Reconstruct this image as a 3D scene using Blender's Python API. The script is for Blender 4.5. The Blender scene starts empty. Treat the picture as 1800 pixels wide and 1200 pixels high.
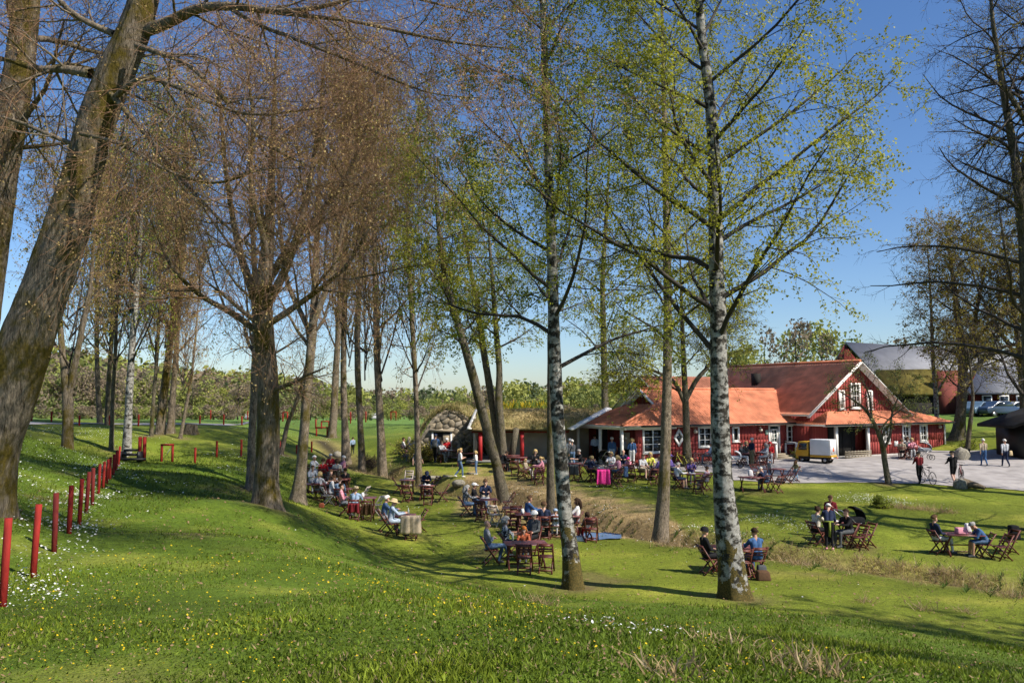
import bpy, bmesh, math, random
import numpy as np
from mathutils import Vector, Matrix, Quaternion
random.seed(7); RNG = np.random.default_rng(7)
S = bpy.context.scene; C = S.collection
# ---------------------------------------------------------------- camera, world, sun
CAMZ = 5.0; F = 1450.0; TILT = math.atan(100 / F)
cd = bpy.data.cameras.new('camera'); cam = bpy.data.objects.new('camera', cd); C.objects.link(cam)
cam.location = (0, 0, CAMZ); cam.rotation_euler = (math.pi / 2 + TILT, 0, 0)
cd.sensor_width = 36; cd.lens = 36 * F / 1800; cd.clip_start = .1; cd.clip_end = 6000
S.camera = cam
SUN_EL = math.radians(45); SUN_AZ = math.atan2(-.5, .866)          # the sun stands to the right, a little towards the camera
SD = Vector((math.cos(SUN_AZ) * math.cos(SUN_EL), math.sin(SUN_AZ) * math.cos(SUN_EL), math.sin(SUN_EL)))
W = bpy.data.worlds.new('World'); S.world = W; W.use_nodes = True
nt = W.node_tree; sky = nt.nodes.new('ShaderNodeTexSky'); sky.sky_type = 'NISHITA'; sky.sun_disc = False
sky.sun_elevation = SUN_EL; sky.sun_rotation = math.atan2(SD.x, SD.y); sky.air_density = 1.0; sky.dust_density = .4; sky.ozone_density = 1.6
bg = nt.nodes['Background']; hs = nt.nodes.new('ShaderNodeHueSaturation'); hs.inputs['Saturation'].default_value = 1.14; nt.links.new(sky.outputs[0], hs.inputs['Color']); tn_w = nt.nodes.new('ShaderNodeMix'); tn_w.data_type = 'RGBA'; tn_w.blend_type = 'MULTIPLY'; tn_w.inputs[0].default_value = 1; tn_w.inputs[7].default_value = (.86, .97, 1.18, 1); nt.links.new(hs.outputs[0], tn_w.inputs[6]); nt.links.new(tn_w.outputs[2], bg.inputs[0]); bg.inputs[1].default_value = .08
sl = bpy.data.lights.new('sun', 'SUN'); so = bpy.data.objects.new('sun', sl); C.objects.link(so)
sl.energy = 4.6; sl.angle = math.radians(.55); sl.color = (1, .93, .82)
so.rotation_euler = (-SD).to_track_quat('-Z', 'Y').to_euler(); so.location = (30, -20, 60)
vs = S.view_settings; vs.view_transform = 'Standard'; vs.look = 'None'; vs.exposure = .6; vs.gamma = 1; vs.use_curve_mapping = False
S.render.engine = 'CYCLES'; cy = S.cycles; cy.use_denoising = True; cy.max_bounces = 4; cy.transparent_max_bounces = 4
cy.diffuse_bounces = 2; cy.glossy_bounces = 2; cy.transmission_bounces = 2; cy.use_adaptive_sampling = True; cy.adaptive_threshold = .03
cy.caustics_reflective = False; cy.caustics_refractive = False
try: cy.denoiser = 'OPENIMAGEDENOISE'
except Exception: pass
# ---------------------------------------------------------------- helpers
def ray(px, py):
    u = (px - 900) / F; v = (600 - py) / F
    return np.array([u, math.cos(TILT) - v * math.sin(TILT), math.sin(TILT) + v * math.cos(TILT)])
def at(px, py, d):                                                  # photograph pixel + distance -> a point of the place
    r = ray(px, py); return np.array([0, 0, CAMZ]) + r * (d / r[1])
def put(o, label=None, cat=None, group=None, kind=None):
    if label: o['label'] = label
    if cat: o['category'] = cat
    if group: o['group'] = group
    if kind: o['kind'] = kind
    return o
def mesh_np(name, v, q, mat=None, smooth=False, tri=None, midx=None):
    me = bpy.data.meshes.new(name); v = np.asarray(v, np.float32).reshape(-1, 3); q = np.asarray(q, np.int32).reshape(-1, 4)
    t = np.zeros((0, 3), np.int32) if tri is None else np.asarray(tri, np.int32).reshape(-1, 3)
    me.vertices.add(len(v)); me.vertices.foreach_set('co', v.ravel())
    nl = len(q) * 4 + len(t) * 3; me.loops.add(nl); me.polygons.add(len(q) + len(t))
    me.loops.foreach_set('vertex_index', np.concatenate([q.ravel(), t.ravel()]))
    tot = np.concatenate([np.full(len(q), 4), np.full(len(t), 3)]).astype(np.int32)
    st = np.concatenate([[0], np.cumsum(tot)[:-1]]).astype(np.int32) if len(tot) else tot
    me.polygons.foreach_set('loop_start', st); me.polygons.foreach_set('loop_total', tot)
    if smooth: me.polygons.foreach_set('use_smooth', np.ones(len(tot), bool))
    if mat is not None:
        for m in (mat if isinstance(mat, (list, tuple)) else [mat]): me.materials.append(m)
    if midx is not None: me.polygons.foreach_set('material_index', np.asarray(midx, np.int32))
    me.update(calc_edges=True); me.validate(); return me
def link(name, data, parent=None, loc=None, rz=None):
    o = bpy.data.objects.new(name, data); C.objects.link(o)
    if parent: o.parent = parent
    if loc is not None: o.location = [float(c) for c in loc]
    if rz is not None: o.rotation_euler = (0, 0, rz)
    return o
def thing(name, label, cat, loc=(0, 0, 0), rz=0, group=None):
    return put(link(name, None, None, loc, rz), label, cat, group)
def copy_tree(o, parent=None, loc=None, rz=None, label=None, sc=None):
    c = o.copy(); C.objects.link(c); c.parent = parent
    if loc is not None: c.location = [float(k) for k in loc]
    if rz is not None: c.rotation_euler = (0, 0, rz)
    if sc is not None: c.scale = sc if hasattr(sc, '__len__') else (sc,) * 3
    if label: c['label'] = label
    for ch in o.children: copy_tree(ch, c)
    return c
class MB:                                                          # collects boxes, bars and tubes for ONE mesh
    def __init__(s): s.v = []; s.q = []; s.t = []; s.n = 0; s.qm = []; s.tm = []
    def add(s, v, q=(), t=(), m=0):
        v = np.asarray(v, float).reshape(-1, 3); q = np.asarray(q, int).reshape(-1, 4); t = np.asarray(t, int).reshape(-1, 3)
        s.v.append(v); s.q.append(q + s.n); s.t.append(t + s.n); s.n += len(v); s.qm += [m] * len(q); s.tm += [m] * len(t); return s
    def box(s, c, size, rz=0, M=None, m=0):
        h = np.array(size) / 2
        p = np.array([[x, y, z] for x in (-1, 1) for y in (-1, 1) for z in (-1, 1)]) * h
        if M is None:
            a, b = math.cos(rz), math.sin(rz); M = np.array([[a, -b, 0], [b, a, 0], [0, 0, 1]])
        p = p @ np.asarray(M).T + np.array(c)
        return s.add(p, [[0, 1, 3, 2], [4, 6, 7, 5], [0, 4, 5, 1], [2, 3, 7, 6], [0, 2, 6, 4], [1, 5, 7, 3]], m=m)
    def bar(s, p0, p1, w, h, up=(0, 0, 1), m=0):                    # rectangular bar from p0 to p1
        p0 = np.array(p0, float); p1 = np.array(p1, float); d = p1 - p0; L = np.linalg.norm(d); d /= L
        up = np.array(up, float)
        if abs(d @ up) > .98: up = np.array([0, 1., 0])
        a = np.cross(d, up); a /= np.linalg.norm(a); b = np.cross(a, d)
        return s.box((p0 + p1) / 2, (L, w, h), M=np.stack([d, a, b], 1), m=m)
    def tube(s, pts, rad, k=8, m=0, cap=True):
        pts = np.asarray(pts, float); rad = np.broadcast_to(np.asarray(rad, float), (len(pts),)).copy()
        if cap:
            pts = np.concatenate([pts[:1], pts, pts[-1:]]); rad = np.concatenate([[rad[0] * .02], rad, [rad[-1] * .02]])
        v, q = tubes(pts[None], rad[None], k); return s.add(v, q, m=m)
    def ball(s, c, r, k=10, n=7, m=0, sc=(1, 1, 1)):
        th = np.linspace(0.02, math.pi - .02, n); c = np.array(c)
        v = np.array([[math.sin(t) * math.cos(a) * r * sc[0], math.sin(t) * math.sin(a) * r * sc[1], math.cos(t) * r * sc[2]] for t in th for a in np.arange(k) * 2 * math.pi / k]) + c
        q = [[i * k + j, (i + 1) * k + j, (i + 1) * k + (j + 1) % k, i * k + (j + 1) % k] for i in range(n - 1) for j in range(k)]
        return s.add(v, q, m=m)
    def poly(s, pts, m=0):
        n = len(pts); return s.add(pts, [], [[0, i, i + 1] for i in range(1, n - 1)], m=m)
    def prism(s, poly, vec, m=0):                                   # extrude a planar polygon
        p = np.array(poly, float); n = len(p); v = np.concatenate([p, p + np.array(vec)])
        q = [[i, (i + 1) % n, n + (i + 1) % n, n + i] for i in range(n)]
        t = [[0, i + 1, i] for i in range(1, n - 1)] + [[n, n + i, n + i + 1] for i in range(1, n - 1)]
        return s.add(v, q, t, m=m)
    def arrays(s):
        cat = lambda l, k: np.concatenate(l) if l else np.zeros((0, k))
        return cat(s.v, 3), cat(s.q, 4), cat(s.t, 3)
    def mesh(s, name, mat, smooth=False):
        v, q, t = s.arrays(); return mesh_np(name, v, q, mat, smooth, t, s.qm + s.tm)
    def build(s, name, mat, parent=None, smooth=False): return link(name, s.mesh(name, mat, smooth), parent)
def nrm(a): return a / np.maximum(np.linalg.norm(a, axis=-1, keepdims=True), 1e-9)
def tubes(P, R, k, point=False):
    B, n, _ = P.shape
    T = np.empty_like(P); T[:, 1:-1] = P[:, 2:] - P[:, :-2]; T[:, 0] = P[:, 1] - P[:, 0]; T[:, -1] = P[:, -1] - P[:, -2]
    z = np.linalg.norm(T, axis=-1) < 1e-7
    if z.any():
        m = nrm(P[:, -1] - P[:, 0]); T = np.where(z[..., None], m[:, None, :], T)
    T = nrm(T); M = nrm(P[:, -1] - P[:, 0])
    ref = np.where(np.abs(M[:, 2:3]) < .8, np.array([[0, 0, 1.]]), np.array([[1., 0, 0]]))
    U = nrm(np.cross(T, ref[:, None, :])); V = np.cross(T, U)
    a = np.arange(k) * 2 * math.pi / k
    v = P[:, :, None] + R[:, :, None, None] * (np.cos(a)[None, None, :, None] * U[:, :, None] + np.sin(a)[None, None, :, None] * V[:, :, None])
    i = np.arange(n - 1)[:, None]; j = np.arange(k)[None]
    f = np.stack([i * k + j, i * k + (j + 1) % k, (i + 1) * k + (j + 1) % k, (i + 1) * k + j], -1).reshape(-1, 4)
    if point:                                                       # the last ring shrinks to one point
        m = (n - 1) * k + 1; v = np.concatenate([v[:, :-1].reshape(B, -1, 3), P[:, -1:]], 1); f = f[:(n - 2) * k]; b = np.arange(B)[:, None, None] * m; jj = np.arange(k)
        t = np.stack([(n - 2) * k + jj, (n - 2) * k + (jj + 1) % k, np.full(k, (n - 1) * k)], -1)
        return v.reshape(-1, 3), (b + f[None]).reshape(-1, 4), (b + t[None]).reshape(-1, 3)
    q = (np.arange(B)[:, None, None] * (n * k) + f[None]).reshape(-1, 4)
    return v.reshape(-1, 3), q
def noise2(x, y, seed=0, oct=3, f=1.0):                             # cheap smooth noise from sines
    r = np.random.default_rng(seed); z = 0; a = 1.0
    for o in range(oct):
        for _ in range(4):
            an = r.uniform(0, 6.28); ff = f * 2 ** o * r.uniform(.6, 1.4)
            z = z + a * .25 * np.sin((x * math.cos(an) + y * math.sin(an)) * ff + r.uniform(0, 6.28))
        a *= .55
    return z
# ---------------------------------------------------------------- materials
MATS = {}
def L(c): return tuple((x / 12.92 if x <= .04045 else ((x + .055) / 1.055) ** 2.4) for x in c)
def hexc(h): return L(tuple(int(h[i:i + 2], 16) / 255 for i in (0, 2, 4)))
def mat(name, col, rough=.7, var=.18, scale=6., bump=0., bscale=30., spec=.3, metal=0., col2=None, thr=None, stretch=(1, 1, 1), transl=0.):
    if name in MATS: return MATS[name]
    m = bpy.data.materials.new(name); m.use_nodes = True; t = m.node_tree; N = t.nodes; p = N['Principled BSDF']; lk = t.links.new
    p.inputs['Roughness'].default_value = rough; p.inputs['Specular IOR Level'].default_value = spec; p.inputs['Metallic'].default_value = metal
    tc = N.new('ShaderNodeTexCoord'); mp = N.new('ShaderNodeMapping'); mp.inputs['Scale'].default_value = stretch; lk(tc.outputs['Object'], mp.inputs[0])
    no = N.new('ShaderNodeTexNoise'); no.inputs['Scale'].default_value = scale; no.inputs['Detail'].default_value = 5; lk(mp.outputs[0], no.inputs[0])
    r = N.new('ShaderNodeValToRGB'); e = r.color_ramp.elements
    c = np.array(col[:3]); lo, hi = (thr or (.3, .7)); e[0].position = lo; e[1].position = hi
    e[0].color = (*np.clip(c * (1 - var), 0, 1), 1); e[1].color = (*(np.clip(c * (1 + var), 0, 1) if col2 is None else col2[:3]), 1)
    lk(no.outputs[0], r.inputs[0]); out = r.outputs[0]
    lk(out, p.inputs['Base Color'])
    if bump:
        n2 = N.new('ShaderNodeTexNoise'); n2.inputs['Scale'].default_value = bscale; n2.inputs['Detail'].default_value = 4; lk(mp.outputs[0], n2.inputs[0])
        b = N.new('ShaderNodeBump'); b.inputs['Strength'].default_value = bump; b.inputs['Distance'].default_value = .03; lk(n2.outputs[0], b.inputs['Height']); lk(b.outputs[0], p.inputs['Normal'])
    if transl:
        tr = N.new('ShaderNodeBsdfTranslucent'); mx = N.new('ShaderNodeMixShader'); mx.inputs[0].default_value = transl
        lk(out, tr.inputs[0]); lk(p.outputs[0], mx.inputs[1]); lk(tr.outputs[0], mx.inputs[2]); lk(mx.outputs[0], N['Material Output'].inputs[0])
    MATS[name] = m; return m
def attr_mat(name, rough=.9, bump=0., bscale=60., transl=0., scale=9., var=.35):   # colour comes from the point colours of the thing itself, broken up by noise
    m = bpy.data.materials.new(name); m.use_nodes = True; t = m.node_tree; N = t.nodes; p = N['Principled BSDF']; lk = t.links.new
    p.inputs['Roughness'].default_value = rough; p.inputs['Specular IOR Level'].default_value = .15
    a = N.new('ShaderNodeAttribute'); a.attribute_name = 'tint'; tc = N.new('ShaderNodeTexCoord')
    no = N.new('ShaderNodeTexNoise'); no.inputs['Scale'].default_value = scale; no.inputs['Detail'].default_value = 7; no.inputs['Roughness'].default_value = .7; lk(tc.outputs['Object'], no.inputs[0])
    mr = N.new('ShaderNodeMapRange'); mr.inputs[1].default_value = .3; mr.inputs[2].default_value = .7; mr.inputs[3].default_value = 1 - var; mr.inputs[4].default_value = 1 + var; lk(no.outputs[0], mr.inputs[0])
    nf = N.new('ShaderNodeTexNoise'); nf.inputs['Scale'].default_value = scale * 7; nf.inputs['Detail'].default_value = 4; lk(tc.outputs['Object'], nf.inputs[0]); mf = N.new('ShaderNodeMapRange'); mf.inputs[1].default_value = .3; mf.inputs[2].default_value = .7; mf.inputs[3].default_value = 1 - var; mf.inputs[4].default_value = 1 + var; lk(nf.outputs[0], mf.inputs[0])
    mm = N.new('ShaderNodeMath'); mm.operation = 'MULTIPLY'; lk(mr.outputs[0], mm.inputs[0]); lk(mf.outputs[0], mm.inputs[1])
    mx = N.new('ShaderNodeVectorMath'); mx.operation = 'SCALE'; lk(a.outputs['Color'], mx.inputs[0]); lk(mm.outputs[0], mx.inputs['Scale']); lk(mx.outputs[0], p.inputs['Base Color'])
    if bump:
        n2 = N.new('ShaderNodeTexNoise'); n2.inputs['Scale'].default_value = bscale; n2.inputs['Detail'].default_value = 4; lk(tc.outputs['Object'], n2.inputs[0])
        b = N.new('ShaderNodeBump'); b.inputs['Strength'].default_value = bump; b.inputs['Distance'].default_value = .04; lk(n2.outputs[0], b.inputs['Height']); lk(b.outputs[0], p.inputs['Normal'])
    if transl:
        tr = N.new('ShaderNodeBsdfTranslucent'); ms = N.new('ShaderNodeMixShader'); ms.inputs[0].default_value = transl
        lk(mx.outputs[0], tr.inputs[0]); lk(p.outputs[0], ms.inputs[1]); lk(tr.outputs[0], ms.inputs[2]); lk(ms.outputs[0], N['Material Output'].inputs[0])
    MATS[name] = m; return m
def tint(me, col):
    ca = me.attributes.new('tint', 'FLOAT_COLOR', 'POINT'); c = np.ones((len(me.vertices), 4), np.float32); c[:, :3] = col; ca.data.foreach_set('color', c.ravel())
def birch_mat(name, white=.62, dark=.5):
    m = bpy.data.materials.new(name); m.use_nodes = True; t = m.node_tree; N = t.nodes; p = N['Principled BSDF']; lk = t.links.new
    p.inputs['Roughness'].default_value = .8; p.inputs['Specular IOR Level'].default_value = .2
    g = N.new('ShaderNodeNewGeometry'); 
    def noi(sc, st, det=5):
        mp = N.new('ShaderNodeMapping'); mp.inputs['Scale'].default_value = st; lk(g.outputs['Position'], mp.inputs[0])
        n = N.new('ShaderNodeTexNoise'); n.inputs['Scale'].default_value = sc; n.inputs['Detail'].default_value = det; n.inputs['Roughness'].default_value = .65; lk(mp.outputs[0], n.inputs[0]); return n.outputs[0]
    def ramp(x, a, b, c0, c1):
        r = N.new('ShaderNodeValToRGB'); r.color_ramp.elements[0].position = a; r.color_ramp.elements[1].position = b; r.color_ramp.elements[0].color = (*c0, 1); r.color_ramp.elements[1].color = (*c1, 1); lk(x, r.inputs[0]); return r.outputs[0]
    def mix(f, a, b):
        x = N.new('ShaderNodeMix'); x.data_type = 'RGBA'; lk(f, x.inputs[0]); lk(a, x.inputs[6]); lk(b, x.inputs[7]); return x.outputs[2]
    base = ramp(noi(5, (1, 1, 1.6)), .35, .7, (white * .45, white * .42, white * .36), (white, white * .97, white * .88))
    lent = ramp(noi(7, (1, 1, 7), 3), .33, .38, (1, 1, 1), (0, 0, 0))                 # short dark lenticels
    pat = ramp(noi(4.6, (1, 1, 1.3), 8), dark, dark + .08, (0, 0, 0), (1, 1, 1))          # black fissured plates
    drk = ramp(noi(20, (1, 1, .6)), .4, .7, (.012, .011, .009), (.07, .06, .045))
    sep = N.new('ShaderNodeSeparateXYZ'); lk(g.outputs['Position'], sep.inputs[0])
    mo = N.new('ShaderNodeMapRange'); lk(sep.outputs[2], mo.inputs[0]); mo.inputs[1].default_value = .0; mo.inputs[2].default_value = 3.6; mo.inputs[3].default_value = .60; mo.inputs[4].default_value = .22
    ms = N.new('ShaderNodeMath'); ms.operation = 'GREATER_THAN'; lk(mo.outputs[0], ms.inputs[0]); lk(noi(3.3, (1, 1, .7)), ms.inputs[1])
    moss = ramp(noi(30, (1, 1, 1)), .35, .7, (.03, .032, .008), (.16, .11, .03))
    lf = N.new('ShaderNodeMath'); lf.operation = 'MAXIMUM'; lk(lent, lf.inputs[0]); lk(pat, lf.inputs[1])
    col = mix(ms.outputs[0], mix(lf.outputs[0], base, drk), moss); lk(col, p.inputs['Base Color'])
    b = N.new('ShaderNodeBump'); b.inputs['Strength'].default_value = .7; b.inputs['Distance'].default_value = .05; lk(noi(9, (1, 1, .5), 6), b.inputs['Height']); lk(b.outputs[0], p.inputs['Normal'])
    MATS[name] = m; return m
def bark_mat(name, c0, c1, moss=(.09, .085, .012), mossy=.5, st=(1, 1, .22)):
    m = bpy.data.materials.new(name); m.use_nodes = True; t = m.node_tree; N = t.nodes; p = N['Principled BSDF']; lk = t.links.new
    p.inputs['Roughness'].default_value = .9; p.inputs['Specular IOR Level'].default_value = .1; g = N.new('ShaderNodeNewGeometry')
    def noi(sc, stt, det=6):
        mp = N.new('ShaderNodeMapping'); mp.inputs['Scale'].default_value = stt; lk(g.outputs['Position'], mp.inputs[0])
        n = N.new('ShaderNodeTexNoise'); n.inputs['Scale'].default_value = sc; n.inputs['Detail'].default_value = det; n.inputs['Roughness'].default_value = .7; lk(mp.outputs[0], n.inputs[0]); return n.outputs[0]
    def ramp(x, a, b, x0, x1):
        r = N.new('ShaderNodeValToRGB'); r.color_ramp.elements[0].position = a; r.color_ramp.elements[1].position = b; r.color_ramp.elements[0].color = (*x0, 1); r.color_ramp.elements[1].color = (*x1, 1); lk(x, r.inputs[0]); return r.outputs[0]
    f1 = noi(9, st); f2 = noi(31, (1, 1, st[2] * .8)); ad = N.new('ShaderNodeMath'); ad.operation = 'MULTIPLY_ADD'; lk(f2, ad.inputs[0]); ad.inputs[1].default_value = .75; ml = N.new('ShaderNodeMath'); ml.operation = 'MULTIPLY'; lk(f1, ml.inputs[0]); ml.inputs[1].default_value = .55; lk(ml.outputs[0], ad.inputs[2]); fis = ad.outputs[0]; col = ramp(fis, .50, .78, c0, c1)
    mm = ramp(noi(1.3, (1, 1, .6), 7), 1 - mossy - .06, 1 - mossy + .06, (0, 0, 0), (1, 1, 1)); mc = ramp(noi(25, (1, 1, 1)), .35, .7, tuple(.4 * x for x in moss), moss)
    x = N.new('ShaderNodeMix'); x.data_type = 'RGBA'; lk(mm, x.inputs[0]); lk(col, x.inputs[6]); lk(mc, x.inputs[7]); lk(x.outputs[2], p.inputs['Base Color'])
    b = N.new('ShaderNodeBump'); b.inputs['Strength'].default_value = .9; b.inputs['Distance'].default_value = .06; lk(fis, b.inputs['Height']); lk(b.outputs[0], p.inputs['Normal'])
    MATS[name] = m; return m
# ---------------------------------------------------------------- terrain
CP = np.array([float(x) for x in '''0,-6,3.5 0,0,3.42 0,5,3.3 -5,5,3.05 5,5,2.95 10,5,2.1 15,8,.9 -10,5,3.6 -12,-6,3.8 14,-6,2 24,-6,1 -6,9.4,2.63 -7.6,13.8,2.45 -9.1,17,2.25 -12.2,24,2.0 -17,35,1.6 -21,44,1.5
-9.6,15,3.2 -12,15,3.7 -15,22,3.4 -20,30,3.5 -22,37,3.4 -30,30,4.2 -30,45,3.4 -22,50,2.4 -20,45.5,1.75 -26,60,3.0 -21,57,2.9 -16,50,1.9 -18,60,2.6
-3,10,2.62 -5.5,16,2.4 -8,22,2.2 -12,34,1.75 -15.5,42,1.65 -6.8,24,2.0 -9.2,30,1.9 -13.8,40,1.75
-2,14,1.85 0,12,2.0 0,17,.9 0,20,.32 3,10,2.15 3,15,1.0 3,19.5,.22 6,8,2.1 6,12,1.3 6,16,.6 6,19,.2 10,8,1.6 10,12,.75 10,17,.08 10,20,-.1 14,14,.05 14,18,-.2 18,16,-.3 24,14,-.2 -4.2,18,1.75 -3.2,23.5,.2 -5.2,27,.25 -4.4,21,1.0 -6.2,25.8,1.2 -8,31,.9
0,24.5,0 2,28,0 -4,30,0 -1,35,0 -6.3,35,0 -9,41,.12 -4.5,41,0 5.7,21,.05 5,25,0 9,23,-.1 13,21,-.25 -9.8,37.5,.45 -12,41,1.25 -12,46,1.0
-8.2,52,.45 -10.2,56,.65 -12,60,.95 -14.4,66,1.9 -13,50,1.2 3.5,41.3,.5 8,41,.42 12,42,.3 18.6,45,.3 28,45,.2 4,47,.8 12,47,.75 20,49,.8 30,50,.85 -5.3,53,1.02 5,55,1.1 15,56,1.05 25,56,1.05 25,62,1.05 15,64,1.05 32,58,1.4 34,63,2.2 40,70,3.2
11,29,-.25 15,28,-.45 14,33,-.1 18,36,0 20,28,-.45 25,30,-.4 30,36,0 11,36,.15 8,36,.1 36,44,.3 42,56,2.5 -3,46.5,.6 -5.5,47.5,.58 0,47,.75 -9,62,1.9 -9,72,2.75 -4,70,2.5
-20,75,2.9 -10,76,2.7 0,80,2.3 -30,75,3.05 -45,75,3.2 -50,50,4.2 -50,30,4.8 -60,90,2.7 -30,90,2.6 0,90,2.3 30,80,3.1 50,80,3.6 50,40,1 50,20,0 60,60,3 60,90,3.6 30,90,3.0 -40,10,4.6 -40,-6,4.6'''.replace(',', ' ').split()]).reshape(-1, 3)
def _phi(r2): return .5 * r2 * np.log(np.maximum(r2, 1e-9))
_n = len(CP); _A = np.zeros((_n + 3, _n + 3)); _d2 = ((CP[:, None, :2] - CP[None, :, :2]) ** 2).sum(-1)
_A[:_n, :_n] = _phi(_d2) + np.eye(_n) * 2.0; _A[:_n, _n] = 1; _A[:_n, _n + 1:] = CP[:, :2]; _A[_n:, :_n] = _A[:_n, _n:].T
_W = np.linalg.solve(_A, np.concatenate([CP[:, 2], [0, 0, 0]]))
CREEK = np.array([(-14.5, 63), (-11.3, 57), (-8.3, 52), (-5.4, 47.4), (-3.0, 44), (-.6, 41), (2.3, 36.6), (4.9, 32), (7.0, 29.6), (9.5, 27.6), (12.5, 25.6), (16, 23.2), (22, 20.5), (34, 18)], float)
def seg_dist(x, y, PL):
    best = np.full(np.shape(x), 1e9); tt = np.zeros(np.shape(x)); s0 = 0
    for a, b in zip(PL[:-1], PL[1:]):
        d = b - a; l2 = d @ d; t = np.clip(((x - a[0]) * d[0] + (y - a[1]) * d[1]) / l2, 0, 1)
        r = np.hypot(x - a[0] - t * d[0], y - a[1] - t * d[1]); k = r < best
        best = np.where(k, r, best); tt = np.where(k, s0 + t, tt); s0 += 1
    return best, tt
def height(x, y):
    x = np.asarray(x, float); y = np.asarray(y, float); sh = x.shape; x = x.ravel(); y = y.ravel()
    xc = np.clip(x, -58, 58); yc = np.clip(y, -6, 92)
    z = np.empty(len(x))
    for i in range(0, len(x), 20000):
        j = slice(i, i + 20000); d2 = (xc[j, None] - CP[None, :, 0]) ** 2 + (yc[j, None] - CP[None, :, 1]) ** 2
        z[j] = _phi(d2) @ _W[:_n] + _W[_n] + _W[_n + 1] * xc[j] + _W[_n + 2] * yc[j]
    zf = np.where(y < 235, 5 - 38.5 * y / 1450, -1.24 - (np.clip(y, 235, 320) - 235) * .03)
    zf = zf + np.where(x > 30, np.clip((x - 30) / 60, 0, 1) * 2, 0)
    k = np.clip((y - 78) / 30, 0, 1); k = k * k * (3 - 2 * k); z = z * (1 - k) + zf * k
    d, t = seg_dist(x, y, CREEK); dep = .75 - .25 * np.clip((t - 6) / 4, 0, 1)
    z = z - dep * np.exp(-(d / 1.05) ** 4) * np.clip((60 - y) / 4, 0, 1)
    near = np.clip((85 - y) / 30, 0, 1)
    z = z + near * (.05 * noise2(x, y, 3, 3, .8) + .02 * noise2(x, y, 5, 2, 3.2))
    return z.reshape(sh)
def H(x, y): return float(height(np.array([x]), np.array([y]))[0])
def G(px, py, dmax=140):                                            # where the line of sight through a pixel meets the ground
    r = ray(px, py); d = np.concatenate([np.linspace(3, 30, 500), np.linspace(30.05, dmax, 1200)])
    k = d / r[1]; x = r[0] * k; y = d; z = CAMZ + r[2] * k; h = height(x, y); i = np.argmax(z < h)
    if not (z < h).any(): i = len(d) - 1
    return np.array([x[i], y[i], h[i]])
# ---------------------------------------------------------------- ground, creek, yard, road
def axis(lo, hi, st, far_lo, far_hi, g=1.16):
    a = list(np.arange(lo, hi, st)); s = st; 
    while a[-1] < far_hi: s *= g; a.append(a[-1] + s)
    s = st; b = []; x = lo
    while x > far_lo: s *= g; x -= s; b.append(x)
    return np.array(b[::-1] + a)
gx = axis(-26, 34, .28, -1500, 1500); gy = axis(-7, 64, .28, -40, 2500, 1.1)
XX, YY = np.meshgrid(gx, gy); ZZ = height(XX, YY); nx = len(gx); ny = len(gy)
i = np.arange(ny - 1)[:, None]; j = np.arange(nx - 1)[None]
gq = np.stack([i * nx + j, i * nx + j + 1, (i + 1) * nx + j + 1, (i + 1) * nx + j], -1).reshape(-1, 4)
SLOPE_FOOT = np.array([(-9.6, 34), (-8, 29.5), (-5.4, 27), (-3.3, 23.6), (0, 21.2), (3, 19.8), (6, 19), (10, 17.2), (15, 15.5), (30, 13)], float)
def ground_tint(x, y):
    n1 = noise2(x, y, 11, 3, .5); n2 = noise2(x, y, 12, 3, 1.7); n3 = noise2(x, y, 13, 2, 5.)
    mown = np.array([.138, .168, .017]); long = np.array([.084, .13, .012]); dry = np.array([.30, .215, .10]); dark = np.array([.05, .04, .022]); field = np.array([.12, .2, .04])
    d, t = seg_dist(x, y, CREEK)
    foot = np.interp(x, SLOPE_FOOT[:, 0], SLOPE_FOOT[:, 1], left=40, right=12)
    slope = ((y < foot) & (x > -9.6)) | (x < -9.6)
    k = np.where(slope, 1.0, 0.0); k = np.where((x < -9.6) & (y > 40), .3, k)
    c = mown[None] * (1 - k[:, None]) + long[None] * k[:, None]
    c = c * (1 + .28 * n1 + .2 * n2)[:, None]
    c = c + np.clip(n2 - .25, 0, 1)[:, None] * np.array([.10, .06, .02])
    f = np.clip((y - 60) / 15, 0, 1)[:, None]; c = c * (1 - f) + field * (1 + .2 * n1[:, None]) * f
    bank = np.where((x > -2.5) & (x < 6.5) & (d < 4.6) & (y > 30), 1, 0) * np.clip(1.15 - d / 4.4, 0, 1) * 1.5
    b = np.clip(bank + np.clip(1.5 - d / 1.4, 0, 1) * .55 + .5 * n3 * (d < 4.4) * (bank > 0), 0, 1)[:, None]
    c = c * (1 - b) + dry * (1 + .3 * n3[:, None]) * b
    w = np.clip(1.15 - d / .75, 0, 1)[:, None]; c = c * (1 - w) + dark * w
    soil = np.clip((noise2(x, y, 21, 3, .9) - .62) * 4, 0, 1)[:, None] * (y < 30)[:, None] * .6; c = c * (1 - soil) + np.array([.14, .1, .05]) * soil
    return np.clip(c, .004, 1)
M_ground = attr_mat('grass ground', .95, .8, 26, scale=7, var=.38)
gme = mesh_np('ground', np.stack([XX, YY, ZZ], -1), gq, M_ground, True)
tint(gme, ground_tint(XX.ravel(), YY.ravel()))
ground = put(link('ground', gme), 'rolling grass ground with lawn, banks and far field', 'ground', kind='structure')
def strip(name, front, back, m, n=14, lift=.03, smooth=True):       # a sheet lofted between two edge lines, lying on the ground
    front = np.asarray(front, float); back = np.asarray(back, float); k = np.linspace(0, 1, n)[:, None, None]
    p = front[None] * (1 - k) + back[None] * k; z = height(p[..., 0], p[..., 1]) + lift; m_ = len(front)
    ii = np.arange(n - 1)[:, None]; jj = np.arange(m_ - 1)[None]
    q = np.stack([ii * m_ + jj, ii * m_ + jj + 1, (ii + 1) * m_ + jj + 1, (ii + 1) * m_ + jj], -1).reshape(-1, 4)
    return link(name, mesh_np(name, np.dstack([p, z]), q, m, smooth))
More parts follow.
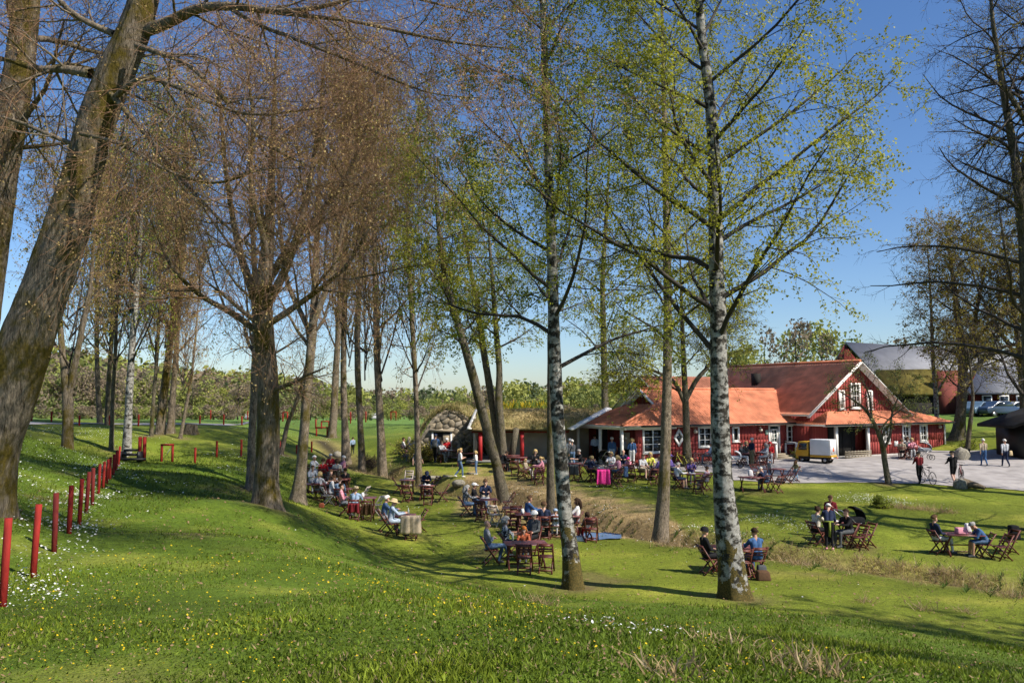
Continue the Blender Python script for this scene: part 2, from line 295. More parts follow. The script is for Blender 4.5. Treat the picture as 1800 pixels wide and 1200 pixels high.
def dense(pl, n):
    pl = np.asarray(pl, float); s = np.concatenate([[0], np.cumsum(np.linalg.norm(np.diff(pl, axis=0), axis=1))]); t = np.linspace(0, s[-1], n)
    return np.stack([np.interp(t, s, pl[:, 0]), np.interp(t, s, pl[:, 1])], 1)
M_gravel = mat('pale gravel', (.335, .31, .295), .95, .25, 1.2, .25, 120)
fr = dense([G(*p)[:2] for p in ((700, 803), (830, 808), (950, 816), (1080, 822), (1180, 826), (1265, 832), (1290, 845), (1380, 849), (1500, 848), (1620, 851), (1740, 858), (1830, 866))] + [(40, 45)], 160)
fr[:, 1] += .12 * noise2(fr[:, 0], fr[:, 1], 4, 2, 3.)
bk = dense([(-7.5, 57), (2, 58), (12, 62), (24, 64), (30, 59), (37, 54), (46, 52)], 160)
put(strip('gravel_yard', fr, bk, M_gravel, 50, .035), 'pale gravel yard in front of the red house', 'yard', kind='structure')
rd = dense([G(60, 747)[:2] + (-20, 6), G(60, 746)[:2], G(190, 745)[:2], G(330, 746)[:2], G(410, 748)[:2], G(440, 741)[:2]], 60)
put(strip('road', rd + (0, -1.1), rd + (0, 2.6), M_gravel, 5, .04), 'narrow pale gravel road crossing behind the trees', 'road', kind='structure')
cw = dense(CREEK, 120); tn = np.gradient(cw, axis=0); nn = np.stack([-tn[:, 1], tn[:, 0]], 1) / np.linalg.norm(tn, axis=1)[:, None]
wv = np.stack([cw + nn * .42, cw - nn * .42], 0); wz = np.repeat((height(cw[:, 0], cw[:, 1]) + .05)[None], 2, 0); m_ = len(cw); jj = np.arange(26, m_ - 1)
put(link('creek_water', mesh_np('creek_water', np.dstack([wv, wz]), np.stack([jj, jj + 1, m_ + jj + 1, m_ + jj], -1), mat('creek water', (.02, .022, .015), .08, .3, 2, .3, 8, .6))), 'dark narrow brook at the bottom of the ditch', 'brook', kind='structure')
# ---------------------------------------------------------------- trees
M_lime = bark_mat('lime bark', (.03, .024, .016), (.26, .21, .155), (.14, .105, .02), .47)
M_limeg = bark_mat('grey bark', (.05, .04, .03), (.31, .25, .18), (.15, .12, .03), .42, (1, 1, .5))
M_alder = bark_mat('alder bark', (.03, .028, .02), (.20, .17, .12), (.10, .09, .018), .42, (1, 1, .5))
M_birch = birch_mat('birch bark', .42, .46); M_birch2 = birch_mat('rough birch bark', .42, .50)
M_twig = mat('brown twigs', (.235, .132, .072), .8, .35, 1.5); M_twigd = mat('dark twigs', (.045, .036, .03), .85, .3, 1.5); M_twigy = mat('tan twigs', (.22, .155, .095), .8, .3, 1.5)
M_branch = mat('dark branches', (.05, .042, .034), .9, .4, 3.)
M_bud = mat('lime buds', (.46, .25, .10), .6, .45, 2., col2=(.62, .47, .18), transl=.35)
M_leaf = mat('birch leaves', (.28, .31, .025), .5, .35, .9, col2=(.52, .50, .05), transl=.5)
M_leafd = mat('alder leaves', (.16, .22, .022), .5, .35, .9, col2=(.34, .38, .04), transl=.45)
M_leafo = mat('maple leaves', (.24, .19, .025), .5, .4, .9, col2=(.36, .30, .04), transl=.45)
def grow(st, dr, ln, n, wander, grav, rng, curl=0.):
    B = len(st); P = np.empty((B, n, 3)); P[:, 0] = st; d = nrm(dr.copy()); w = rng.normal(0, 1, (B, 3)) * curl
    for i in range(1, n):
        d = nrm(d + rng.normal(0, 1, (B, 3)) * wander + w + np.array([0, 0, 1.])[None] * np.broadcast_to(grav, (B,))[:, None]); P[:, i] = P[:, i - 1] + d * (ln / (n - 1))[:, None]
    return P
def spawn(P, R, cnt, t0, t1, ang, angv, ln, lnfall, rng, rr=.55, outward=0., axisc=None):
    B, n, _ = P.shape; par = np.repeat(np.arange(B), cnt); K = len(par)
    t = t0 + (t1 - t0) * (np.tile(np.arange(cnt), B) + rng.uniform(0, 1, K)) / cnt; f = t * (n - 1); i = np.minimum(f.astype(int), n - 2); u = (f - i)[:, None]
    st = P[par, i] * (1 - u) + P[par, i + 1] * u; tg = nrm(P[par, i + 1] - P[par, i]); r = R[par, i] * (1 - u[:, 0]) + R[par, i + 1] * u[:, 0]
    a = np.tile(np.arange(cnt), B) * 2.4 + rng.uniform(0, 6.28, B)[par] + rng.normal(0, .4, K)
    ref = np.where(np.abs(tg[:, 2:3]) < .9, np.array([[0, 0, 1.]]), np.array([[1., 0, 0]])); U = nrm(np.cross(tg, ref)); V = np.cross(tg, U)
    th = np.radians(ang + rng.normal(0, 1, K) * angv); d = tg * np.cos(th)[:, None] + (U * np.cos(a)[:, None] + V * np.sin(a)[:, None]) * np.sin(th)[:, None]
    le = ln * (1 - lnfall * (t - t0) / max(t1 - t0, 1e-6)) * rng.uniform(.65, 1.25, K)
    return st, d, le, np.maximum(r * rr, .0015)
def leaves(P, cnt, size, rng, spread=.05, t0=.1, droop=0.):
    B, n, _ = P.shape; g_ = max(1, cnt // 4); rep = np.arange(cnt) % g_; par = rng.integers(0, B, g_)[rep]; f = np.clip(rng.uniform(t0, 1, g_)[rep] + rng.normal(0, .05, cnt), 0, .999) * (n - 1); i = np.minimum(f.astype(int), n - 2); u = (f - i)[:, None]
    c = P[par, i] * (1 - u) + P[par, i + 1] * u + rng.normal(0, spread, (cnt, 3)); c[:, 2] -= droop * rng.uniform(0, 1, cnt)
    a = nrm(rng.normal(0, 1, (cnt, 3)) + np.array([0, 0, -.4])); b = nrm(np.cross(a, rng.normal(0, 1, (cnt, 3)))); s = (size * rng.uniform(.6, 1.3, cnt))[:, None]
    v = np.stack([c, c + a * s * .55 + b * s * .38, c + a * s, c + a * s * .5 - b * s * .38], 1)
    return v.reshape(-1, 3), np.arange(cnt * 4).reshape(-1, 4)
def trunk_mesh(mb, pts, rad, k, rng, flare=0., rough=.06, seg=None):
    pts = np.asarray(pts, float); rad = np.asarray(rad, float) * .92; rough = rough * .7; s = np.concatenate([[0], np.cumsum(np.linalg.norm(np.diff(pts, axis=0), axis=1))]); n = seg or max(6, int(s[-1] / .22)); t = np.linspace(0, s[-1], n)
    # smooth interpolation of the centre line
    P = np.stack([np.interp(t, s, pts[:, c]) for c in range(3)], 1); R = np.interp(t, s, rad)
    for _ in range(3): P[1:-1] = (P[:-2] + 2 * P[1:-1] + P[2:]) / 4
    v, q = tubes(P[None], R[None], k); v = v.reshape(n, k, 3); a = np.arange(k) * 2 * math.pi / k
    ph = rng.uniform(0, 6.28, 6); zz = t[:, None]
    dv = rough * (np.sin(3 * a[None] + ph[0] + zz * .5) + .7 * np.sin(5 * a[None] + ph[1] - zz * .9) + .6 * np.sin(2 * a[None] + ph[2] + zz * 2.3)) + rough * .8 * np.sin(zz * 3.1 + ph[3]) * np.sin(a[None] + ph[4]) + rough * .35 * rng.normal(0, 1, (n, k))
    if flare: dv = dv + flare * np.exp(-zz / .35) * (.75 + .5 * np.sin(5 * a[None] + ph[5]))
    v = P[:, None] + (v - P[:, None]) * (1 + dv)[..., None]; mb.add(v, q); return P, R
def resamp(pts, rad, n):
    pts = np.asarray(pts, float); s = np.concatenate([[0], np.cumsum(np.linalg.norm(np.diff(pts, axis=0), axis=1))]); t = np.linspace(0, s[-1], n)
    return np.stack([np.interp(t, s, pts[:, c]) for c in range(3)], 1), np.interp(t, s, rad)
def make_tree(label, stems, levels, seed, bark, twigm, leafm, nleaf, lsize, cat='tree', name='tree', group=None, k=14, flare=.5, limbs=(), spread=.06, droop=0., rough=.05, branchm=None, parent_levels=1, t_start=.35):
    """stems: polylines with radii that are the trunk and its forks; limbs: further hand-laid limbs; levels: how the rest grows from them"""
    rng = np.random.default_rng(seed); root = thing(name, label, cat, stems[0][0][0], 0, group); o = np.array(root.location)
    mb = MB(); PP = []; RR = []
    for si, (p, r) in enumerate(stems):
        p = np.asarray(p, float) - o
        if si == 0: p[0, 2] -= .25
        trunk_mesh(mb, p, r, k if si == 0 else max(8, k - 4), rng, flare if si == 0 else 0, rough); a, b = resamp(p, r, 24); PP.append(a); RR.append(b)
    mb.build('trunk', bark, root, True)
    wood = MB(); P = np.stack(PP); R = np.stack(RR); extra = []
    if limbs:
        for p, r in limbs:
            p = np.asarray(p, float) - o; trunk_mesh(wood, p, r, 7, rng, 0, .04); a, b = resamp(p, r, 24); extra.append((a, b))
    tw = MB(); last = None
    for li, lv in enumerate(levels):
        st, d, ln, r = spawn(P, R, lv['n'], lv.get('t0', .15), lv.get('t1', 1), lv['ang'], lv.get('av', 12), lv['len'], lv.get('fall', .5), rng, lv.get('rr', .5))
        if li == 0 and extra:
            Pe = np.stack([e[0] for e in extra]); Re = np.stack([e[1] for e in extra]); s2 = spawn(Pe, Re, lv.get('ne', 8), .12, 1, lv['ang'], lv.get('av', 12), lv['len'] * .7, .3, rng, lv.get('rr', .5))
            st, d, ln, r = [np.concatenate([x, y]) for x, y in zip((st, d, ln, r), s2)]
        if li == 0 and lv.get('flat'): d[:, 2] = d[:, 2] * (1 - lv['flat']) + lv.get('rise', .3) * lv['flat']
        r = np.minimum(r, lv.get('rmax', 9)); r = np.maximum(r, lv.get('rmin', .002)); n = lv.get('pts', 5)
        g = lv.get('grav', 0.)
        if lv.get('gvar'): g = g + rng.normal(0, lv['gvar'], len(st))
        Pn = grow(st, d, ln, n, lv.get('wander', .12), g, rng, lv.get('curl', 0)); Rn = r[:, None] * np.linspace(1, lv.get('tip', .35), n)[None]
        (wood if lv.get('wood') else tw).add(*tubes(Pn, Rn, lv.get('sides', 3), li > 0))
        P, R = Pn, Rn
        if lv.get('leafy'): last = Pn if last is None else last
    if wood.n: wood.build('limbs', branchm or bark, root, True)
    if tw.n: tw.build('twigs', twigm, root, False)
    if nleaf and last is None: last = P
    if nleaf:
        v, q = leaves(last, nleaf, lsize, rng, spread, .1, droop); link('crown', mesh_np('crown', v, q, leafm), root)
    return root
SHARED = {}
def shared_crown(key, levels, seed, twigm, leafm, nleaf, lsize, branchm):
    # the boughs of one grown tree 10 m tall; trees of the same sort, too far off to compare, share its mesh
    rng = np.random.default_rng(seed); P = np.array([[(.12 * math.sin(i * .6), .1 * math.cos(i * .9), 10 * i / 23) for i in range(24)]]); R = np.linspace(.17, .01, 24)[None]; wood = MB(); tw = MB()
    for li, lv_ in enumerate(levels):
        st, d, ln, r = spawn(P, R, lv_['n'], lv_.get('t0', .15), 1, lv_['ang'], lv_.get('av', 12), lv_['len'], lv_.get('fall', .5), rng, lv_.get('rr', .5)); r = np.clip(r, lv_.get('rmin', .002), lv_.get('rmax', 9)); n = lv_.get('pts', 5)
        P = grow(st, d, ln, n, lv_.get('wander', .12), lv_.get('grav', 0.) + rng.normal(0, lv_.get('gvar', 0) or 0, len(st)), rng); R = r[:, None] * np.linspace(1, lv_.get('tip', .35), n)[None]; (wood if lv_.get('wood') else tw).add(*tubes(P, R, lv_.get('sides', 3), li > 0))
    v, q = leaves(P, nleaf, lsize, rng, .06); SHARED[key] = (wood.mesh('limbs', branchm, True), tw.mesh('twigs', twigm), mesh_np('crown', v, q, leafm))
def bough_tree(label, pts, d, key, bark, seed, fork=None, spread_=1.0, name='lime_tree'):
    p, r = stem(pts, d); root = thing(name, label, 'tree', p[0]); o = p[0].copy(); rng = np.random.default_rng(seed); mb = MB(); q = p - o; q[0, 2] -= .25; trunk_mesh(mb, q, r, 12, rng, .5, .05); mb.build('trunk', bark, root, True); hs_ = q[-1, 2] / 10
    tops = [q]
    if fork:
        f, fr_2 = stem(fork, d, False); mb = MB(); trunk_mesh(mb, f - o, fr_2, 9, rng, 0, .05); mb.build('trunk', bark, root, True)
    i = np.searchsorted(q[:, 2], q[-1, 2] * .5); mid = q[min(i, len(q) - 1)]; A = (rng.uniform(0, 6.28))
    for nme, me in zip(('limbs', 'twigs', 'crown'), SHARED[key]):
        c = link(nme, me, root, (0, 0, 0), A); c.scale = (spread_, spread_, hs_)
        # lean the boughs with the trunk
        sh = Matrix.Identity(4); sh[0][2] = q[-1, 0] / q[-1, 2]; sh[1][2] = q[-1, 1] / q[-1, 2]; c.matrix_local = sh @ Matrix.Rotation(A, 4, 'Z') @ Matrix.Diagonal((spread_, spread_, hs_, 1))
    return root
def pxline(pts, d, wd=None):                                        # trunk line read off the photograph, at distance d
    P = []; Rr = []
    for q in pts:
        dd = d if len(q) < 4 else q[3]; P.append(at(q[0], q[1], dd)); Rr.append(q[2] * dd / F / 2)
    return np.array(P), np.array(Rr)
def base_fix(P):                                                    # stand the trunk on the ground
    P = P.copy(); P[0, 2] = H(P[0, 0], P[0, 1]); return P
def stem(pts, d, ground=True):
    P, R = pxline(pts, d)
    if R[-1] < .14:                                                 # fade the leader out into a fine tip
        e = P[-1] - P[-2]; e = e / np.linalg.norm(e); P = np.concatenate([P, [P[-1] + e * R[-1] * 14, P[-1] + e * R[-1] * 30]]); R = np.concatenate([R, [R[-1] * .5, .006]])
    return (base_fix(P) if ground else P, R)
LIME = [dict(n=13, t0=.30, ang=50, av=14, len=4.2, fall=.45, pts=8, wander=.10, grav=.06, rr=.42, sides=5, wood=True, tip=.2, rmax=.09),
        dict(n=11, t0=.12, ang=42, av=14, len=2.0, fall=.4, pts=6, wander=.13, grav=-.02, gvar=.05, rr=.45, sides=3, tip=.3, rmax=.022, rmin=.006),
        dict(n=10, t0=.1, ang=40, av=14, len=.85, fall=.4, pts=3, wander=.14, grav=-.05, gvar=.05, rr=.5, sides=3, rmax=.008, rmin=.0045, tip=.3)]
BIRCH = [dict(n=30, t0=.30, ang=58, av=10, len=5.2, fall=.62, pts=9, wander=.09, grav=.05, rr=.36, sides=5, wood=True, tip=.16, rmax=.075),
         dict(n=11, t0=.16, ang=44, av=14, len=2.3, fall=.5, pts=6, wander=.12, grav=-.04, gvar=.05, rr=.42, sides=3, tip=.3, rmax=.02, rmin=.006),
         dict(n=9, t0=.1, ang=42, av=18, len=.95, fall=.3, pts=4, wander=.13, grav=-.16, gvar=.06, rr=.5, sides=3, rmax=.006, rmin=.0035, tip=.5)]
def lv(base, **kw):
    out = [dict(b) for b in base]
    for k, v in kw.items():
        i = int(k[-1]); out[i][k[:-1]] = v
    return out
# the two birches on the lawn
make_tree('slim white birch with black scars beside the nearest picnic table', [stem([(1009, 1032, 40), (1002, 960, 31), (992, 900, 27), (987, 820, 26), (980, 740, 25), (975, 620, 23), (971, 470, 20), (966, 330, 17), (959, 160, 14), (954, 0, 12), (948, -200, 8), (942, -420, 3)], 22)],
          lv(BIRCH, n0=34, len0=5.0, t00=.25), 21, M_birch, M_twigd, M_leafd, 54000, .068, k=20, flare=.45, rough=.035, branchm=M_branch, name='birch_tree')
make_tree('thickest white birch with mossy foot beside the two-man table', [stem([(1294, 1046, 56), (1282, 960, 47), (1275, 890, 41), (1270, 840, 37), (1265, 720, 34), (1263, 580, 31), (1258, 440, 28), (1256, 300, 25), (1250, 190, 21), (1232, 50, 17), (1226, -50, 14), (1215, -240, 9), (1208, -450, 4)], 20.8)],
          lv(BIRCH, n0=42, len0=6.6, t00=.25), 22, M_birch, M_twigd, M_leaf, 92000, .068, k=22, flare=.5, rough=.035, branchm=M_branch, name='birch_tree')
make_tree('straight grey alder at the brook edge between the two birches', [stem([(1158, 937, 34), (1166, 880, 23), (1170, 780, 20), (1173, 640, 17), (1174, 500, 16), (1171, 360, 13), (1168, 220, 10), (1165, 80, 7), (1160, -120, 3)], 30)],
          lv(BIRCH, n0=30, len0=4.4, t00=.3), 23, M_limeg, M_twigd, M_leaf, 38000, .075, k=16, flare=.6, branchm=M_branch, name='alder_tree')
make_tree('thin grey trunk standing close behind the slim white birch', [stem([(968, 888, 18), (968, 800, 14), (967, 700, 12), (967, 600, 11), (970, 450, 8), (968, 300, 4)], 38)],
          lv(BIRCH, n0=14, len0=2.6, t00=.5), 24, M_alder, M_twigd, M_leafd, 12000, .085, k=12, flare=.6, branchm=M_branch, name='alder_tree')
make_tree('dark leaning alder rising from the ditch by the stone bridge', [stem([(892, 880, 27), (874, 820, 19), (852, 740, 18), (826, 640, 17), (802, 560, 14), (784, 500, 12), (775, 440, 10), (768, 370, 7), (764, 290, 3)], 41)],
          lv(BIRCH, n0=20, len0=3.8, t00=.42, grav0=.02), 25, M_alder, M_twigd, M_leaf, 26000, .095, k=14, flare=.5, branchm=M_branch, name='alder_tree')
make_tree('mossy twisted alder in front of the turf shed, middle stem', [stem([(880, 815, 18), (872, 750, 15), (862, 690, 14), (852, 630, 13), (845, 580, 12), (838, 530, 10), (826, 470, 8), (815, 400, 4)], 49.5)],
          lv(BIRCH, n0=16, len0=3.8, t00=.4), 26, M_alder, M_twigy, M_leafd, 14000, .10, k=12, flare=.4, branchm=M_branch, name='alder_tree')
make_tree('upright alder with knots in front of the turf shed', [stem([(886, 818, 18), (882, 770, 16), (876, 700, 14), (878, 650, 12), (873, 590, 11), (868, 520, 9), (862, 450, 6), (856, 360, 3)], 49)],
          lv(BIRCH, n0=16, len0=3.6, t00=.4), 27, M_alder, M_twigy, M_leafd, 12000, .10, k=12, flare=.4, branchm=M_branch, name='alder_tree')
put(MB().tube(np.array([at(898, 806, 49.3) - (0, 0, .2), at(903, 780, 49.3), at(908, 752, 49.3)]), [.21, .19, .17], 12).build('sawn_trunk', M_alder), 'short sawn-off leaning trunk before the turf shed', 'stump')
make_tree('tall lichen-yellow tree rising behind the shed roof', [stem([(1063, 740, 15), (1063, 680, 13), (1061, 600, 12), (1059, 500, 10), (1063, 420, 8), (1068, 340, 6), (1072, 270, 3)], 62, False)],
          lv(BIRCH, n0=18, len0=5, t00=.22, rmin1=.012, rmin2=.009), 28, M_alder, M_twigy, M_leafd, 4000, .14, k=10, flare=.1, branchm=M_branch)
make_tree('forked tree standing by the red wall next to the bicycles', [stem([(1208, 824, 20), (1207, 770, 14), (1205, 700, 12), (1201, 620, 10), (1198, 540, 7), (1196, 460, 3)], 49.5), stem([(1204, 705, 10), (1225, 665, 9), (1250, 640, 7), (1262, 590, 3)], 49.5, False), stem([(1204, 710, 9), (1188, 672, 8), (1160, 655, 6), (1130, 645, 3)], 49.5, False)],
          lv(BIRCH, n0=13, len0=3.4, t00=.3, rmin1=.011, rmin2=.008), 29, M_alder, M_twigd, M_leaf, 20000, .10, k=12, flare=.5, branchm=M_branch)
make_tree('small crooked fruit tree in the gravel yard before the gable', [stem([(1563, 850, 12), (1555, 810, 10), (1552, 780, 10), (1540, 750, 8), (1525, 722, 6), (1508, 708, 4), (1480, 690, 2)], 45.5), stem([(1554, 790, 6), (1566, 765, 5), (1566, 730, 4), (1582, 690, 2)], 45.5, False), stem([(1532, 735, 5), (1530, 700, 4), (1518, 670, 2)], 45.5, False), stem([(1545, 758, 4), (1562, 735, 3), (1590, 715, 1.5)], 45.3, False)],
          [dict(n=9, t0=.35, ang=55, len=1.5, pts=6, wander=.16, grav=.02, rr=.5, sides=4, wood=True, rmin=.012), dict(n=7, ang=45, len=.7, pts=5, wander=.16, rmin=.008), dict(n=4, ang=45, len=.35, pts=3, wander=.15, rmin=.007)], 30, M_alder, M_twigd, mat('pale young leaves', (.20, .23, .06), .6, .3, 1., col2=(.34, .36, .10), transl=.4), 4200, .075, k=10, flare=.3, name='fruit_tree')
# big limes on the left
BL = stem([(-62, 890, 150), (-26, 780, 118), (14, 690, 104), (48, 600, 94), (85, 500, 84), (119, 400, 80), (146, 300, 70), (172, 200, 66), (210, 110, 66), (240, 50, 60), (262, -40, 50), (280, -160, 38), (300, -330, 22), (315, -500, 8)], 15)
blm = [stem(x, 15, False) for x in (
    [(255, 55, 26, 15), (300, 40, 24, 14.6), (345, 12, 20, 14.2), (420, 10, 16, 13.8), (480, 22, 13, 13.5), (540, 18, 11, 13.3), (600, 5, 8, 13.1), (660, -20, 4, 13)],
    [(480, 22, 9, 13.5), (560, 30, 8, 13.3), (640, 40, 7, 13.1), (720, 60, 6, 12.9), (800, 76, 5, 12.7), (880, 84, 3, 12.5)],
    [(400, 12, 9, 13.9), (440, 40, 8, 13.7), (520, 70, 7, 13.5), (600, 100, 6, 13.3), (690, 140, 5, 13.2), (760, 168, 3, 13), (840, 172, 2, 13)],
    [(180, 190, 13, 15), (250, 130, 10, 14.2), (330, 160, 8, 13.8), (400, 195, 7, 13.6), (450, 205, 5, 13.4), (560, 190, 3, 13.2)],
    [(200, 60, 14, 15.2), (150, 40, 11, 15.2), (110, 15, 10, 15.2), (85, -30, 8, 15.3)],
    [(160, 130, 22, 15.2), (110, 120, 16, 15.4), (60, 125, 11, 15.6), (10, 100, 8, 15.8), (-40, 110, 5, 16)],
    [(140, 235, 9, 14.6), (210, 250, 8, 14), (290, 300, 6, 13.6), (380, 330, 5, 13.4), (470, 290, 4, 13.2), (520, 296, 2, 13.2)],
    [(240, 80, 12, 14.6), (330, 110, 9, 14), (400, 180, 7, 13.7), (470, 260, 5, 13.5), (540, 290, 3, 13.4)],
    [(262, -20, 20, 15), (350, -60, 17, 14.6), (450, -60, 13, 14.2), (560, -30, 9, 13.9), (700, -10, 6, 13.6), (820, 20, 3, 13.4)],
    [(190, 160, 12, 14.8), (260, 240, 9, 14.4), (330, 330, 7, 14.1), (420, 420, 5, 14), (500, 470, 3, 13.9)],
    [(150, 260, 10, 15), (90, 240, 8, 15.2), (40, 215, 7, 15.4), (-20, 200, 4, 15.6)])]
make_tree('huge mossy leaning lime trunk at the edge of the fence', [BL], lv(LIME, n0=9, t00=.5, len0=3.0, ne0=15, n1=9, len1=1.9, n2=8, len2=.75, grav0=-.05, grav1=-.07, rmax0=.03, rmax1=.010, rmin1=.0045, rmin2=.003), 31, M_lime, M_twig, M_bud, 24000, .034, k=30, flare=.25, limbs=blm, rough=.045, branchm=M_limeg, name='lime_tree')
make_tree('dark leaning trunk behind the huge mossy lime', [stem([(-70, 800, 76), (-40, 600, 66), (-12, 400, 60), (12, 250, 56), (34, 120, 54), (48, 0, 46), (60, -200, 30), (70, -400, 8)], 19)],
          lv(LIME, n0=12, t00=.4, len0=3.6, n2=6), 32, M_lime, M_twigd, M_bud, 4000, .05, k=18, flare=.2, limbs=[stem(x, 19, False) for x in ([(28, 140, 18), (70, 130, 14), (110, 110, 10), (160, 120, 5)], [(20, 240, 12), (-20, 250, 10), (-60, 230, 5)], [(5, 262, 10), (60, 258, 9), (130, 250, 5)])], name='lime_tree')
make_tree('mossy lime tree on the path edge, its twigs dense and budding', [stem([(468, 870, 52), (470, 800, 43), (472, 700, 40), (466, 620, 38), (462, 560, 36), (464, 500, 30), (470, 440, 24), (474, 380, 18), (478, 300, 14), (482, 200, 9), (486, 60, 3)], 24),
          stem([(460, 560, 18), (440, 500, 16), (420, 440, 13), (405, 360, 10), (392, 260, 7), (385, 120, 3)], 24.3, False), stem([(468, 540, 18), (500, 480, 16), (528, 400, 13), (545, 320, 10), (560, 220, 7), (572, 90, 3)], 23.7, False),
          stem([(464, 575, 13), (510, 545, 12), (560, 510, 10), (610, 470, 8), (650, 400, 4)], 23.2, False), stem([(462, 590, 13), (410, 550, 12), (350, 520, 9), (300, 470, 7), (270, 400, 3)], 24.6, False), stem([(466, 500, 14), (470, 440, 12), (440, 330, 9), (445, 200, 6), (430, 90, 3)], 22.6, False), stem([(470, 500, 12), (520, 420, 10), (600, 330, 8), (640, 240, 5), (660, 150, 2)], 24.8, False)],
          lv(LIME, n0=13, t00=.2, len0=3.0, n1=11, len1=1.7, n2=7, len2=.8, rmin1=.0065, rmin2=.0045), 33, M_lime, M_twig, M_bud, 30000, .046, k=22, flare=.4, rough=.06, name='lime_tree')
LIMEM = lv(LIME, n0=20, t00=.30, len0=3.8, n1=10, n2=8, rmin1=.009, rmin2=.007, grav0=.10, len1=1.9, len2=.9)
make_tree('slender grey lime just behind the mossy lime tree', [stem([(442, 846, 20), (442, 790, 15), (446, 700, 13), (450, 600, 14), (448, 480, 11), (440, 340, 7), (436, 180, 2)], 29)], lv(LIMEM, n2=5), 34, M_limeg, M_twig, M_bud, 4000, .06, k=14, flare=.5, name='lime_tree')
t527 = make_tree('leaning lime at the foot of the bank by the crowded tables', [stem([(523, 876, 31), (530, 820, 20), (536, 740, 18), (542, 660, 18), (548, 600, 17), (552, 540, 15), (556, 440, 12), (562, 300, 8), (566, 130, 3)], 35.5), stem([(550, 570, 13), (585, 480, 10), (612, 360, 7), (625, 200, 2)], 35.2, False), stem([(548, 590, 11), (505, 500, 9), (490, 380, 6), (488, 250, 2)], 36, False)], LIMEM, 35, M_limeg, M_twig, M_bud, 5000, .07, k=16, flare=.6, name='lime_tree')
SL = lv(LIMEM, n0=30, t00=.26, rmin1=.012, rmin2=.010, n1=9, n2=8, len0=3.9)
for key, sd, tm_, lm_, nl in (('a', 1, M_twig, M_bud, 9000), ('b', 2, M_twig, M_bud, 9000), ('c', 3, M_twigy, M_leafo, 9000), ('d', 4, M_twigd, M_leafd, 9000)): shared_crown(key, SL, 300 + sd, tm_, lm_, nl, .085, M_branch)
for k_, (lab, pts, d) in enumerate([
    ('mossy-footed lime on the rise beyond the crowded tables', [(583, 770, 17), (587, 720, 14), (590, 660, 13), (594, 600, 11), (600, 500, 11), (606, 360, 7), (610, 220, 2)], 66),
    ('lime with a child leaning against its trunk', [(609, 806, 19), (606, 740, 13), (604, 680, 12), (604, 610, 11), (606, 520, 10), (610, 380, 6), (612, 240, 2)], 58),
    ('straight thin lime between the child and the brush heap', [(638, 815, 16), (633, 740, 11), (629, 660, 12), (628, 600, 11), (632, 500, 9), (640, 380, 6), (646, 240, 2)], 55),
    ('lime whose trunk stands beside the dry brush heap', [(674, 828, 21), (668, 740, 14), (664, 660, 13), (662, 580, 13), (660, 480, 10), (656, 360, 7), (652, 220, 2)], 51),
    ('slim lime at the stone slab crossing', [(738, 842, 15), (733, 740, 10), (729, 640, 9), (724, 560, 10), (720, 470, 8), (716, 380, 5), (712, 280, 2)], 46)]):
    bough_tree(lab, pts, d, ('a', 'b', 'c', 'a', 'c')[k_], M_limeg, 40 + k_, None, (1.1, 1, .95, 1.05, .8)[k_])
for k_, (lab, pts, d, fork) in enumerate([
    ('forked two-stemmed trunk left of the far road', [(120, 757, 21), (120, 710, 19), (118, 690, 17), (112, 640, 13), (108, 600, 11), (100, 480, 8), (96, 330, 3)], 41, [(121, 695, 13), (132, 640, 12), (142, 590, 11), (160, 500, 8), (170, 350, 3)]),
    ('dark pair trunk, the nearer one left of the grey trunk', [(176, 740, 10), (172, 680, 9), (170, 600, 8), (172, 480, 6), (176, 330, 2)], 60, None),
    ('dark thin trunk in the middle of the far left clump', [(188, 738, 9), (190, 680, 8), (196, 600, 8), (200, 480, 6), (204, 330, 2)], 58, None),
    ('thin dark trunk just left of the pale spotted trunk', [(197, 763, 9), (198, 700, 7), (203, 620, 7), (206, 500, 5), (210, 350, 2)], 47, None),
    ('pale spotted trunk with spreading roots on the bank', [(224, 768, 17), (226, 720, 14), (229, 660, 13), (234, 580, 12), (242, 480, 10), (250, 360, 6), (255, 240, 2)], 46, None),
    ('thin trunk left of the thick mossy pair', [(266, 757, 8), (270, 700, 7), (277, 620, 6), (282, 500, 5), (286, 380, 2)], 52, None),
    ('thick mossy trunk of the pair near the old stump', [(280, 758, 19), (288, 690, 15), (295, 640, 14), (302, 580, 12), (312, 480, 9), (320, 360, 6), (326, 230, 2)], 53, None),
    ('pale grey trunk of the pair near the old stump', [(299, 758, 17), (304, 690, 11), (310, 620, 10), (314, 540, 9), (322, 430, 6), (330, 300, 2)], 54, None),
    ('thin leaning trunk growing beside the old stump', [(316, 758, 7), (328, 710, 6), (337, 660, 5), (342, 610, 4), (350, 520, 2)], 52, None)]):
    bough_tree(lab, pts, d, ('c', 'd', 'd', 'c', 'd', 'b', 'c', 'd', 'b')[k_], (M_lime, M_alder, M_alder, M_alder, M_birch2, M_alder, M_lime, M_limeg, M_limeg)[k_], 50 + k_, fork, (1.1, 1, .9, .9, 1.1, .9, 1.1, 1, .6)[k_])
make_tree('thin trunk leaning over the bank between the limes', [stem([(494, 772, 9), (505, 745, 8), (518, 715, 7), (530, 680, 6), (540, 630, 3)], 52)], lv(LIMEM, n0=5, len0=1.5, t00=.5, n2=4), 60, M_lime, M_twigy, M_bud, 300, .08, k=10, flare=.3, name='lime_tree')
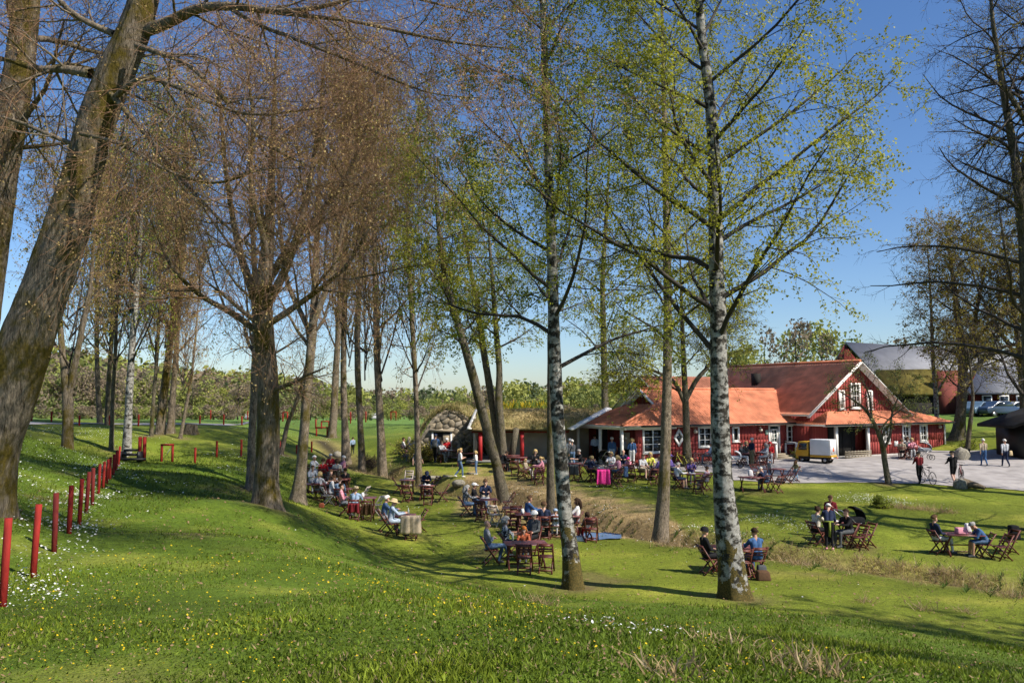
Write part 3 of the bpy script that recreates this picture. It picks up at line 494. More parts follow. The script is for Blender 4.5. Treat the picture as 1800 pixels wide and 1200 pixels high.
# right side
make_tree('big dark maple on the slope beside the barn', [stem([(1682, 772, 27), (1690, 720, 18), (1693, 660, 17), (1690, 600, 15), (1684, 560, 12), (1676, 500, 8), (1668, 440, 3)], 62), stem([(1692, 650, 12), (1706, 610, 10), (1712, 570, 9), (1722, 520, 6), (1738, 450, 2)], 62.5, False), stem([(1710, 600, 10), (1740, 570, 9), (1780, 540, 6), (1820, 520, 3)], 61, False), stem([(1692, 680, 12), (1720, 640, 10), (1760, 610, 7), (1800, 600, 3)], 60, False)],
          lv(BIRCH, n0=17, len0=5.2, t00=.22, rmin1=.014, rmin2=.012, n2=7), 61, M_alder, M_twigy, M_leafo, 26000, .14, k=14, flare=.5, branchm=M_branch, name='maple_tree')
make_tree('slim white-stemmed birch before the mossy barn roof', [stem([(1647, 735, 9), (1645, 690, 8), (1640, 640, 7), (1638, 580, 6), (1636, 520, 4), (1630, 430, 2)], 66), stem([(1648, 688, 5), (1662, 665, 4), (1675, 640, 3)], 66, False)],
          lv(BIRCH, n0=20, len0=3.6, t00=.4, rmin1=.012, rmin2=.010, grav2=-.3), 62, M_birch2, M_twigy, M_leafo, 9000, .12, k=10, flare=.4, branchm=M_branch, name='birch_tree')
make_tree('thin sapling in shade left of the dark hut', [stem([(1698, 778, 9), (1706, 740, 8), (1711, 700, 6), (1706, 650, 4), (1700, 600, 2)], 57)], lv(BIRCH, n0=12, len0=2, t00=.4, rmin1=.011, rmin2=.009, n2=4), 63, M_alder, M_twigd, M_leafo, 1500, .12, k=8, flare=.3, branchm=M_branch)
E1 = stem([(1830, 905, 40), (1816, 800, 28), (1813, 700, 26), (1808, 560, 24), (1800, 420, 20), (1783, 270, 16), (1768, 190, 13), (1756, 110, 10), (1745, 40, 8), (1738, -60, 3)], 33)
edge_t = make_tree('dark bare tree with arching branches along the photo edge', [E1, stem([(1795, 330, 18), (1815, 230, 15), (1822, 120, 12), (1830, -40, 5)], 33.4, False), stem([(1762, 150, 10), (1790, 190, 9), (1812, 240, 5)], 32.6, False)],
          lv(LIME, n0=36, t00=.2, ang0=62, len0=5.4, grav0=-.04, n1=10, len1=1.8, n2=8, len2=.7, rmin1=.009, rmin2=.006, curl1=.05), 64, M_alder, M_twigd, M_leafo, 9000, .07, k=16, flare=.5, branchm=M_branch, name='maple_tree')
copy_tree(edge_t, None, np.array(edge_t.location) + (7.5, 8.5, .1), 2.3, 'second dark bare tree behind the arching one at the photo edge', 1.05); copy_tree(edge_t, None, np.array(edge_t.location) + (4.2, -5, -.1), 4.2, 'dark bare tree beyond the photo edge, its boughs reaching in', .95)
tb = make_tree('leafing maple beyond the yard at the photo edge', [stem([(1800, 765, 14), (1798, 700, 12), (1790, 600, 10), (1776, 500, 8), (1764, 420, 5), (1755, 360, 2)], 60), stem([(1794, 640, 8), (1750, 570, 6), (1715, 500, 4), (1700, 440, 2)], 60, False), stem([(1793, 620, 8), (1820, 540, 6), (1840, 450, 3)], 60, False)],
          lv(BIRCH, n0=16, len0=4.4, t00=.25, rmin1=.012, rmin2=.009, n2=6), 65, M_alder, M_twigd, M_leafo, 12000, .12, k=12, branchm=M_branch, name='maple_tree')
# trees that stand outside the picture to the right and cast the foreground shade
for k_, (x, y, s) in enumerate([(17, 3.2, 1.0), (25.5, 9, 1.1)]):
    z = H(x, y); hgt = 17 * s
    make_tree('shade tree standing outside the picture, %s along the bank' % ('first', 'second')[k_], [(np.array([(x, y, z), (x + .1, y, z + 3), (x - .2, y + .2, z + 7), (x + .1, y, z + 12), (x, y + .2, z + hgt)]), np.array([.34, .28, .23, .14, .02]) * s)],
              lv(BIRCH, n0=24, len0=5.0, t00=.25, n2=3, rmin1=.012, rmin2=.01), 70 + k_, M_alder, M_twigd, M_leafd, 9000, .16, k=8, branchm=M_branch, group='shade trees along the bank')
# ---------------------------------------------------------------- the far wood: trees at its edge one by one, the mass behind as one
def far_crown(rng, h, w, n, size, lean=.0):
    k = rng.integers(14, 19); hz_ = rng.uniform(.16, .88, k); sp_ = .34 * np.sqrt(np.clip(1.1 - (hz_ - .35) ** 2 * 3, .15, 1)); cs = np.stack([rng.normal(0, 1, k) * w * sp_, rng.normal(0, 1, k) * w * sp_, h * hz_], 1); rs = w * rng.uniform(.16, .3, k)
    i = rng.integers(0, k, n); dirs = nrm(rng.normal(0, 1, (n, 3))); c = cs[i] + dirs * (rs[i] * rng.uniform(.55, 1.05, n))[:, None]
    a = nrm(rng.normal(0, 1, (n, 3))); b = nrm(np.cross(a, rng.normal(0, 1, (n, 3)))); s = (size * rng.uniform(.5, 1.4, n))[:, None]
    return np.stack([c - a * s, c - b * s * .6, c + a * s, c + b * s * .6], 1).reshape(-1, 3)
FAR_COL = [(.27, .29, .07), (.32, .33, .07), (.26, .20, .13), (.23, .18, .12), (.21, .24, .07), (.11, .14, .06), (.33, .34, .085)]
far_m = [mat('far foliage %d' % i, c, .8, .3, .25, transl=.3) for i, c in enumerate(FAR_COL)]
rngf = np.random.default_rng(99); FT = []
for i, c in enumerate(FAR_COL):
    r = np.random.default_rng(200 + i); h = 13.0; v = far_crown(r, h, 8.5, 1500, .34 if i not in (2, 3) else .26)
    tk = MB().tube([(0, 0, -1), (.1, 0, 3), (.0, .1, 7), (.1, 0, 11)], [.24, .2, .14, .04], 6)
    for q in range(9):
        a = r.uniform(0, 6.28); z = r.uniform(3.5, 8); l = r.uniform(2, 4); tk.tube([(0, 0, z), (math.cos(a) * l * .5, math.sin(a) * l * .5, z + l * .5), (math.cos(a) * l * .9, math.sin(a) * l * .9, z + l * 1.1)], [.08, .05, .015], 3)
    FT.append((tk.mesh('trunk', M_branch, True), mesh_np('crown', v, np.arange(len(v)).reshape(-1, 4), far_m[i]), v))
mass_v = []; mass_m = []
def far_tree(px, d, top_py, kind, single, label=None):
    X = (px - 900) / F * d; z = H(X, d); top = at(px, top_py, d)[2]; s = max(.25, (top - z) / 12.3); w = s * rngf.uniform(.9, 1.25)
    if single:
        o = put(link('forest_tree', None, None, (X, d, z), rngf.uniform(0, 6.28)), label, 'tree', 'trees along the edge of the far wood'); o.scale = (w, w, s)
        link('trunk', FT[kind][0], o); link('crown', FT[kind][1], o)
    else:
        v = FT[kind][2].reshape(-1, 4, 3)[rngf.permutation(1500)[:400]].reshape(-1, 3) * (w, w, s); a = rngf.uniform(0, 6.28); ca, sa = math.cos(a), math.sin(a)
        v = v @ np.array([[ca, sa, 0], [-sa, ca, 0], [0, 0, 1]]); c = v.reshape(-1, 4, 3); m = c.mean(1, keepdims=True); v = (m + (c - m) * 2.0).reshape(-1, 3)
        mass_v.append(v + (X, d, z)); mass_m.append(np.full(400, kind))
def skyline(px):
    return np.interp(px, [-200, 60, 120, 200, 300, 420, 520, 640, 740, 800, 900, 1000, 1100, 1250, 1900], [618, 625, 632, 640, 652, 662, 672, 686, 693, 692, 682, 678, 676, 684, 690])
names_kind = ['yellow-green leafing', 'bright green leafing', 'reddish bare', 'brown bare', 'dull green', 'dark evergreen', 'pale green']
for q in range(64):
    px = -60 + q * 19 + rngf.uniform(-6, 6); k_ = int(rngf.choice([0, 1, 2, 3, 4, 6, 0, 2]))
    far_tree(px, rngf.uniform(172, 190) if px < 800 else rngf.uniform(200, 215), skyline(px) + rngf.uniform(0, 22), k_, True, '%s tree, number %d from the left along the far wood edge' % (names_kind[k_], q + 1))
for q in range(380):
    px = rngf.uniform(-250, 2050); d = rngf.uniform(195, 300); far_tree(px, d, skyline(px) + rngf.uniform(-12, 8), int(rngf.choice([0, 1, 2, 3, 4, 5, 6, 2, 0, 1, 4, 6])), False)
for q in range(170):
    px = rngf.uniform(-200, 1250); far_tree(px, rngf.uniform(163, 172) if px < 820 else rngf.uniform(192, 200), rngf.uniform(706, 726), int(rngf.choice([2, 3, 3, 4, 0, 2])), False)
mv = np.concatenate(mass_v); put(link('far_wood', mesh_np('far_wood', mv, np.arange(len(mv)).reshape(-1, 4), far_m, midx=np.concatenate(mass_m))), 'far mixed wood in spring green and brown behind the field', 'wood', kind='stuff')
# light trees behind the red house
for k_, (px, d, top, kind) in enumerate([(1300, 105, 610, 6), (1345, 112, 590, 0), (1400, 108, 560, 3), (1445, 115, 575, 6), (1480, 120, 590, 4), (1250, 120, 630, 4), (1580, 125, 590, 3)]):
    X = (px - 900) / F * d; z = H(X, d); s = (at(px, top, d)[2] - z) / 12.3; o = put(link('tree', None, None, (X, d, z), k_ * 1.3), '%s tree behind the red house roof, %s from the chimney side' % (['pale green', 'yellow-green', 'bare brown', 'loose pale', 'dull green', 'dull olive', 'thin bare'][k_], ['third', 'fourth', 'fifth', 'sixth', 'seventh', 'first', 'last'][k_]), 'tree', 'trees behind the red house')
    o.scale = (s * .8, s * .8, s); link('trunk', FT[kind][0], o); link('crown', FT[kind][1], o)
# ---------------------------------------------------------------- buildings
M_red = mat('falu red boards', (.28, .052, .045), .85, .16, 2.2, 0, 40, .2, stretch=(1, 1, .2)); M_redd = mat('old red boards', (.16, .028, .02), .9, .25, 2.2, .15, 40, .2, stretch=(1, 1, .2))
M_white = mat('white paint', (.78, .76, .71), .6, .08, 4.); M_tile = mat('orange clay tiles', (.54, .19, .10), .75, .30, 1.3, .1, 60, .25); M_tile_lit = mat('orange tiles with added light', (.78, .33, .19), .75, .28, 1.3, .1, 60, .25); M_tileo = mat('old brown tiles', (.30, .12, .075), .85, .25, 2.6, .1, 60, .2)  # second tile colour has brightness added for the weakly sunlit left main slope
M_glass = mat('window glass', (.015, .02, .02), .06, .2, 2., spec=.7); M_dark = mat('dark interior', (.02, .018, .016), .9, .3, 2.); M_black = mat('black paint', (.015, .015, .015), .5, .2, 4.)
M_stones = [mat('field stone %d' % i, c, .95, .3, 5., .5, 18, .15) for i, c in enumerate([(.30, .25, .18), (.36, .31, .24), (.25, .215, .165), (.33, .27, .19)])]; M_stone = M_stones[1]; M_mortar = mat('mortar', (.34, .30, .24), .95, .2, 8., .4, 40)
M_plaster = mat('rough plaster', (.55, .48, .38), .95, .16, 1.5, .4, 14); M_concrete = mat('concrete', (.42, .40, .37), .9, .15, 3., .2, 50)
M_turf = attr_mat('turf', .95, .6, 40, scale=5, var=.4); M_green = mat('dark green door paint', (.012, .035, .028), .5, .15, 3.); M_wood = mat('weathered wood', (.30, .25, .18), .85, .25, 4., .2, 50, stretch=(1, 1, 8))
M_grey = mat('grey sheet roof', (.30, .30, .31), .65, .12, 1.2, 0, 30, .3); M_moss = mat('mossy thatch', (.085, .07, .016), .95, .35, 1.5, .7, 12, .1, col2=(.16, .13, .03))
M_steel = mat('galvanised steel', (.5, .5, .5), .4, .1, 5., metal=.8)
def tiles(name, p00, p10, p01, p11, parent, m, du=.22, dv=.36, amp=.035):     # pantiles laid as a wavy, stepped sheet: eave p00-p10, ridge p01-p11
    p00, p10, p01, p11 = [np.array(p, float) for p in (p00, p10, p01, p11)]
    w = max(np.linalg.norm(p10 - p00), np.linalg.norm(p11 - p01)); h = max(np.linalg.norm(p01 - p00), np.linalg.norm(p11 - p10)); nu = max(2, int(w / du)) * 5; nr = max(1, int(h / dv))
    vv = []; st = []
    for r in range(nr): vv += [r / nr + 1e-4, (r + 1) / nr - 1e-4]; st += [1., 0.]
    u = np.linspace(0, 1, nu + 1); V = np.array(vv)[:, None, None]; U = u[None, :, None]
    P = (p00 * (1 - U) + p10 * U) * (1 - V) + (p01 * (1 - U) + p11 * U) * V
    nn = np.cross(p10 - p00 + p11 - p01, p01 - p00 + p11 - p10); nn /= np.linalg.norm(nn)
    if nn[2] < 0: nn = -nn
    # the wave keeps its width even where the sheet tapers: measure along the eave direction
    e = (p10 - p00 + (p11 - p01)); e /= np.linalg.norm(e); s = ((P - p00) @ e) / du
    z = amp * (.55 + .45 * np.cos(2 * np.pi * s)) + .028 * np.array(st)[:, None] + .006 * RNG.normal(0, 1, (len(vv), 1))
    P = P + nn * z[..., None]; a, b = P.shape[:2]; i = np.arange(a - 1)[:, None]; j = np.arange(b - 1)[None]
    q = np.stack([i * b + j, i * b + j + 1, (i + 1) * b + j + 1, (i + 1) * b + j], -1).reshape(-1, 4)
    mb = MB().add(P, q); mb.prism([p00 - nn * .1, p10 - nn * .1, p11 - nn * .1, p01 - nn * .1], nn * .09, m=1)
    o = mb.build(name, [m, M_white], parent); put(o, kind='stuff'); return o
def wall(name, p0, p1, z0, z1, holes, parent, m=None, top=None, battens=True, th=.14, bm=None, sp=.27):
    """board wall from p0 to p1 (xy, outside on the right-hand side of p0->p1), with window holes (x0,x1,z0,z1 along the wall); top(x) gives a gable line"""
    m = m or M_red; p0 = np.array(p0, float); p1 = np.array(p1, float); Lw = np.linalg.norm(p1 - p0); d = (p1 - p0) / Lw; n = np.array([d[1], -d[0]])
    P = lambda x, z, o: np.array([*(p0 + d * x + n * o), z])
    xs = sorted({0, Lw} | {h[0] for h in holes} | {h[1] for h in holes}); zs = sorted({z0, z1} | {h[2] for h in holes} | {h[3] for h in holes}); mb = MB()
    for xa, xb in zip(xs[:-1], xs[1:]):
        for za, zb in zip(zs[:-1], zs[1:]):
            if any(h[0] - 1e-6 <= xa and xb <= h[1] + 1e-6 and h[2] - 1e-6 <= za and zb <= h[3] + 1e-6 for h in holes): continue
            mb.prism([P(xa, za, 0), P(xb, za, 0), P(xb, zb, 0), P(xa, zb, 0)], np.array([*(-n * th), 0]))
    if top:
        xx = np.linspace(0, Lw, 41); pts = [P(x, max(z1 - .01, top(x)), 0) for x in xx]; mb.prism([P(0, z1 - .01, 0)] + pts + [P(Lw, z1 - .01, 0)], np.array([*(-n * th), 0]))
    o = mb.build(name, m, parent)
    if battens:
        bb = MB()
        for x in np.arange(sp / 2, Lw, sp):
            t = (top(x) if top else z1) - .02; iv = [(z0, t)]
            for h in holes:
                if h[0] - .02 < x < h[1] + .02: iv = [s for a, b in iv for s in ((a, min(b, h[2])), (max(a, h[3]), b)) if s[1] - s[0] > .03]
            for a, b in iv: bb.prism([P(x - .028, a, 0), P(x + .028, a, 0), P(x + .028, b, 0), P(x - .028, b, 0)], np.array([*(n * .026), 0]))
        put(bb.build('battens', bm or m, o), kind='stuff')
    return P
def window(P, x0, x1, z0, z1, parent, nx=2, nz=3, case=.09, name='window', fm=None, sill=True):
    """casement set into a hole of a wall frame P(x,z,out): the frame, bars, panes of glass and a casing"""
    fm = fm or M_white; f = MB(); n = P(0, 0, 1) - P(0, 0, 0)
    def slab(xa, xb, za, zb, o0, o1): f.prism([P(xa, za, o0), P(xb, za, o0), P(xb, zb, o0), P(xa, zb, o0)], n * (o1 - o0))
    c = case
    slab(x0 - c, x0 + .03, z0 - c, z1 + c, -.06, .05); slab(x1 - .03, x1 + c, z0 - c, z1 + c, -.06, .05); slab(x0 + .03, x1 - .03, z1 - .03, z1 + c, -.06, .052); slab(x0 + .03, x1 - .03, z0 - c, z0 + .03, -.06, .052)
    o = f.build(name, fm, parent); b = MB(); f = b
    for i in range(1, nx): x = x0 + (x1 - x0) * i / nx; slab(x - (.035 if nx == 2 else .018), x + (.035 if nx == 2 else .018), z0 + .03, z1 - .03, -.05, .0)
    for i in range(1, nz): z = z0 + (z1 - z0) * i / nz; slab(x0 + .03, x1 - .03, z - .018, z + .018, -.052, -.012)
    if nx * nz > 1: b.build('glazing_bar', fm, o)
    for i in range(nx):
        for k in range(nz):
            g = MB(); f = g; xa = x0 + .03 + (x1 - x0 - .06) * i / nx; xb = x0 + .03 + (x1 - x0 - .06) * (i + 1) / nx; za = z0 + .03 + (z1 - z0 - .06) * k / nz; zb = z0 + .03 + (z1 - z0 - .06) * (k + 1) / nz
            slab(xa + .004, xb - .004, za + .004, zb - .004, -.09 - .002 * ((i + k) % 2), -.07); g.build('pane', M_glass, o)
    if sill: s = MB(); f = s; slab(x0 - c - .03, x1 + c + .03, z0 - c - .03, z0 - c, -.02, .09); s.build('sill', fm, o)
    return o
HZ = 1.03
HO = thing('red_house', 'long red wooden house with orange tiled roofs and white gable', 'house', (10.05, 51.25, HZ), math.radians(30))
# -- wing
hw = [(2.0, 3.0, .98, 2.1), (4.93, 5.37, 1.25, 2.05), (8.25, 9.1, .3, 2.12), (9.95, 10.85, 1.0, 2.1)]
Pw = wall('wing_wall', (-3.0, 0), (11.6, 0), 0, 2.5, [(x0 + 3, x1 + 3, a, b) for x0, x1, a, b in hw] + [(.56, 2.03, .75, 2.08)], HO)
for h, nxz in zip(hw, ((2, 3), (1, 1), None, (2, 3))):
    if nxz: window(Pw, h[0] + 3, h[1] + 3, h[2], h[3], HO, *nxz)
window(Pw, .56, 2.03, .75, 2.08, HO, 2, 3)
# diamond window
dm = MB(); c0 = Pw(3.3, 1.55, .03); n3 = Pw(0, 0, 1) - Pw(0, 0, 0); ex = Pw(1, 0, 0) - Pw(0, 0, 0); ez = np.array([0, 0, 1.])
def dia(r): return [c0 + ex * r * .72, c0 + ez * r, c0 - ex * r * .72, c0 - ez * r]
for i in range(4):
    A, B_ = dia(.58), dia(.33); dm.prism([A[i], A[(i + 1) % 4], B_[(i + 1) % 4], B_[i]], n3 * .05)
dw = dm.build('diamond_window', M_white, HO); MB().prism(dia(.335), n3 * .02).build('pane', M_glass, dw)
# door with panes
d0 = MB().prism([Pw(11.27, .3, -.08), Pw(12.08, .3, -.08), Pw(12.08, 2.1, -.08), Pw(11.27, 2.1, -.08)], n3 * .05).build('door', M_green, HO)
window(Pw, 11.42, 11.93, 1.05, 1.88, d0, 2, 3, .05, 'door_window', sill=False)
fr_ = MB()
for xa, xb, za, zb in ((11.15, 11.27, .3, 2.25), (12.08, 12.2, .3, 2.25), (11.27, 12.08, 2.12, 2.25)): fr_.prism([Pw(xa, za, -.1), Pw(xb, za, -.1), Pw(xb, zb, -.1), Pw(xa, zb, -.1)], n3 * .16)
fr_.build('door_frame', M_white, HO)
for k in range(3): MB().box((8.7, -.35 - .3 * (2 - k), .07 + k * .1), (1.9 - .25 * k, .34, .1)).build('step', M_wood, HO)
for x in (7.75, 9.65):
    MB().box((x, -1.0, .5), (.12, .12, 1.0)).box((x, -.1, .5), (.12, .1, 1.0)).bar((x, -1.1, 1.02), (x, -.06, 1.1), .12, .06).build('railing', M_white, HO)
for x0, x1 in ((6.55, 7.6), (9.8, 11.0)):
    rl = MB().box(((x0 + x1) / 2, -.95, .98), (x1 - x0, .09, .06)).box(((x0 + x1) / 2, -.95, .2), (x1 - x0, .07, .06))
    for x in np.arange(x0 + .06, x1, .14): rl.box((x, -.95, .59), (.09, .03, .72))
    rl.build('porch_rail', M_redd, HO)
MB().box((3.62, -.035, 1.1), (.2, .06, 2.2)).build('corner_board', M_white, HO); MB().tube([(3.85, -.32, 2.3), (3.8, -.12, 2.1), (3.78, -.09, 1.9)], .045, 8).build('downpipe', M_black, HO)
MB().box((4.4, -.1, 2.28), (14.6, .06, .16)).build('eave_board', M_white, HO)
MB().tube([(-3.0, -.52, 2.31), (10.2, -.52, 2.31)], .055, 8).build('gutter', M_black, HO)
tiles('wing_roof', (-.35, -.45, 2.3), (12.4, -.45, 2.3), (-.35, 3, 4.58), (12.4, 3, 4.58), HO, M_tile)
tiles('wing_roof_back', (-.35, 6.4, 2.3), (12.4, 6.4, 2.3), (-.35, 3, 4.58), (12.4, 3, 4.58), HO, M_tile)
MB().tube([(-.4, 3, 4.62), (12, 3, 4.62)], .1, 8).build('ridge_tiles', M_tile, HO)
wall('wing_gable', (0, 6), (0, 0), 0, 2.4, [], HO, M_redd, top=lambda x: 2.4 + (3 - abs(x - 3)) * .66)
for s in (0, 1):
    y0 = -.5 if s == 0 else 6.5; MB().bar((-.4, y0, 2.25), (-.4, 3, 4.6), .06, .2, (1, 0, 0)).build('barge_board', M_white, HO)
MB().box((-.33, 3, 4.15), (.05, .5, .09)).bar((-.33, 2.7, 4.05), (-.33, 3.1, 4.45), .05, .07).build('gable_ornament', M_white, HO)
# left porch roof
tiles('porch_roof', (-4.4, 4.9, 2.32), (-4.4, -.45, 2.32), (-.4, 4.2, 3.55), (-.4, .9, 3.62), HO, M_tile); tiles('porch_roof_front', (-4.4, -.45, 2.32), (-.3, -.45, 2.32), (-.7, .85, 3.55), (-.3, .85, 3.6), HO, M_tile)
MB().tube([(-4.4, -.45, 2.4), (-.5, .9, 3.68)], .09, 8).build('hip_tiles', M_tile, HO)
for y in (.05, 2.2, 4.6): MB().box((-4.05, y, 1.15), (.15, .15, 2.3)).build('porch_post', M_white, HO)
MB().box((-4.05, 2.2, 2.2), (.13, 5.0, .2)).box((-2.1, -.2, 2.2), (4.1, .1, .18)).build('porch_beam', M_white, HO)
wall('porch_inner_wall', (-2.9, 5.5), (-2.9, 0), 0, 2.35, [(1.2, 2.5, 0, 2.1)], HO, M_redd); MB().box((-2.2, 3.6, 1.1), (1.3, 1.8, 2.2)).build('porch_interior', M_dark, HO)
MB().box((-3.0, 1.1, 1.45), (.03, .9, .9)).build('menu_board', M_wood, HO)
# -- main gable house
gx0, gx1, gc, gzr = 10.5, 19.7, 15.1, 6.5
topf = lambda x: 6.42 - abs(x + gx0 - gc) * .685
Pg = wall('gable_wall', (gx0, -1.5), (gx1, -1.5), 0, 3.0, [], HO, top=None)
Pg2 = wall('gable_wall', (gx0, -1.5), (gx1, -1.5), 3.0, 3.25, [], HO, top=lambda x: max(3.25, topf(x)), battens=True)
for x, w_, z0, z1, a, b in ((14.98, .42, 3.35, 4.95, 3, 4), (13.55, .2, 3.3, 4.45, 2, 3), (16.5, .2, 3.3, 4.45, 2, 3)):
    P2 = lambda X, Z, o: Pg(X, Z, o + .1); window(P2, x - w_ - gx0, x + w_ - gx0, z0, z1, HO, a, b, .09)
tiles('main_roof', (9.8, 10.5, 2.88), (9.8, -2.0, 2.88), (15.1, 10.5, 6.52), (15.1, -2.0, 6.52), HO, M_tile_lit); tiles('main_roof_right', (20.4, -2.0, 2.88), (20.4, 10.5, 2.88), (15.1, -2.0, 6.52), (15.1, 10.5, 6.52), HO, M_tile)
MB().tube([(15.1, -2.0, 6.57), (15.1, 10.5, 6.57)], .11, 8).build('ridge_tiles', M_tile, HO)
for sx in (-1, 1): MB().bar((gc + sx * 5.45, -2.04, 2.72), (gc, -2.04, 6.46), .06, .24, (0, 1, 0)).build('barge_board', M_white, HO)
wall('main_left_wall', (gx0, 3), (gx0, -1.5), 0, 3.1, [], HO); wall('main_right_wall', (23.7, -2.4), (23.7, 6), 0, 2.3, [], HO)
tiles('lower_roof', (10.2, -2.95, 2.24), (24.2, -2.95, 2.24), (12.2, -1.5, 3.1), (20.8, -1.5, 3.1), HO, M_tile); tiles('lower_roof_side', (24.2, -2.95, 2.24), (24.2, 6.5, 2.24), (20.8, -1.5, 3.1), (20.8, 6.5, 3.1), HO, M_tile)
tiles('lower_roof_side', (10.2, .3, 2.24), (10.2, -2.95, 2.24), (11.2, .3, 2.9), (12.2, -1.5, 3.1), HO, M_tile)
hv = [(16.75, 17.35), (18.95, 19.6), (20.95, 21.6)]
Pv = wall('veranda_wall', (15.15, -2.4), (23.7, -2.4), .12, 2.3, [(a - 15.15, b - 15.15, .98, 2.0) for a, b in hv], HO)
for a, b in hv: window(Pv, a - 15.15, b - 15.15, .98, 2.0, HO, 2, 3, .13)
MB().box((17.2, -2.28, .06), (13, .5, .14)).build('plinth', M_concrete, HO)
for x in (11.85, 15.08): MB().box((x, -2.42, 1.15), (.2, .17, 2.2)).build('porch_post', M_white, HO)
MB().box((17.1, -2.72, 2.19), (13.7, .06, .14)).build('eave_board', M_white, HO); MB().tube([(10.2, -2.98, 2.22), (24.2, -2.98, 2.22)], .05, 8).build('gutter', M_black, HO)
MB().box((23.74, -2.42, 1.15), (.12, .12, 2.2)).build('corner_board', M_white, HO)
pi = MB().box((13.45, -1.58, 1.05), (2.7, .1, 2.1)).build('porch_shade_panel', M_dark, HO)  # dark panel on the wall stands in for the shade inside the open porch
for x in (12.6, 13.5, 14.4): MB().box((x, -1.655, 1.05), (.06, .04, 2.0)).build('door_bar', M_dark, HO)
ch = MB()
for r in range(4): ch.box((13.4, -2.9, .08 + r * .12), (2.6, .08, .06))
for x in np.arange(12.2, 14.8, .32): ch.box((x, -2.86, .25), (.05, .05, .5))
ch.build('crate_bench', M_wood, HO)
MB().box((24.15, -1.9, 1.05), (.7, .06, 1.9)).build('side_door', M_black, HO)
for x, y, nme in ((7.25, -.1, 'wall_lamp'), (1.55, -.1, 'wall_lamp'), (23.0, -2.5, 'wall_lamp')): MB().ball((x, y - .08, 1.9), .13, 10, 7).box((x, y, 2.08), (.06, .18, .06)).build(nme, M_plaster, HO, True)
MB().box((7.95, -.04, 1.72), (.24, .03, .3)).build('green_plaque', mat('pale green plaque', (.35, .5, .4), .5), HO); MB().box((18.05, -2.46, .82), (.38, .03, .34)).build('notice', M_white, HO)
# -- rear volume
tiles('rear_roof', (5, 6.3, 3.3), (15, 6.3, 3.3), (5, 9.53, 5.65), (15, 9.53, 5.65), HO, M_tileo); tiles('rear_roof_back', (5, 12.8, 3.3), (15, 12.8, 3.3), (5, 9.53, 5.65), (15, 9.53, 5.65), HO, M_tileo)
wall('rear_gable', (5.4, 12.4), (5.4, 6.7), 0, 3.3, [], HO, M_redd, top=lambda x: 3.3 + (2.85 - abs(x - 2.85)) * .78)
for y0 in (6.1, 12.95): MB().bar((4.95, y0, 3.12), (4.95, 9.53, 5.62), .06, .2, (1, 0, 0)).build('barge_board', mat('grey weathered paint', (.45, .43, .38), .7), HO)
MB().box((13.0, 5.6, 5.35), (.5, .5, 1.0)).build('chimney', M_dark, HO)
# -- turf roofed shed
def blades(pts, nrmv, hgt, wid, cols, rng, name, parent=None, lean=.5, m=None, flat=None):
    n = len(pts); a = rng.uniform(0, 6.28, n); w = wid * rng.uniform(.7, 1.3, n); s = np.stack([np.cos(a), np.sin(a), np.zeros(n)], 1) * w[:, None]; h = (hgt * rng.uniform(.5, 1.3, n))[:, None]
    up = nrm(np.asarray(nrmv) + np.stack([rng.normal(0, lean, n), rng.normal(0, lean, n), np.zeros(n)], 1)); bend = np.stack([rng.normal(0, .35, n), rng.normal(0, .35, n), -.1 * np.ones(n)], 1)
    mid = pts + up * h * .55; tip = pts + up * h + bend * h * .6
    if flat is not None:
        b1 = np.arange(n) * 3; fm_ = ~np.broadcast_to(flat, (n,)); v = np.stack([pts - s, pts + s, tip], 1).reshape(-1, 3); k3 = np.where(fm_)[0]; v5 = np.stack([pts - s, pts + s, mid + s * .7, mid - s * .7, tip], 1)[k3].reshape(-1, 3); k1 = np.where(~fm_)[0]; v3 = np.stack([pts - s, pts + s, tip], 1)[k1].reshape(-1, 3); b5 = np.arange(len(k3))[:, None] * 5; b3 = len(v5) + np.arange(len(k1))[:, None] * 3
        me = mesh_np(name, np.concatenate([v5, v3]), b5 + np.array([[0, 1, 2, 3]]), m or M_blade, False, np.concatenate([b5 + np.array([[3, 2, 4]]), b3 + np.array([[0, 1, 2]])])); tint(me, np.concatenate([np.repeat(cols[k3], 5, 0), np.repeat(cols[k1], 3, 0)])); return link(name, me, parent)
    v = np.stack([pts - s, pts + s, mid + s * .7, mid - s * .7, tip], 1).reshape(-1, 3); b = np.arange(n)[:, None] * 5
    me = mesh_np(name, v, b + np.array([[0, 1, 2, 3]]), m or M_blade, False, b + np.array([[3, 2, 4]])); tint(me, np.repeat(cols, 5, 0)); return link(name, me, parent)
M_blade = attr_mat('grass blades', .6, 0, transl=.35, scale=3, var=.3)
SH = thing('turf_shed', 'low open shed with dry turf roof and red posts', 'shed', (.5, 51, H(.5, 51)))
so_ = np.array(SH.location); lc = lambda p: np.array(p, float) - so_
e0, e1, r0_, r1_ = [np.array(p) for p in ((-2.55, 50.9, 3.12), (3.45, 50.9, 3.12), (-2.2, 54.6, 4.2), (6.25, 54.6, 4.25))]
rf = MB(); n_ = 30; U = np.linspace(0, 1, n_)[None, :, None]; V = np.linspace(0, 1, 14)[:, None, None]; PR = (e0 * (1 - U) + e1 * U) * (1 - V) + (r0_ * (1 - U) + r1_ * U) * V; PR[..., 2] += .07 * noise2(PR[..., 0], PR[..., 1], 8, 3, 2.5) + .1
ii = np.arange(13)[:, None]; jj = np.arange(n_ - 1)[None]; rq = np.stack([ii * n_ + jj, ii * n_ + jj + 1, (ii + 1) * n_ + jj + 1, (ii + 1) * n_ + jj], -1).reshape(-1, 4)
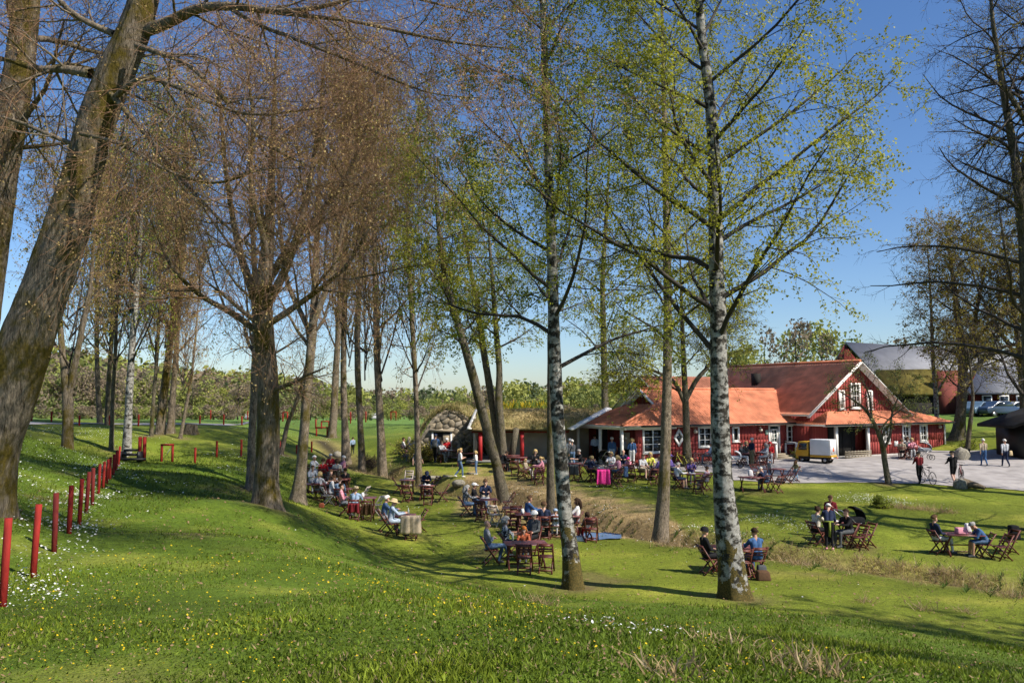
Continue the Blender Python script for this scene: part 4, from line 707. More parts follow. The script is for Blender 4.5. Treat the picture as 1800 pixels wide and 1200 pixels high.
vv = PR.reshape(-1, 3) - so_; low = vv - (0, 0, .22); N_ = len(vv); bd = [(k, k + 1) for k in range(n_ - 1)] + [(13 * n_ + k + 1, 13 * n_ + k) for k in range(n_ - 1)] + [((k + 1) * n_, k * n_) for k in range(13)] + [(k * n_ + n_ - 1, (k + 1) * n_ + n_ - 1) for k in range(13)]
me = mesh_np('roof', np.concatenate([vv, low]), np.concatenate([rq, rq[:, ::-1] + N_, np.array([(a + N_, b + N_, b, a) for a, b in bd])]), M_turf); tint(me, np.concatenate([np.array([.30, .23, .105]) * (1 + .3 * noise2(vv[:, 0], vv[:, 1], 9, 3, 2))[:, None] + np.clip(noise2(vv[:, 0], vv[:, 1], 10, 2, .9), 0, 1)[:, None] * np.array([-.12, -.02, -.05]), np.tile([.1, .07, .04], (N_, 1))])); link('roof', me, SH)
rg = np.random.default_rng(5); k = rg.uniform(0, 1, 5200); l = rg.uniform(0, 1, 5200); pts = ((e0 * (1 - k[:, None]) + e1 * k[:, None]) * (1 - l[:, None]) + (r0_ * (1 - k[:, None]) + r1_ * k[:, None]) * l[:, None]) + (0, 0, .08) - so_
dryc = np.array([[.36, .27, .12], [.30, .24, .09], [.18, .20, .05], [.40, .31, .16]])
put(blades(pts, np.array([[0, -.25, 1.]]), .2, .014, dryc[rg.choice(4, 5200, p=[.4, .25, .2, .15])], rg, 'roof_grass', SH), kind='stuff')
for x in (-1.95, .62, 3.2): MB().box(lc((x, 51.15, 2.05)), (.24, .24, 2.1)).build('post', mat('red post paint', (.36, .02, .02), .6, .15, 5.), SH)
MB().box(lc((.5, 51.15, 2.98)), (6.0, .12, .18)).build('beam', M_redd, SH)
MB().box(lc((.9, 54.3, 2.1)), (9.4, .25, 2.4)).build('wall', M_plaster, SH); MB().box(lc((-2.3, 52.9, 2.0)), (.2, 2.8, 2.2)).build('wall', M_plaster, SH)
MB().bar(lc(e0 + (-.08, -.1, .02)), lc(r0_ + (-.08, 0, .06)), .07, .28, (1, 0, 0)).build('barge_board', M_white, SH); MB().bar(lc(e1 + (.1, -.1, .0)), lc(r1_ + (.15, 0, .1)), .08, .42, (1, 0, 0)).build('barge_board', M_white, SH)
MB().box(lc((1.2, 52.4, H(1, 52) + .04)), (8, 3.2, .12)).build('floor_slab', M_concrete, SH)
MB().prism([lc(p) for p in ((3.3, 51.2, 2.95), (3.3, 54.2, 2.95), (6, 54.4, 4.1))], (.12, 0, 0)).build('gable_infill', M_redd, SH)
# -- stone cellar
CE = thing('stone_cellar', 'arched field-stone cellar front dug into a grassy mound', 'cellar', (-4.0, 54.0, H(-4, 54))); CE.scale = (1.14, 1, .96); co = np.array(CE.location); rg = np.random.default_rng(12)
arch = lambda x: 3.25 * max(0., 1 - (abs(x) / 2.15) ** 2.3)
MB().prism([(-2.1, .12, -.1)] + [(x, .12, arch(x) - .06) for x in np.linspace(-2.1, 2.1, 25)] + [(2.1, .12, -.1)], (0, .5, 0)).build('wall', M_mortar, CE)
sites = []
for _ in range(900):                                                # fieldstones: irregular cells around scattered centres
    p = np.array([rg.uniform(-2.1, 2.1), rg.uniform(-.05, 3.2)])
    if arch(p[0]) > p[1] + .05 and not (-1.02 < p[0] < .02 and p[1] < 1.75) and all(math.hypot(p[0] - q[0], (p[1] - q[1]) * 1.35) > rg.uniform(.27, .42) for q in sites): sites.append(p)
for i, p in enumerate(sites):
    poly = [np.array(c) for c in ((p[0] - .4, p[1] - .32), (p[0] + .4, p[1] - .32), (p[0] + .4, p[1] + .32), (p[0] - .4, p[1] + .32))]
    for j, q in enumerate(sites):
        if i == j or np.abs(q - p).max() > 1.2: continue
        m_, n_2 = (p + q) / 2, q - p; out = []
        for k in range(len(poly)):
            a_, b_ = poly[k], poly[(k + 1) % len(poly)]; da, db = (a_ - m_) @ n_2, (b_ - m_) @ n_2
            if da <= 0: out.append(a_)
            if da * db < 0: out.append(a_ + (b_ - a_) * (da / (da - db)))
        poly = out
        if len(poly) < 3: break
    if len(poly) < 3: continue
    poly = [c for c in poly]; cen = np.mean(poly, 0); kk = len(poly); o1 = np.array([cen + (c - cen) * .93 for c in poly]); o2 = np.array([cen + (c - cen) * .72 for c in poly])
    o1[:, 1] = np.minimum(o1[:, 1], [max(.02, arch(x)) for x in o1[:, 0]]); o2[:, 1] = np.minimum(o2[:, 1], [max(.02, arch(x) - .03) for x in o2[:, 0]]); y1 = rg.uniform(.04, .10)
    V = [(x, .16, z) for x, z in o1] + [(x, y1, z) for x, z in o1] + [(x, y1 - .035, z) for x, z in o2] + [(cen[0], y1 - .045, min(cen[1], arch(cen[0])))]
    MB().add(V, [[r * kk + k, r * kk + (k + 1) % kk, (r + 1) * kk + (k + 1) % kk, (r + 1) * kk + k] for r in range(2) for k in range(kk)], [[2 * kk + k, 2 * kk + (k + 1) % kk, 3 * kk] for k in range(kk)]).build('stone', M_stones[int(rg.integers(0, 4))], CE)
dr_ = MB().box((-.5, .06, .85), (1.0, .1, 1.7)).build('door', M_dark, CE); MB().box((-.22, -.02, .82), (.42, .06, 1.55)).build('door_leaf', M_wood, dr_); MB().box((-1.03, -.03, .85), (.1, .12, 1.75)).box((.04, -.03, .85), (.1, .12, 1.75)).build('door_frame', M_white, dr_); MB().box((-.5, -.05, 1.82), (1.35, .22, .18)).build('lintel', M_wood, CE)
# turf mantle over the vault
nu, nv = 40, 16; uu = np.linspace(-1, 1, nu); P = []
for k_ in range(nv):
    y = .05 + 6.5 * k_ / (nv - 1); wx = 2.3 + .9 * k_ / (nv - 1)
    for u in uu: P.append((u * wx, y, (3.42 + .25 * k_ / nv) * max(-.05, 1 - abs(u) ** 2.2) ** .9 - .12 if abs(u) < 1 else -.3))
P = np.array(P); P[:, 2] += .09 * noise2(P[:, 0], P[:, 1], 14, 3, 3.); P[:nu, 1] += .06 * RNG.normal(0, 1, nu); ii = np.arange(nv - 1)[:, None]; jj = np.arange(nu - 1)[None]
me = mesh_np('turf_mantle', P, np.stack([ii * nu + jj, ii * nu + jj + 1, (ii + 1) * nu + jj + 1, (ii + 1) * nu + jj], -1).reshape(-1, 4), M_turf, True); tn_ = noise2(P[:, 0], P[:, 1], 15, 3, 2)
tint(me, np.array([.28, .23, .10]) * (1 + .35 * tn_)[:, None]); link('turf_mantle', me, CE)
idx = rg.integers(0, len(P), 4200); idx[:1100] = rg.integers(0, nu, 1100); pts = P[idx] + rg.normal(0, .09, (4200, 3)); put(blades(pts, np.array([[0, 0, 1.]]), .24, .014, dryc[rg.choice(4, 4200, p=[.35, .25, .28, .12])], rg, 'mantle_grass', CE), kind='stuff')
# grassy mound with daffodils between the cellar and the house
mx_, my_ = np.meshgrid(np.linspace(-3, 9, 40), np.linspace(54.8, 68, 30)); mz = height(mx_, my_) + 3.05 * np.clip(1 - ((mx_ - 2.2) / 6.2) ** 2, 0, 1) ** .5 * np.clip(1 - ((my_ - 60.5) / 6.6) ** 2, 0, 1) ** .5 - .2 + .08 * noise2(mx_, my_, 16, 3, 1.5)
nm = 40; ii = np.arange(29)[:, None]; jj = np.arange(39)[None]; me = mesh_np('grass_mound', np.dstack([mx_, my_, mz]), np.stack([ii * nm + jj, ii * nm + jj + 1, (ii + 1) * nm + jj + 1, (ii + 1) * nm + jj], -1).reshape(-1, 4), M_turf, True); tint(me, np.array([.14, .17, .04]) * (1 + .3 * noise2(mx_.ravel(), my_.ravel(), 17, 3, 1))[:, None])
put(link('grass_mound', me), 'grassy earth mound rising behind the turf shed', 'mound', kind='structure')
pts = np.stack([rg.uniform(-.6, 3.2, 900), rg.uniform(58.5, 61.5, 900), np.zeros(900)], 1); pts[:, 2] = 4.45 + rg.uniform(0, .35, 900); cc = np.where(rg.uniform(0, 1, 900)[:, None] < .4, np.array([[.62, .45, .03]]), np.array([[.14, .2, .04]]))
put(blades(pts - (0, 0, .25), np.array([[0, 0, 1.]]), .42, .03, cc, rg, 'daffodils'), 'yellow daffodils in bloom on the mound top', 'flowers', kind='stuff')
# -- barns behind
BA = thing('grey_barn', 'large old barn with grey sheet roof and mossy lower roof', 'barn', (36, 82, H(36, 82))); bo = np.array(BA.location); z0 = -bo[2]
def bq(name, pts, m, th=(0, 0, -.15), parent=BA, o=bo): return MB().prism([np.array(p, float) - o for p in pts], th).build(name, m, parent)
A_ = lambda px, py, d: at(px, py, d)
rid0, rid1 = A_(1487, 601, 84), A_(1800, 618, 92); ev0, ev1 = A_(1537, 655, 80), A_(1810, 652, 87)
bq('roof', [ev0, ev1, rid1, rid0], M_grey); bk0 = A_(1462, 640, 90); bq('roof', [rid0, rid1, rid1 + (bk0 - rid0), bk0], M_grey)
bq('gable', [np.array([ev0[0] - 2.5, ev0[1] + .4, 2]), ev0 + (-.3, .4, -.3), rid0 + (0, .4, -.2), bk0 + (.2, .4, -.2), np.array([bk0[0], bk0[1], 2])], M_redd, (.1, .25, 0))
ml0, ml1, mu0, mu1 = A_(1536, 692, 77), A_(1655, 690, 79), A_(1540, 650, 80.2), A_(1652, 648, 82.2); bq('lean_to_roof', [ml0, ml1, mu1, mu0], M_moss, (0, 0, -.3))
fl = lambda p: np.array([p[0], p[1], 2.2])
bq('wall', [fl(A_(1570, 692, 78)), fl(A_(1650, 692, 79.5)), A_(1650, 688, 79.5), A_(1570, 690, 78)], M_dark, (0, .2, 0)); bq('wall', [fl(A_(1648, 690, 79)), fl(A_(1684, 690, 80)), A_(1684, 650, 80), A_(1648, 652, 79)], mat('faded red boards', (.20, .055, .042), .9, .25, 1.5, stretch=(1, 1, .2)), (0, .2, 0))
bq('wall', [fl(A_(1684, 690, 82)), fl(A_(1800, 690, 88)), A_(1800, 655, 88), A_(1684, 655, 82)], M_redd, (0, .2, 0))
B2 = thing('far_barn', 'low grey-roofed barn behind the parked cars', 'barn', (48, 80, H(48, 80))); b2 = np.array(B2.location)
bq('roof', [A_(1698, 690, 76), A_(1880, 690, 78), A_(1880, 640, 84), A_(1722, 645, 82)], M_grey, (0, 0, -.15), B2, b2); bq('wall', [fl(A_(1705, 715, 77)), fl(A_(1880, 715, 79)), A_(1880, 688, 79), A_(1705, 690, 77)], M_redd, (0, .2, 0), B2, b2)
for k in range(3):
    p = A_(1735 + 30 * k, 703, 76.8); w = MB().box(p - b2, (.9, .08, .9)).build('window', M_white, B2); MB().box(p - b2 + (0, -.06, 0), (.7, .03, .7)).build('pane', M_glass, w)
HU = thing('dark_hut', 'small black hut with sloping roof at the yard edge', 'hut', (33.5, 53.5, H(33.5, 53.5))); ho = np.array(HU.location); hz = float(ho[2])
MB().box((1.2, .2, 1.0), (5.0, 3.0, 2.0)).build('wall', M_black, HU); MB().prism([(-2.3, -1.9, 1.85), (4.2, -1.9, 4.0), (4.2, -1.9, 4.2), (-2.3, -1.9, 2.05)], (0, 4, 0)).build('roof', M_dark, HU); MB().prism([(-1.3, -1.3, 1.9), (4, -1.3, 1.9), (4, -1.3, 3.9)], (0, .1, 0)).build('gable', M_black, HU)
MB().ball((-.5, -1.45, 1.55), .09, 8, 6).build('lamp', mat('lamp globe', (.8, .7, .5), .3), HU)
# ---------------------------------------------------------------- furniture
M_chair = mat('dark red stained wood', (.115, .032, .022), .45, .3, 8., .1, 60, .4, stretch=(1, 1, 4)); M_table = mat('red-brown table boards', (.155, .045, .04), .35, .2, 6., .1, 60, .5)
M_chairw = mat('pale and sunlit chair wood', (.50, .42, .36), .5, .15, 8.)  # pale chair colour; on the sunlit chair it stands in for bright sun
def chair_parts(m):
    P = {}
    P['upright'] = [MB().bar((s * .21, .26, .0), (s * .21, -.30, .86), .03, .045, (1, 0, 0)).mesh('upright', m) for s in (-1, 1)]
    P['leg'] = [MB().bar((s * .18, -.24, .0), (s * .18, .20, .44), .03, .045, (1, 0, 0)).mesh('leg', m) for s in (-1, 1)]
    seat = MB()
    for k in range(5): seat.box((0, .20 - .09 * k, .45), (.39, .075, .02))
    P['seat'] = [seat.mesh('seat', m)]
    P['back_rail'] = [MB().bar((-.2, y, z), (.2, y, z), .022, h, (0, .55, .84)).mesh('back_rail', m) for y, z, h in ((-.275, .81, .085), (-.20, .69, .05), (-.155, .62, .03))]
    P['stretcher'] = [MB().bar((-.2, .2, .1), (.2, .2, .1), .025, .04).mesh('stretcher', m), MB().bar((-.18, -.17, .08), (.18, -.17, .08), .025, .04).mesh('stretcher', m)]
    return P
CHP = chair_parts(M_chair); CHW = chair_parts(M_chairw)
def lean(o, amt): o.rotation_euler.x = amt
def chair_at(p, face, label, pale=False):
    t = thing('folding_chair', label, 'chair', p, math.radians(face - 90), 'folding chairs on the lawn')
    for nme, l in (CHW if pale else CHP).items():
        for me in l: link(nme, me, t)
    return t
tt = MB()
TB = {'table_top': [], 'leg': [], 'stretcher': []}
for w, dpt in ((.78, .74), (1.25, .78)):
    top = MB()
    n = 6
    for k in range(n): top.box((0, -dpt / 2 + dpt * (k + .5) / n, .725), (w, dpt / n - .008, .025))
    top.box((0, 0, .695), (w - .1, .05, .035)); TB['table_top'].append(top.mesh('table_top', M_table))
    TB['leg'].append([MB().bar((s * (w / 2 - .09), e * .32, 0), (s * (w / 2 - .09 - .03), -e * .30, .70), .03, .05, (1, 0, 0)).mesh('leg', M_chair) for s in (-1, 1) for e in (-1, 1)])
    TB['stretcher'].append(MB().bar((-w / 2 + .1, .28, .08), (w / 2 - .1, .28, .08), .03, .04).bar((-w / 2 + .12, 0, .36), (w / 2 - .12, 0, .36), .03, .04).mesh('stretcher', M_chair))
TPOS = []
def table_at(p, rot, label, big=False):
    TPOS.append(p)
    t = thing('folding_table', label, 'table', p, math.radians(rot), 'folding tables on the lawn'); i = int(big)
    link('table_top', TB['table_top'][i], t)
    for me in TB['leg'][i]: link('leg', me, t)
    link('stretcher', TB['stretcher'][i], t); return t
# ---------------------------------------------------------------- people
SKIN = [mat('skin %d' % i, c, .55, .08, 8.) for i, c in enumerate([(.52, .30, .21), (.44, .24, .16), (.60, .37, .28)])]
COLS = dict(white=(.72, .70, .68), cream=(.62, .56, .46), grey=(.24, .25, .27), lgrey=(.45, .46, .48), dgrey=(.08, .085, .09), black=(.014, .014, .016), navy=(.02, .028, .06), blue=(.05, .11, .24), denim=(.10, .16, .27), lblue=(.28, .38, .52), pblue=(.42, .50, .60), red=(.45, .02, .025), drk_red=(.14, .015, .02), pink=(.70, .30, .36), hotpink=(.72, .05, .26), orange=(.48, .13, .06), yellow=(.62, .60, .10), purple=(.10, .07, .22), green=(.12, .18, .06), khaki=(.22, .19, .11), beige=(.42, .34, .24), brown=(.10, .055, .03), blond=(.45, .32, .14), whitehair=(.62, .60, .56), greyhair=(.32, .31, .29), ginger=(.38, .13, .03), dbrown=(.035, .02, .012), teal=(.05, .28, .30), apron=(.20, .24, .04), straw=(.55, .42, .24))
PAT = dict(blouse=((.62, .60, .58), (.03, .03, .04), 16., (1, 1, 1)), speckle=((.34, .34, .35), (.06, .06, .065), 22., (1, 1, 1)), checks=((.42, .50, .60), (.24, .30, .38), 40., (1, 1, 1)), stripes=((.70, .68, .68), (.42, .06, .14), 5., (.02, .02, 3.4)), floral=((.55, .48, .40), (.25, .10, .10), 18., (1, 1, 1)))
def cloth(c):
    if c in PAT: a, b, s, st = PAT[c]; return mat('patterned cloth ' + c, a, .85, 0., s, .2, 45, .15, col2=b, thr=(.47, .53), stretch=st)
    return mat('cloth ' + c, COLS[c], .85, .16, 14., .25, 45, .15)
M_eye = mat('eye', (.02, .015, .012), .3); M_lip = mat('lips', (.36, .13, .11), .5)
def capsule(p0, r0, p1, r1, k=12):
    p0 = np.array(p0, float); p1 = np.array(p1, float); d = p1 - p0; L_ = np.linalg.norm(d); d = d / L_ if L_ > 1e-6 else np.array([0, 0, 1.])
    a = np.array([-1, -.92, -.7, -.38, 0]); P = [p0 + d * r0 * x for x in a] + [p1 + d * r1 * x for x in -a[::-1]]; R = [r0 * math.sqrt(max(1e-4, 1 - x * x)) for x in a] + [r1 * math.sqrt(max(1e-4, 1 - x * x)) for x in a[::-1]]
    return tubes(np.array(P)[None], np.array(R)[None], k)
def pose_prims(hip, lean, heady, legs, arms, headturn=0., child=False, fem=False):
    """capsules (zone,p0,r0,p1,r1) laid along a posed skeleton; zones: 0 skin, 1 top, 2 forearm, 3 thigh/hips, 4 shin, 5 shoe"""
    hip = np.array(hip, float); sx, cx = math.sin(lean), math.cos(lean); up = np.array([0, sx, cx]); fw = np.array([0, cx, -sx]); X = np.array([1., 0, 0])
    waist = hip + up * .17; chest = hip + up * .34; neck = hip + up * .50; Q = []
    for s in (-1, 1):
        Q.append((3, hip + X * s * .07, .105, hip + X * s * .075 + up * .08, .098)); Q.append((1, hip + X * s * .065 + up * .10, .10, chest + X * s * .07 + fw * .0, .105)); Q.append((1, chest + X * s * .07, .107, neck + X * s * .085 - up * .05, .082))
        if fem: Q.append((1, chest + X * s * .075 + fw * .07 + up * .02, .055, chest + X * s * .07 + fw * .06 - up * .03, .05))
    Q.append((1, hip + up * .14 + fw * .03, .10, chest + fw * .02, .10))
    hu = np.array([0, math.sin(heady), math.cos(heady)]); hf = np.array([0, math.cos(heady), -math.sin(heady)])
    hc = neck + hu * .165 + hf * .02
    Q.append((0, neck - up * .02, .056, neck + hu * .08, .052)); Q.append((0, hc + hu * .02 - hf * .015, .088, hc + hu * .03 - hf * .02, .09)); Q.append((0, hc - hu * .04 + hf * .025, .068, hc - hu * .065 + hf * .045, .05)); Q.append((0, hc + hf * .088 - hu * .012, .012, hc + hf * .098 - hu * .032, .016))
    for s in (-1, 1): Q.append((0, hc + X * s * .086 - hu * .0, .012, hc + X * s * .088 - hu * .03, .012))
    for s, (kn, an, toe) in zip((-1, 1), legs):
        kn = np.array(kn, float); an = np.array(an, float); toe = np.array(toe, float); h0 = hip + X * s * .085
        Q.append((3, h0, .098, kn, .063)); Q.append((4, kn, .062, kn * .6 + an * .4, .058)); Q.append((4, kn * .6 + an * .4, .058, an, .042)); Q.append((5, an - (0, 0, .02), .045, toe, .038)); Q.append((5, an - (0, .035, .035), .04, toe, .036))
    hands = []
    for s, (el, wr) in zip((-1, 1), arms):
        sh = neck + X * s * .175 - up * .06; el = sh + np.array(el, float) * (s, 1, 1); wr = el + np.array(wr, float) * (s, 1, 1); d = (wr - el) / np.linalg.norm(wr - el)
        Q.append((1, sh, .064, el, .048)); Q.append((2, el, .046, wr, .034)); Q.append((0, wr, .03, wr + d * .075, .034)); hands.append((wr + d * .075, d, s))
    return Q, hc, hu, hf, hands
def make_body(name, *a, **kw):
    Q, hc, hu, hf, hands = pose_prims(*a, **kw); mb = MB()
    for z, p0, r0, p1, r1 in Q: mb.add(*capsule(p0, r0, p1, r1))
    o = mb.build('tmp_body', None); m = o.modifiers.new('r', 'REMESH'); m.mode = 'VOXEL'; m.voxel_size = .0165; m = o.modifiers.new('s', 'SMOOTH'); m.factor = .5; m.iterations = 3; m = o.modifiers.new('d', 'DECIMATE'); m.ratio = .45
    me = bpy.data.meshes.new_from_object(o.evaluated_get(bpy.context.evaluated_depsgraph_get())); tm_0 = o.data; bpy.data.objects.remove(o); bpy.data.meshes.remove(tm_0)
    v = np.empty(len(me.vertices) * 3); me.vertices.foreach_get('co', v); v = v.reshape(-1, 3); faces = [list(p.vertices) for p in me.polygons]; bpy.data.meshes.remove(me)
    cen = np.array([v[f].mean(0) for f in faces]); best = np.full(len(cen), 1e9); zone = np.zeros(len(cen), int)
    for z, p0, r0, p1, r1 in Q:
        d = p1 - p0; t = np.clip(((cen - p0) @ d) / max(d @ d, 1e-9), 0, 1); e = np.linalg.norm(cen - p0 - t[:, None] * d, axis=1) - (r0 + (r1 - r0) * t); k = e < best; best = np.where(k, e, best); zone = np.where(k, z, zone)
    vs_ = [v]; fs = faces; zs = list(zone); n = len(v); ex = MB()
    X = np.array([1., 0, 0])
    for c, d, s in hands:                                           # five fingers of unequal length, curled a little
        side = np.cross(d, (0, 0, 1.)); side = side / max(np.linalg.norm(side), 1e-6); side = side if np.linalg.norm(np.cross(d, (0, 0, 1.))) > .2 else np.array([0, 1., 0]); dn = np.cross(side, d); dn = dn if dn[2] < 0 else -dn
        for i, ln in enumerate((.062, .075, .07, .055)):
            b0 = c + side * (i - 1.5) * .019 + d * .01; ex.tube([b0, b0 + d * ln * .5 + dn * .008, b0 + d * ln * .85 + dn * .028], [.009, .0085, .006], 5, 0)
        b0 = c - d * .045 - side * s * .03; ex.tube([b0, b0 - side * s * .022 + d * .028, b0 - side * s * .024 + d * .055 + dn * .01], [.011, .010, .007], 5, 0)
    for s in (-1, 1): ex.ball(hc + X * s * .033 + hf * .083 + hu * .008, .0115, 6, 5, 6)
    ex.ball(hc + hf * .088 - hu * .058, .014, 6, 5, 7, (1.7, .7, .5))
    ev, eq, et = ex.arrays(); fs = fs + [list(f) for f in (eq + n).astype(int)]; zs += ex.qm; v = np.concatenate([v, ev])
    me = bpy.data.meshes.new(name); me.from_pydata(v.tolist(), [], fs); 
    for _ in range(8): me.materials.append(SKIN[0])
    me.polygons.foreach_set('material_index', np.array(zs, np.int32)); me.polygons.foreach_set('use_smooth', np.ones(len(fs), bool)); me.update()
    return me, (hc, math.atan2(hu[1], hu[2]))
sl_ = [((-.1, .40, .53), (-.11, .42, .10), (-.12, .56, .045)), ((.1, .42, .53), (.12, .46, .10), (.13, .60, .045))]
sx_ = [((-.1, .40, .53), (-.08, .28, .10), (-.09, .42, .045)), ((.09, .44, .58), (-.03, .58, .22), (-.04, .70, .26))]
st_ = [((-.09, .02, .50), (-.10, -.03, .09), (-.12, .11, .045)), ((.09, .02, .50), (.11, -.01, .09), (.13, .13, .045))]
wk_ = [((-.08, .20, .53), (-.09, .27, .10), (-.09, .41, .06)), ((.08, .0, .50), (.09, -.33, .17), (.09, -.24, .07))]
wk2 = [((-.08, .04, .50), (-.09, -.26, .14), (-.09, -.16, .06)), ((.08, .14, .52), (.09, .16, .09), (.09, .30, .045))]
rest = [((.05, .10, -.25), (-.10, .22, -.04))] * 2; tabl = [((.06, .20, -.19), (-.10, .24, .02))] * 2; cros = [((.07, .10, -.25), (-.26, .12, .05))] * 2; chin = [((.04, .2, -.2), (-.08, .06, .23)), ((.06, .20, -.19), (-.14, .22, .02))]
down = [((.05, -.03, -.28), (.0, .07, -.24))] * 2; bent = [((.06, -.04, -.27), (-.08, .22, .02)), ((.05, -.03, -.28), (.0, .07, -.24))]; hips = [((.14, -.10, -.24), (-.10, .10, -.16))] * 2; push = [((.06, .12, -.25), (-.04, .22, -.05))] * 2; swing = [((.05, -.16, -.23), (.0, .02, -.25)), ((.05, .12, -.25), (.0, .16, -.18))]; phone = [((.05, .10, -.26), (-.16, .16, .14))] * 2; reach = [((.05, .24, -.16), (.0, .24, .03)), ((.05, -.05, -.27), (-.05, .16, -.12))]
POSES = dict(
    sit=make_body('person', (0, -.07, .56), -.14, .10, sl_, rest), sit_t=make_body('person', (0, -.05, .56), .16, .25, sl_, tabl), sit_x=make_body('person', (0, -.07, .56), -.10, .05, sx_, cros), sit_c=make_body('person', (0, -.05, .56), .22, .30, sl_, chin), sit_f=make_body('person', (0, -.05, .56), .2, .3, sl_, rest, fem=True), sit_b=make_body('person', (0, -.06, .56), .62, .85, sl_, [((.05, .12, -.22), (-.12, .18, .04))] * 2), sit_w=make_body('person', (0, -.07, .56), -.06, .12, sl_, tabl, fem=True),
    stand=make_body('person', (0, 0, .93), .02, .1, st_, down), stand_b=make_body('person', (0, 0, .93), .03, .15, st_, bent, fem=True), stand_h=make_body('person', (0, 0, .93), -.03, .05, st_, hips), stand_p=make_body('person', (0, 0, .93), .05, .45, st_, phone), push=make_body('person', (0, 0, .93), .10, .2, wk2, push), walk=make_body('person', (0, 0, .92), .05, .12, wk_, swing), walk_s=make_body('person', (0, 0, .92), .06, .1, wk2, [((.10, .0, -.26), (-.02, .16, .06))] * 2, fem=True), bend=make_body('person', (0, -.05, .92), .55, .75, st_, reach, fem=True))
def hair_mesh(kind):
    mb = MB(); k, n = 16, 9; r = np.random.default_rng(3); V = []
    for i in range(n):
        t = i / (n - 1) * (1.75 if kind in ('short',) else 2.05)
        for j in range(k):
            a = j * 2 * math.pi / k; front = math.sin(a); tt_ = t * (.62 if front > .35 else (.8 if front > -.1 else 1.05)); rr = .108 + .008 * r.normal() + (.012 if kind == 'bob' else 0)
            V.append((math.sin(tt_) * math.cos(a) * rr, math.sin(tt_) * math.sin(a) * rr * 1.12 - .018, math.cos(tt_) * rr * 1.06 + .03))
    mb.add(V, [[i * k + j, (i + 1) * k + j, (i + 1) * k + (j + 1) % k, i * k + (j + 1) % k] for i in range(n - 1) for j in range(k)])
    if kind == 'bob':
        for s in (-1, 1): mb.tube([(s * .085, -.01, .05), (s * .105, -.01, -.03), (s * .09, .0, -.1)], [.03, .04, .02], 8)
        mb.tube([(0, -.09, .05), (0, -.115, -.04), (0, -.09, -.11)], [.07, .075, .03], 10)
    if kind == 'long':
        mb.tube([(0, -.09, .06), (0, -.12, -.06), (0, -.125, -.2), (0, -.11, -.3)], [.07, .085, .07, .02], 10)
        for s in (-1, 1): mb.tube([(s * .085, -.01, .05), (s * .105, -.02, -.06), (s * .09, -.02, -.2)], [.03, .04, .012], 8)
    if kind == 'tail': mb.tube([(0, -.11, .07), (0, -.19, .04), (0, -.19, -.08), (0, -.16, -.17)], [.025, .035, .03, .008], 8)
    if kind == 'bun': mb.ball((0, -.12, .1), .045, 10, 7)
    if kind == 'curl':
        for _ in range(46):
            d = nrm(r.normal(0, 1, 3)); d[2] = abs(d[2]) * .9 - .15
            if d[1] < .55: mb.ball(d * (.105, .12, .115) + (0, -.015, .02), .036, 6, 5)
    return mb.mesh('hair', None, True)
HAIR = {k: hair_mesh(k) for k in ('short', 'bob', 'long', 'tail', 'bun', 'curl')}
def hat_mesh(kind):
    mb = MB()
    prof = {'cap': [(.0, .135), (.07, .125), (.105, .08), (.115, .03)], 'helmet': [(.0, .165), (.08, .145), (.125, .09), (.135, .04)], 'beanie': [(0, .16), (.07, .145), (.108, .09), (.116, .02)], 'sunhat': [(0, .145), (.06, .14), (.1, .11), (.11, .045), (.115, .035), (.19, .02), (.2, .022)]}[kind]
    k = 16; V = [(r_ * math.cos(j * 2 * math.pi / k), r_ * 1.1 * math.sin(j * 2 * math.pi / k) - .015, z) for r_, z in [(max(r_, .002), z) for r_, z in prof] for j in range(k)]
    mb.add(V, [[i * k + j, (i + 1) * k + j, (i + 1) * k + (j + 1) % k, i * k + (j + 1) % k] for i in range(len(prof) - 1) for j in range(k)])
    if kind == 'cap': mb.prism([(-.07, .09, .045), (.07, .09, .045), (.05, .175, .035), (0, .19, .033), (-.05, .175, .035)], (0, 0, .012))
    return mb.mesh('hat', None, True)
HATS = {k: hat_mesh(k) for k in ('cap', 'helmet', 'beanie', 'sunhat')}
pn = [0]
def person(p, face, pose, top, bottom, hair='short', hc='greyhair', label='', size=1., sleeves=True, shorts=False, hat=None, hatc='white', shoe='dgrey', skin=None, bag=None):
    me, (hp, ht) = POSES[pose]; o = link('person', me, None, p, math.radians(face - 90)); put(o, label, 'person', 'people at the garden cafe'); o.scale = (size * (.96 + .08 * (pn[0] % 3) / 2),  size, size)
    sk = SKIN[pn[0] % 3 if skin is None else skin]; pn[0] += 1; T, B_ = cloth(top), cloth(bottom)
    for i, m in enumerate((sk, T, T if sleeves else sk, B_, sk if shorts else B_, cloth(shoe), M_eye, M_lip)): o.material_slots[i].link = 'OBJECT'; o.material_slots[i].material = m
    def head_child(name, me, m):
        h = link(name, me, o); h.location = hp; h.rotation_euler = (-ht, 0, 0)
        if not len(me.materials): me.materials.append(m)
        h.material_slots[0].link = 'OBJECT'; h.material_slots[0].material = m
    if hair: head_child('hair', HAIR[hair], cloth(hc))
    if hat: head_child('hat', HATS[hat], cloth(hatc))
    if bag:
        z = hp[2] - .42; b = MB(); b.box((0, -.2, z), (.3, .15, .44)).box((0, -.29, z - .08), (.22, .07, .2)); bo_ = b.build('backpack', cloth(bag), o); md = bo_.modifiers.new('b', 'BEVEL'); md.width = .05; md.segments = 2
    return o
def seat(px, py, face, pose, top, bottom, desc, hair='short', hc='greyhair', pale=False, **kw):
    p = G(px, py); c = chair_at(p, face, 'folding chair under the ' + desc, pale); return person(p, face, pose, top, bottom, hair, hc, desc + kw.pop('at', ' seated'), **kw)
def empty(px, py, face, label, pale=False): return chair_at(G(px, py), face, label, pale)
def table(px, py, rot, label, big=False): return table_at(G(px, py), rot, label, big)
TZ = .74
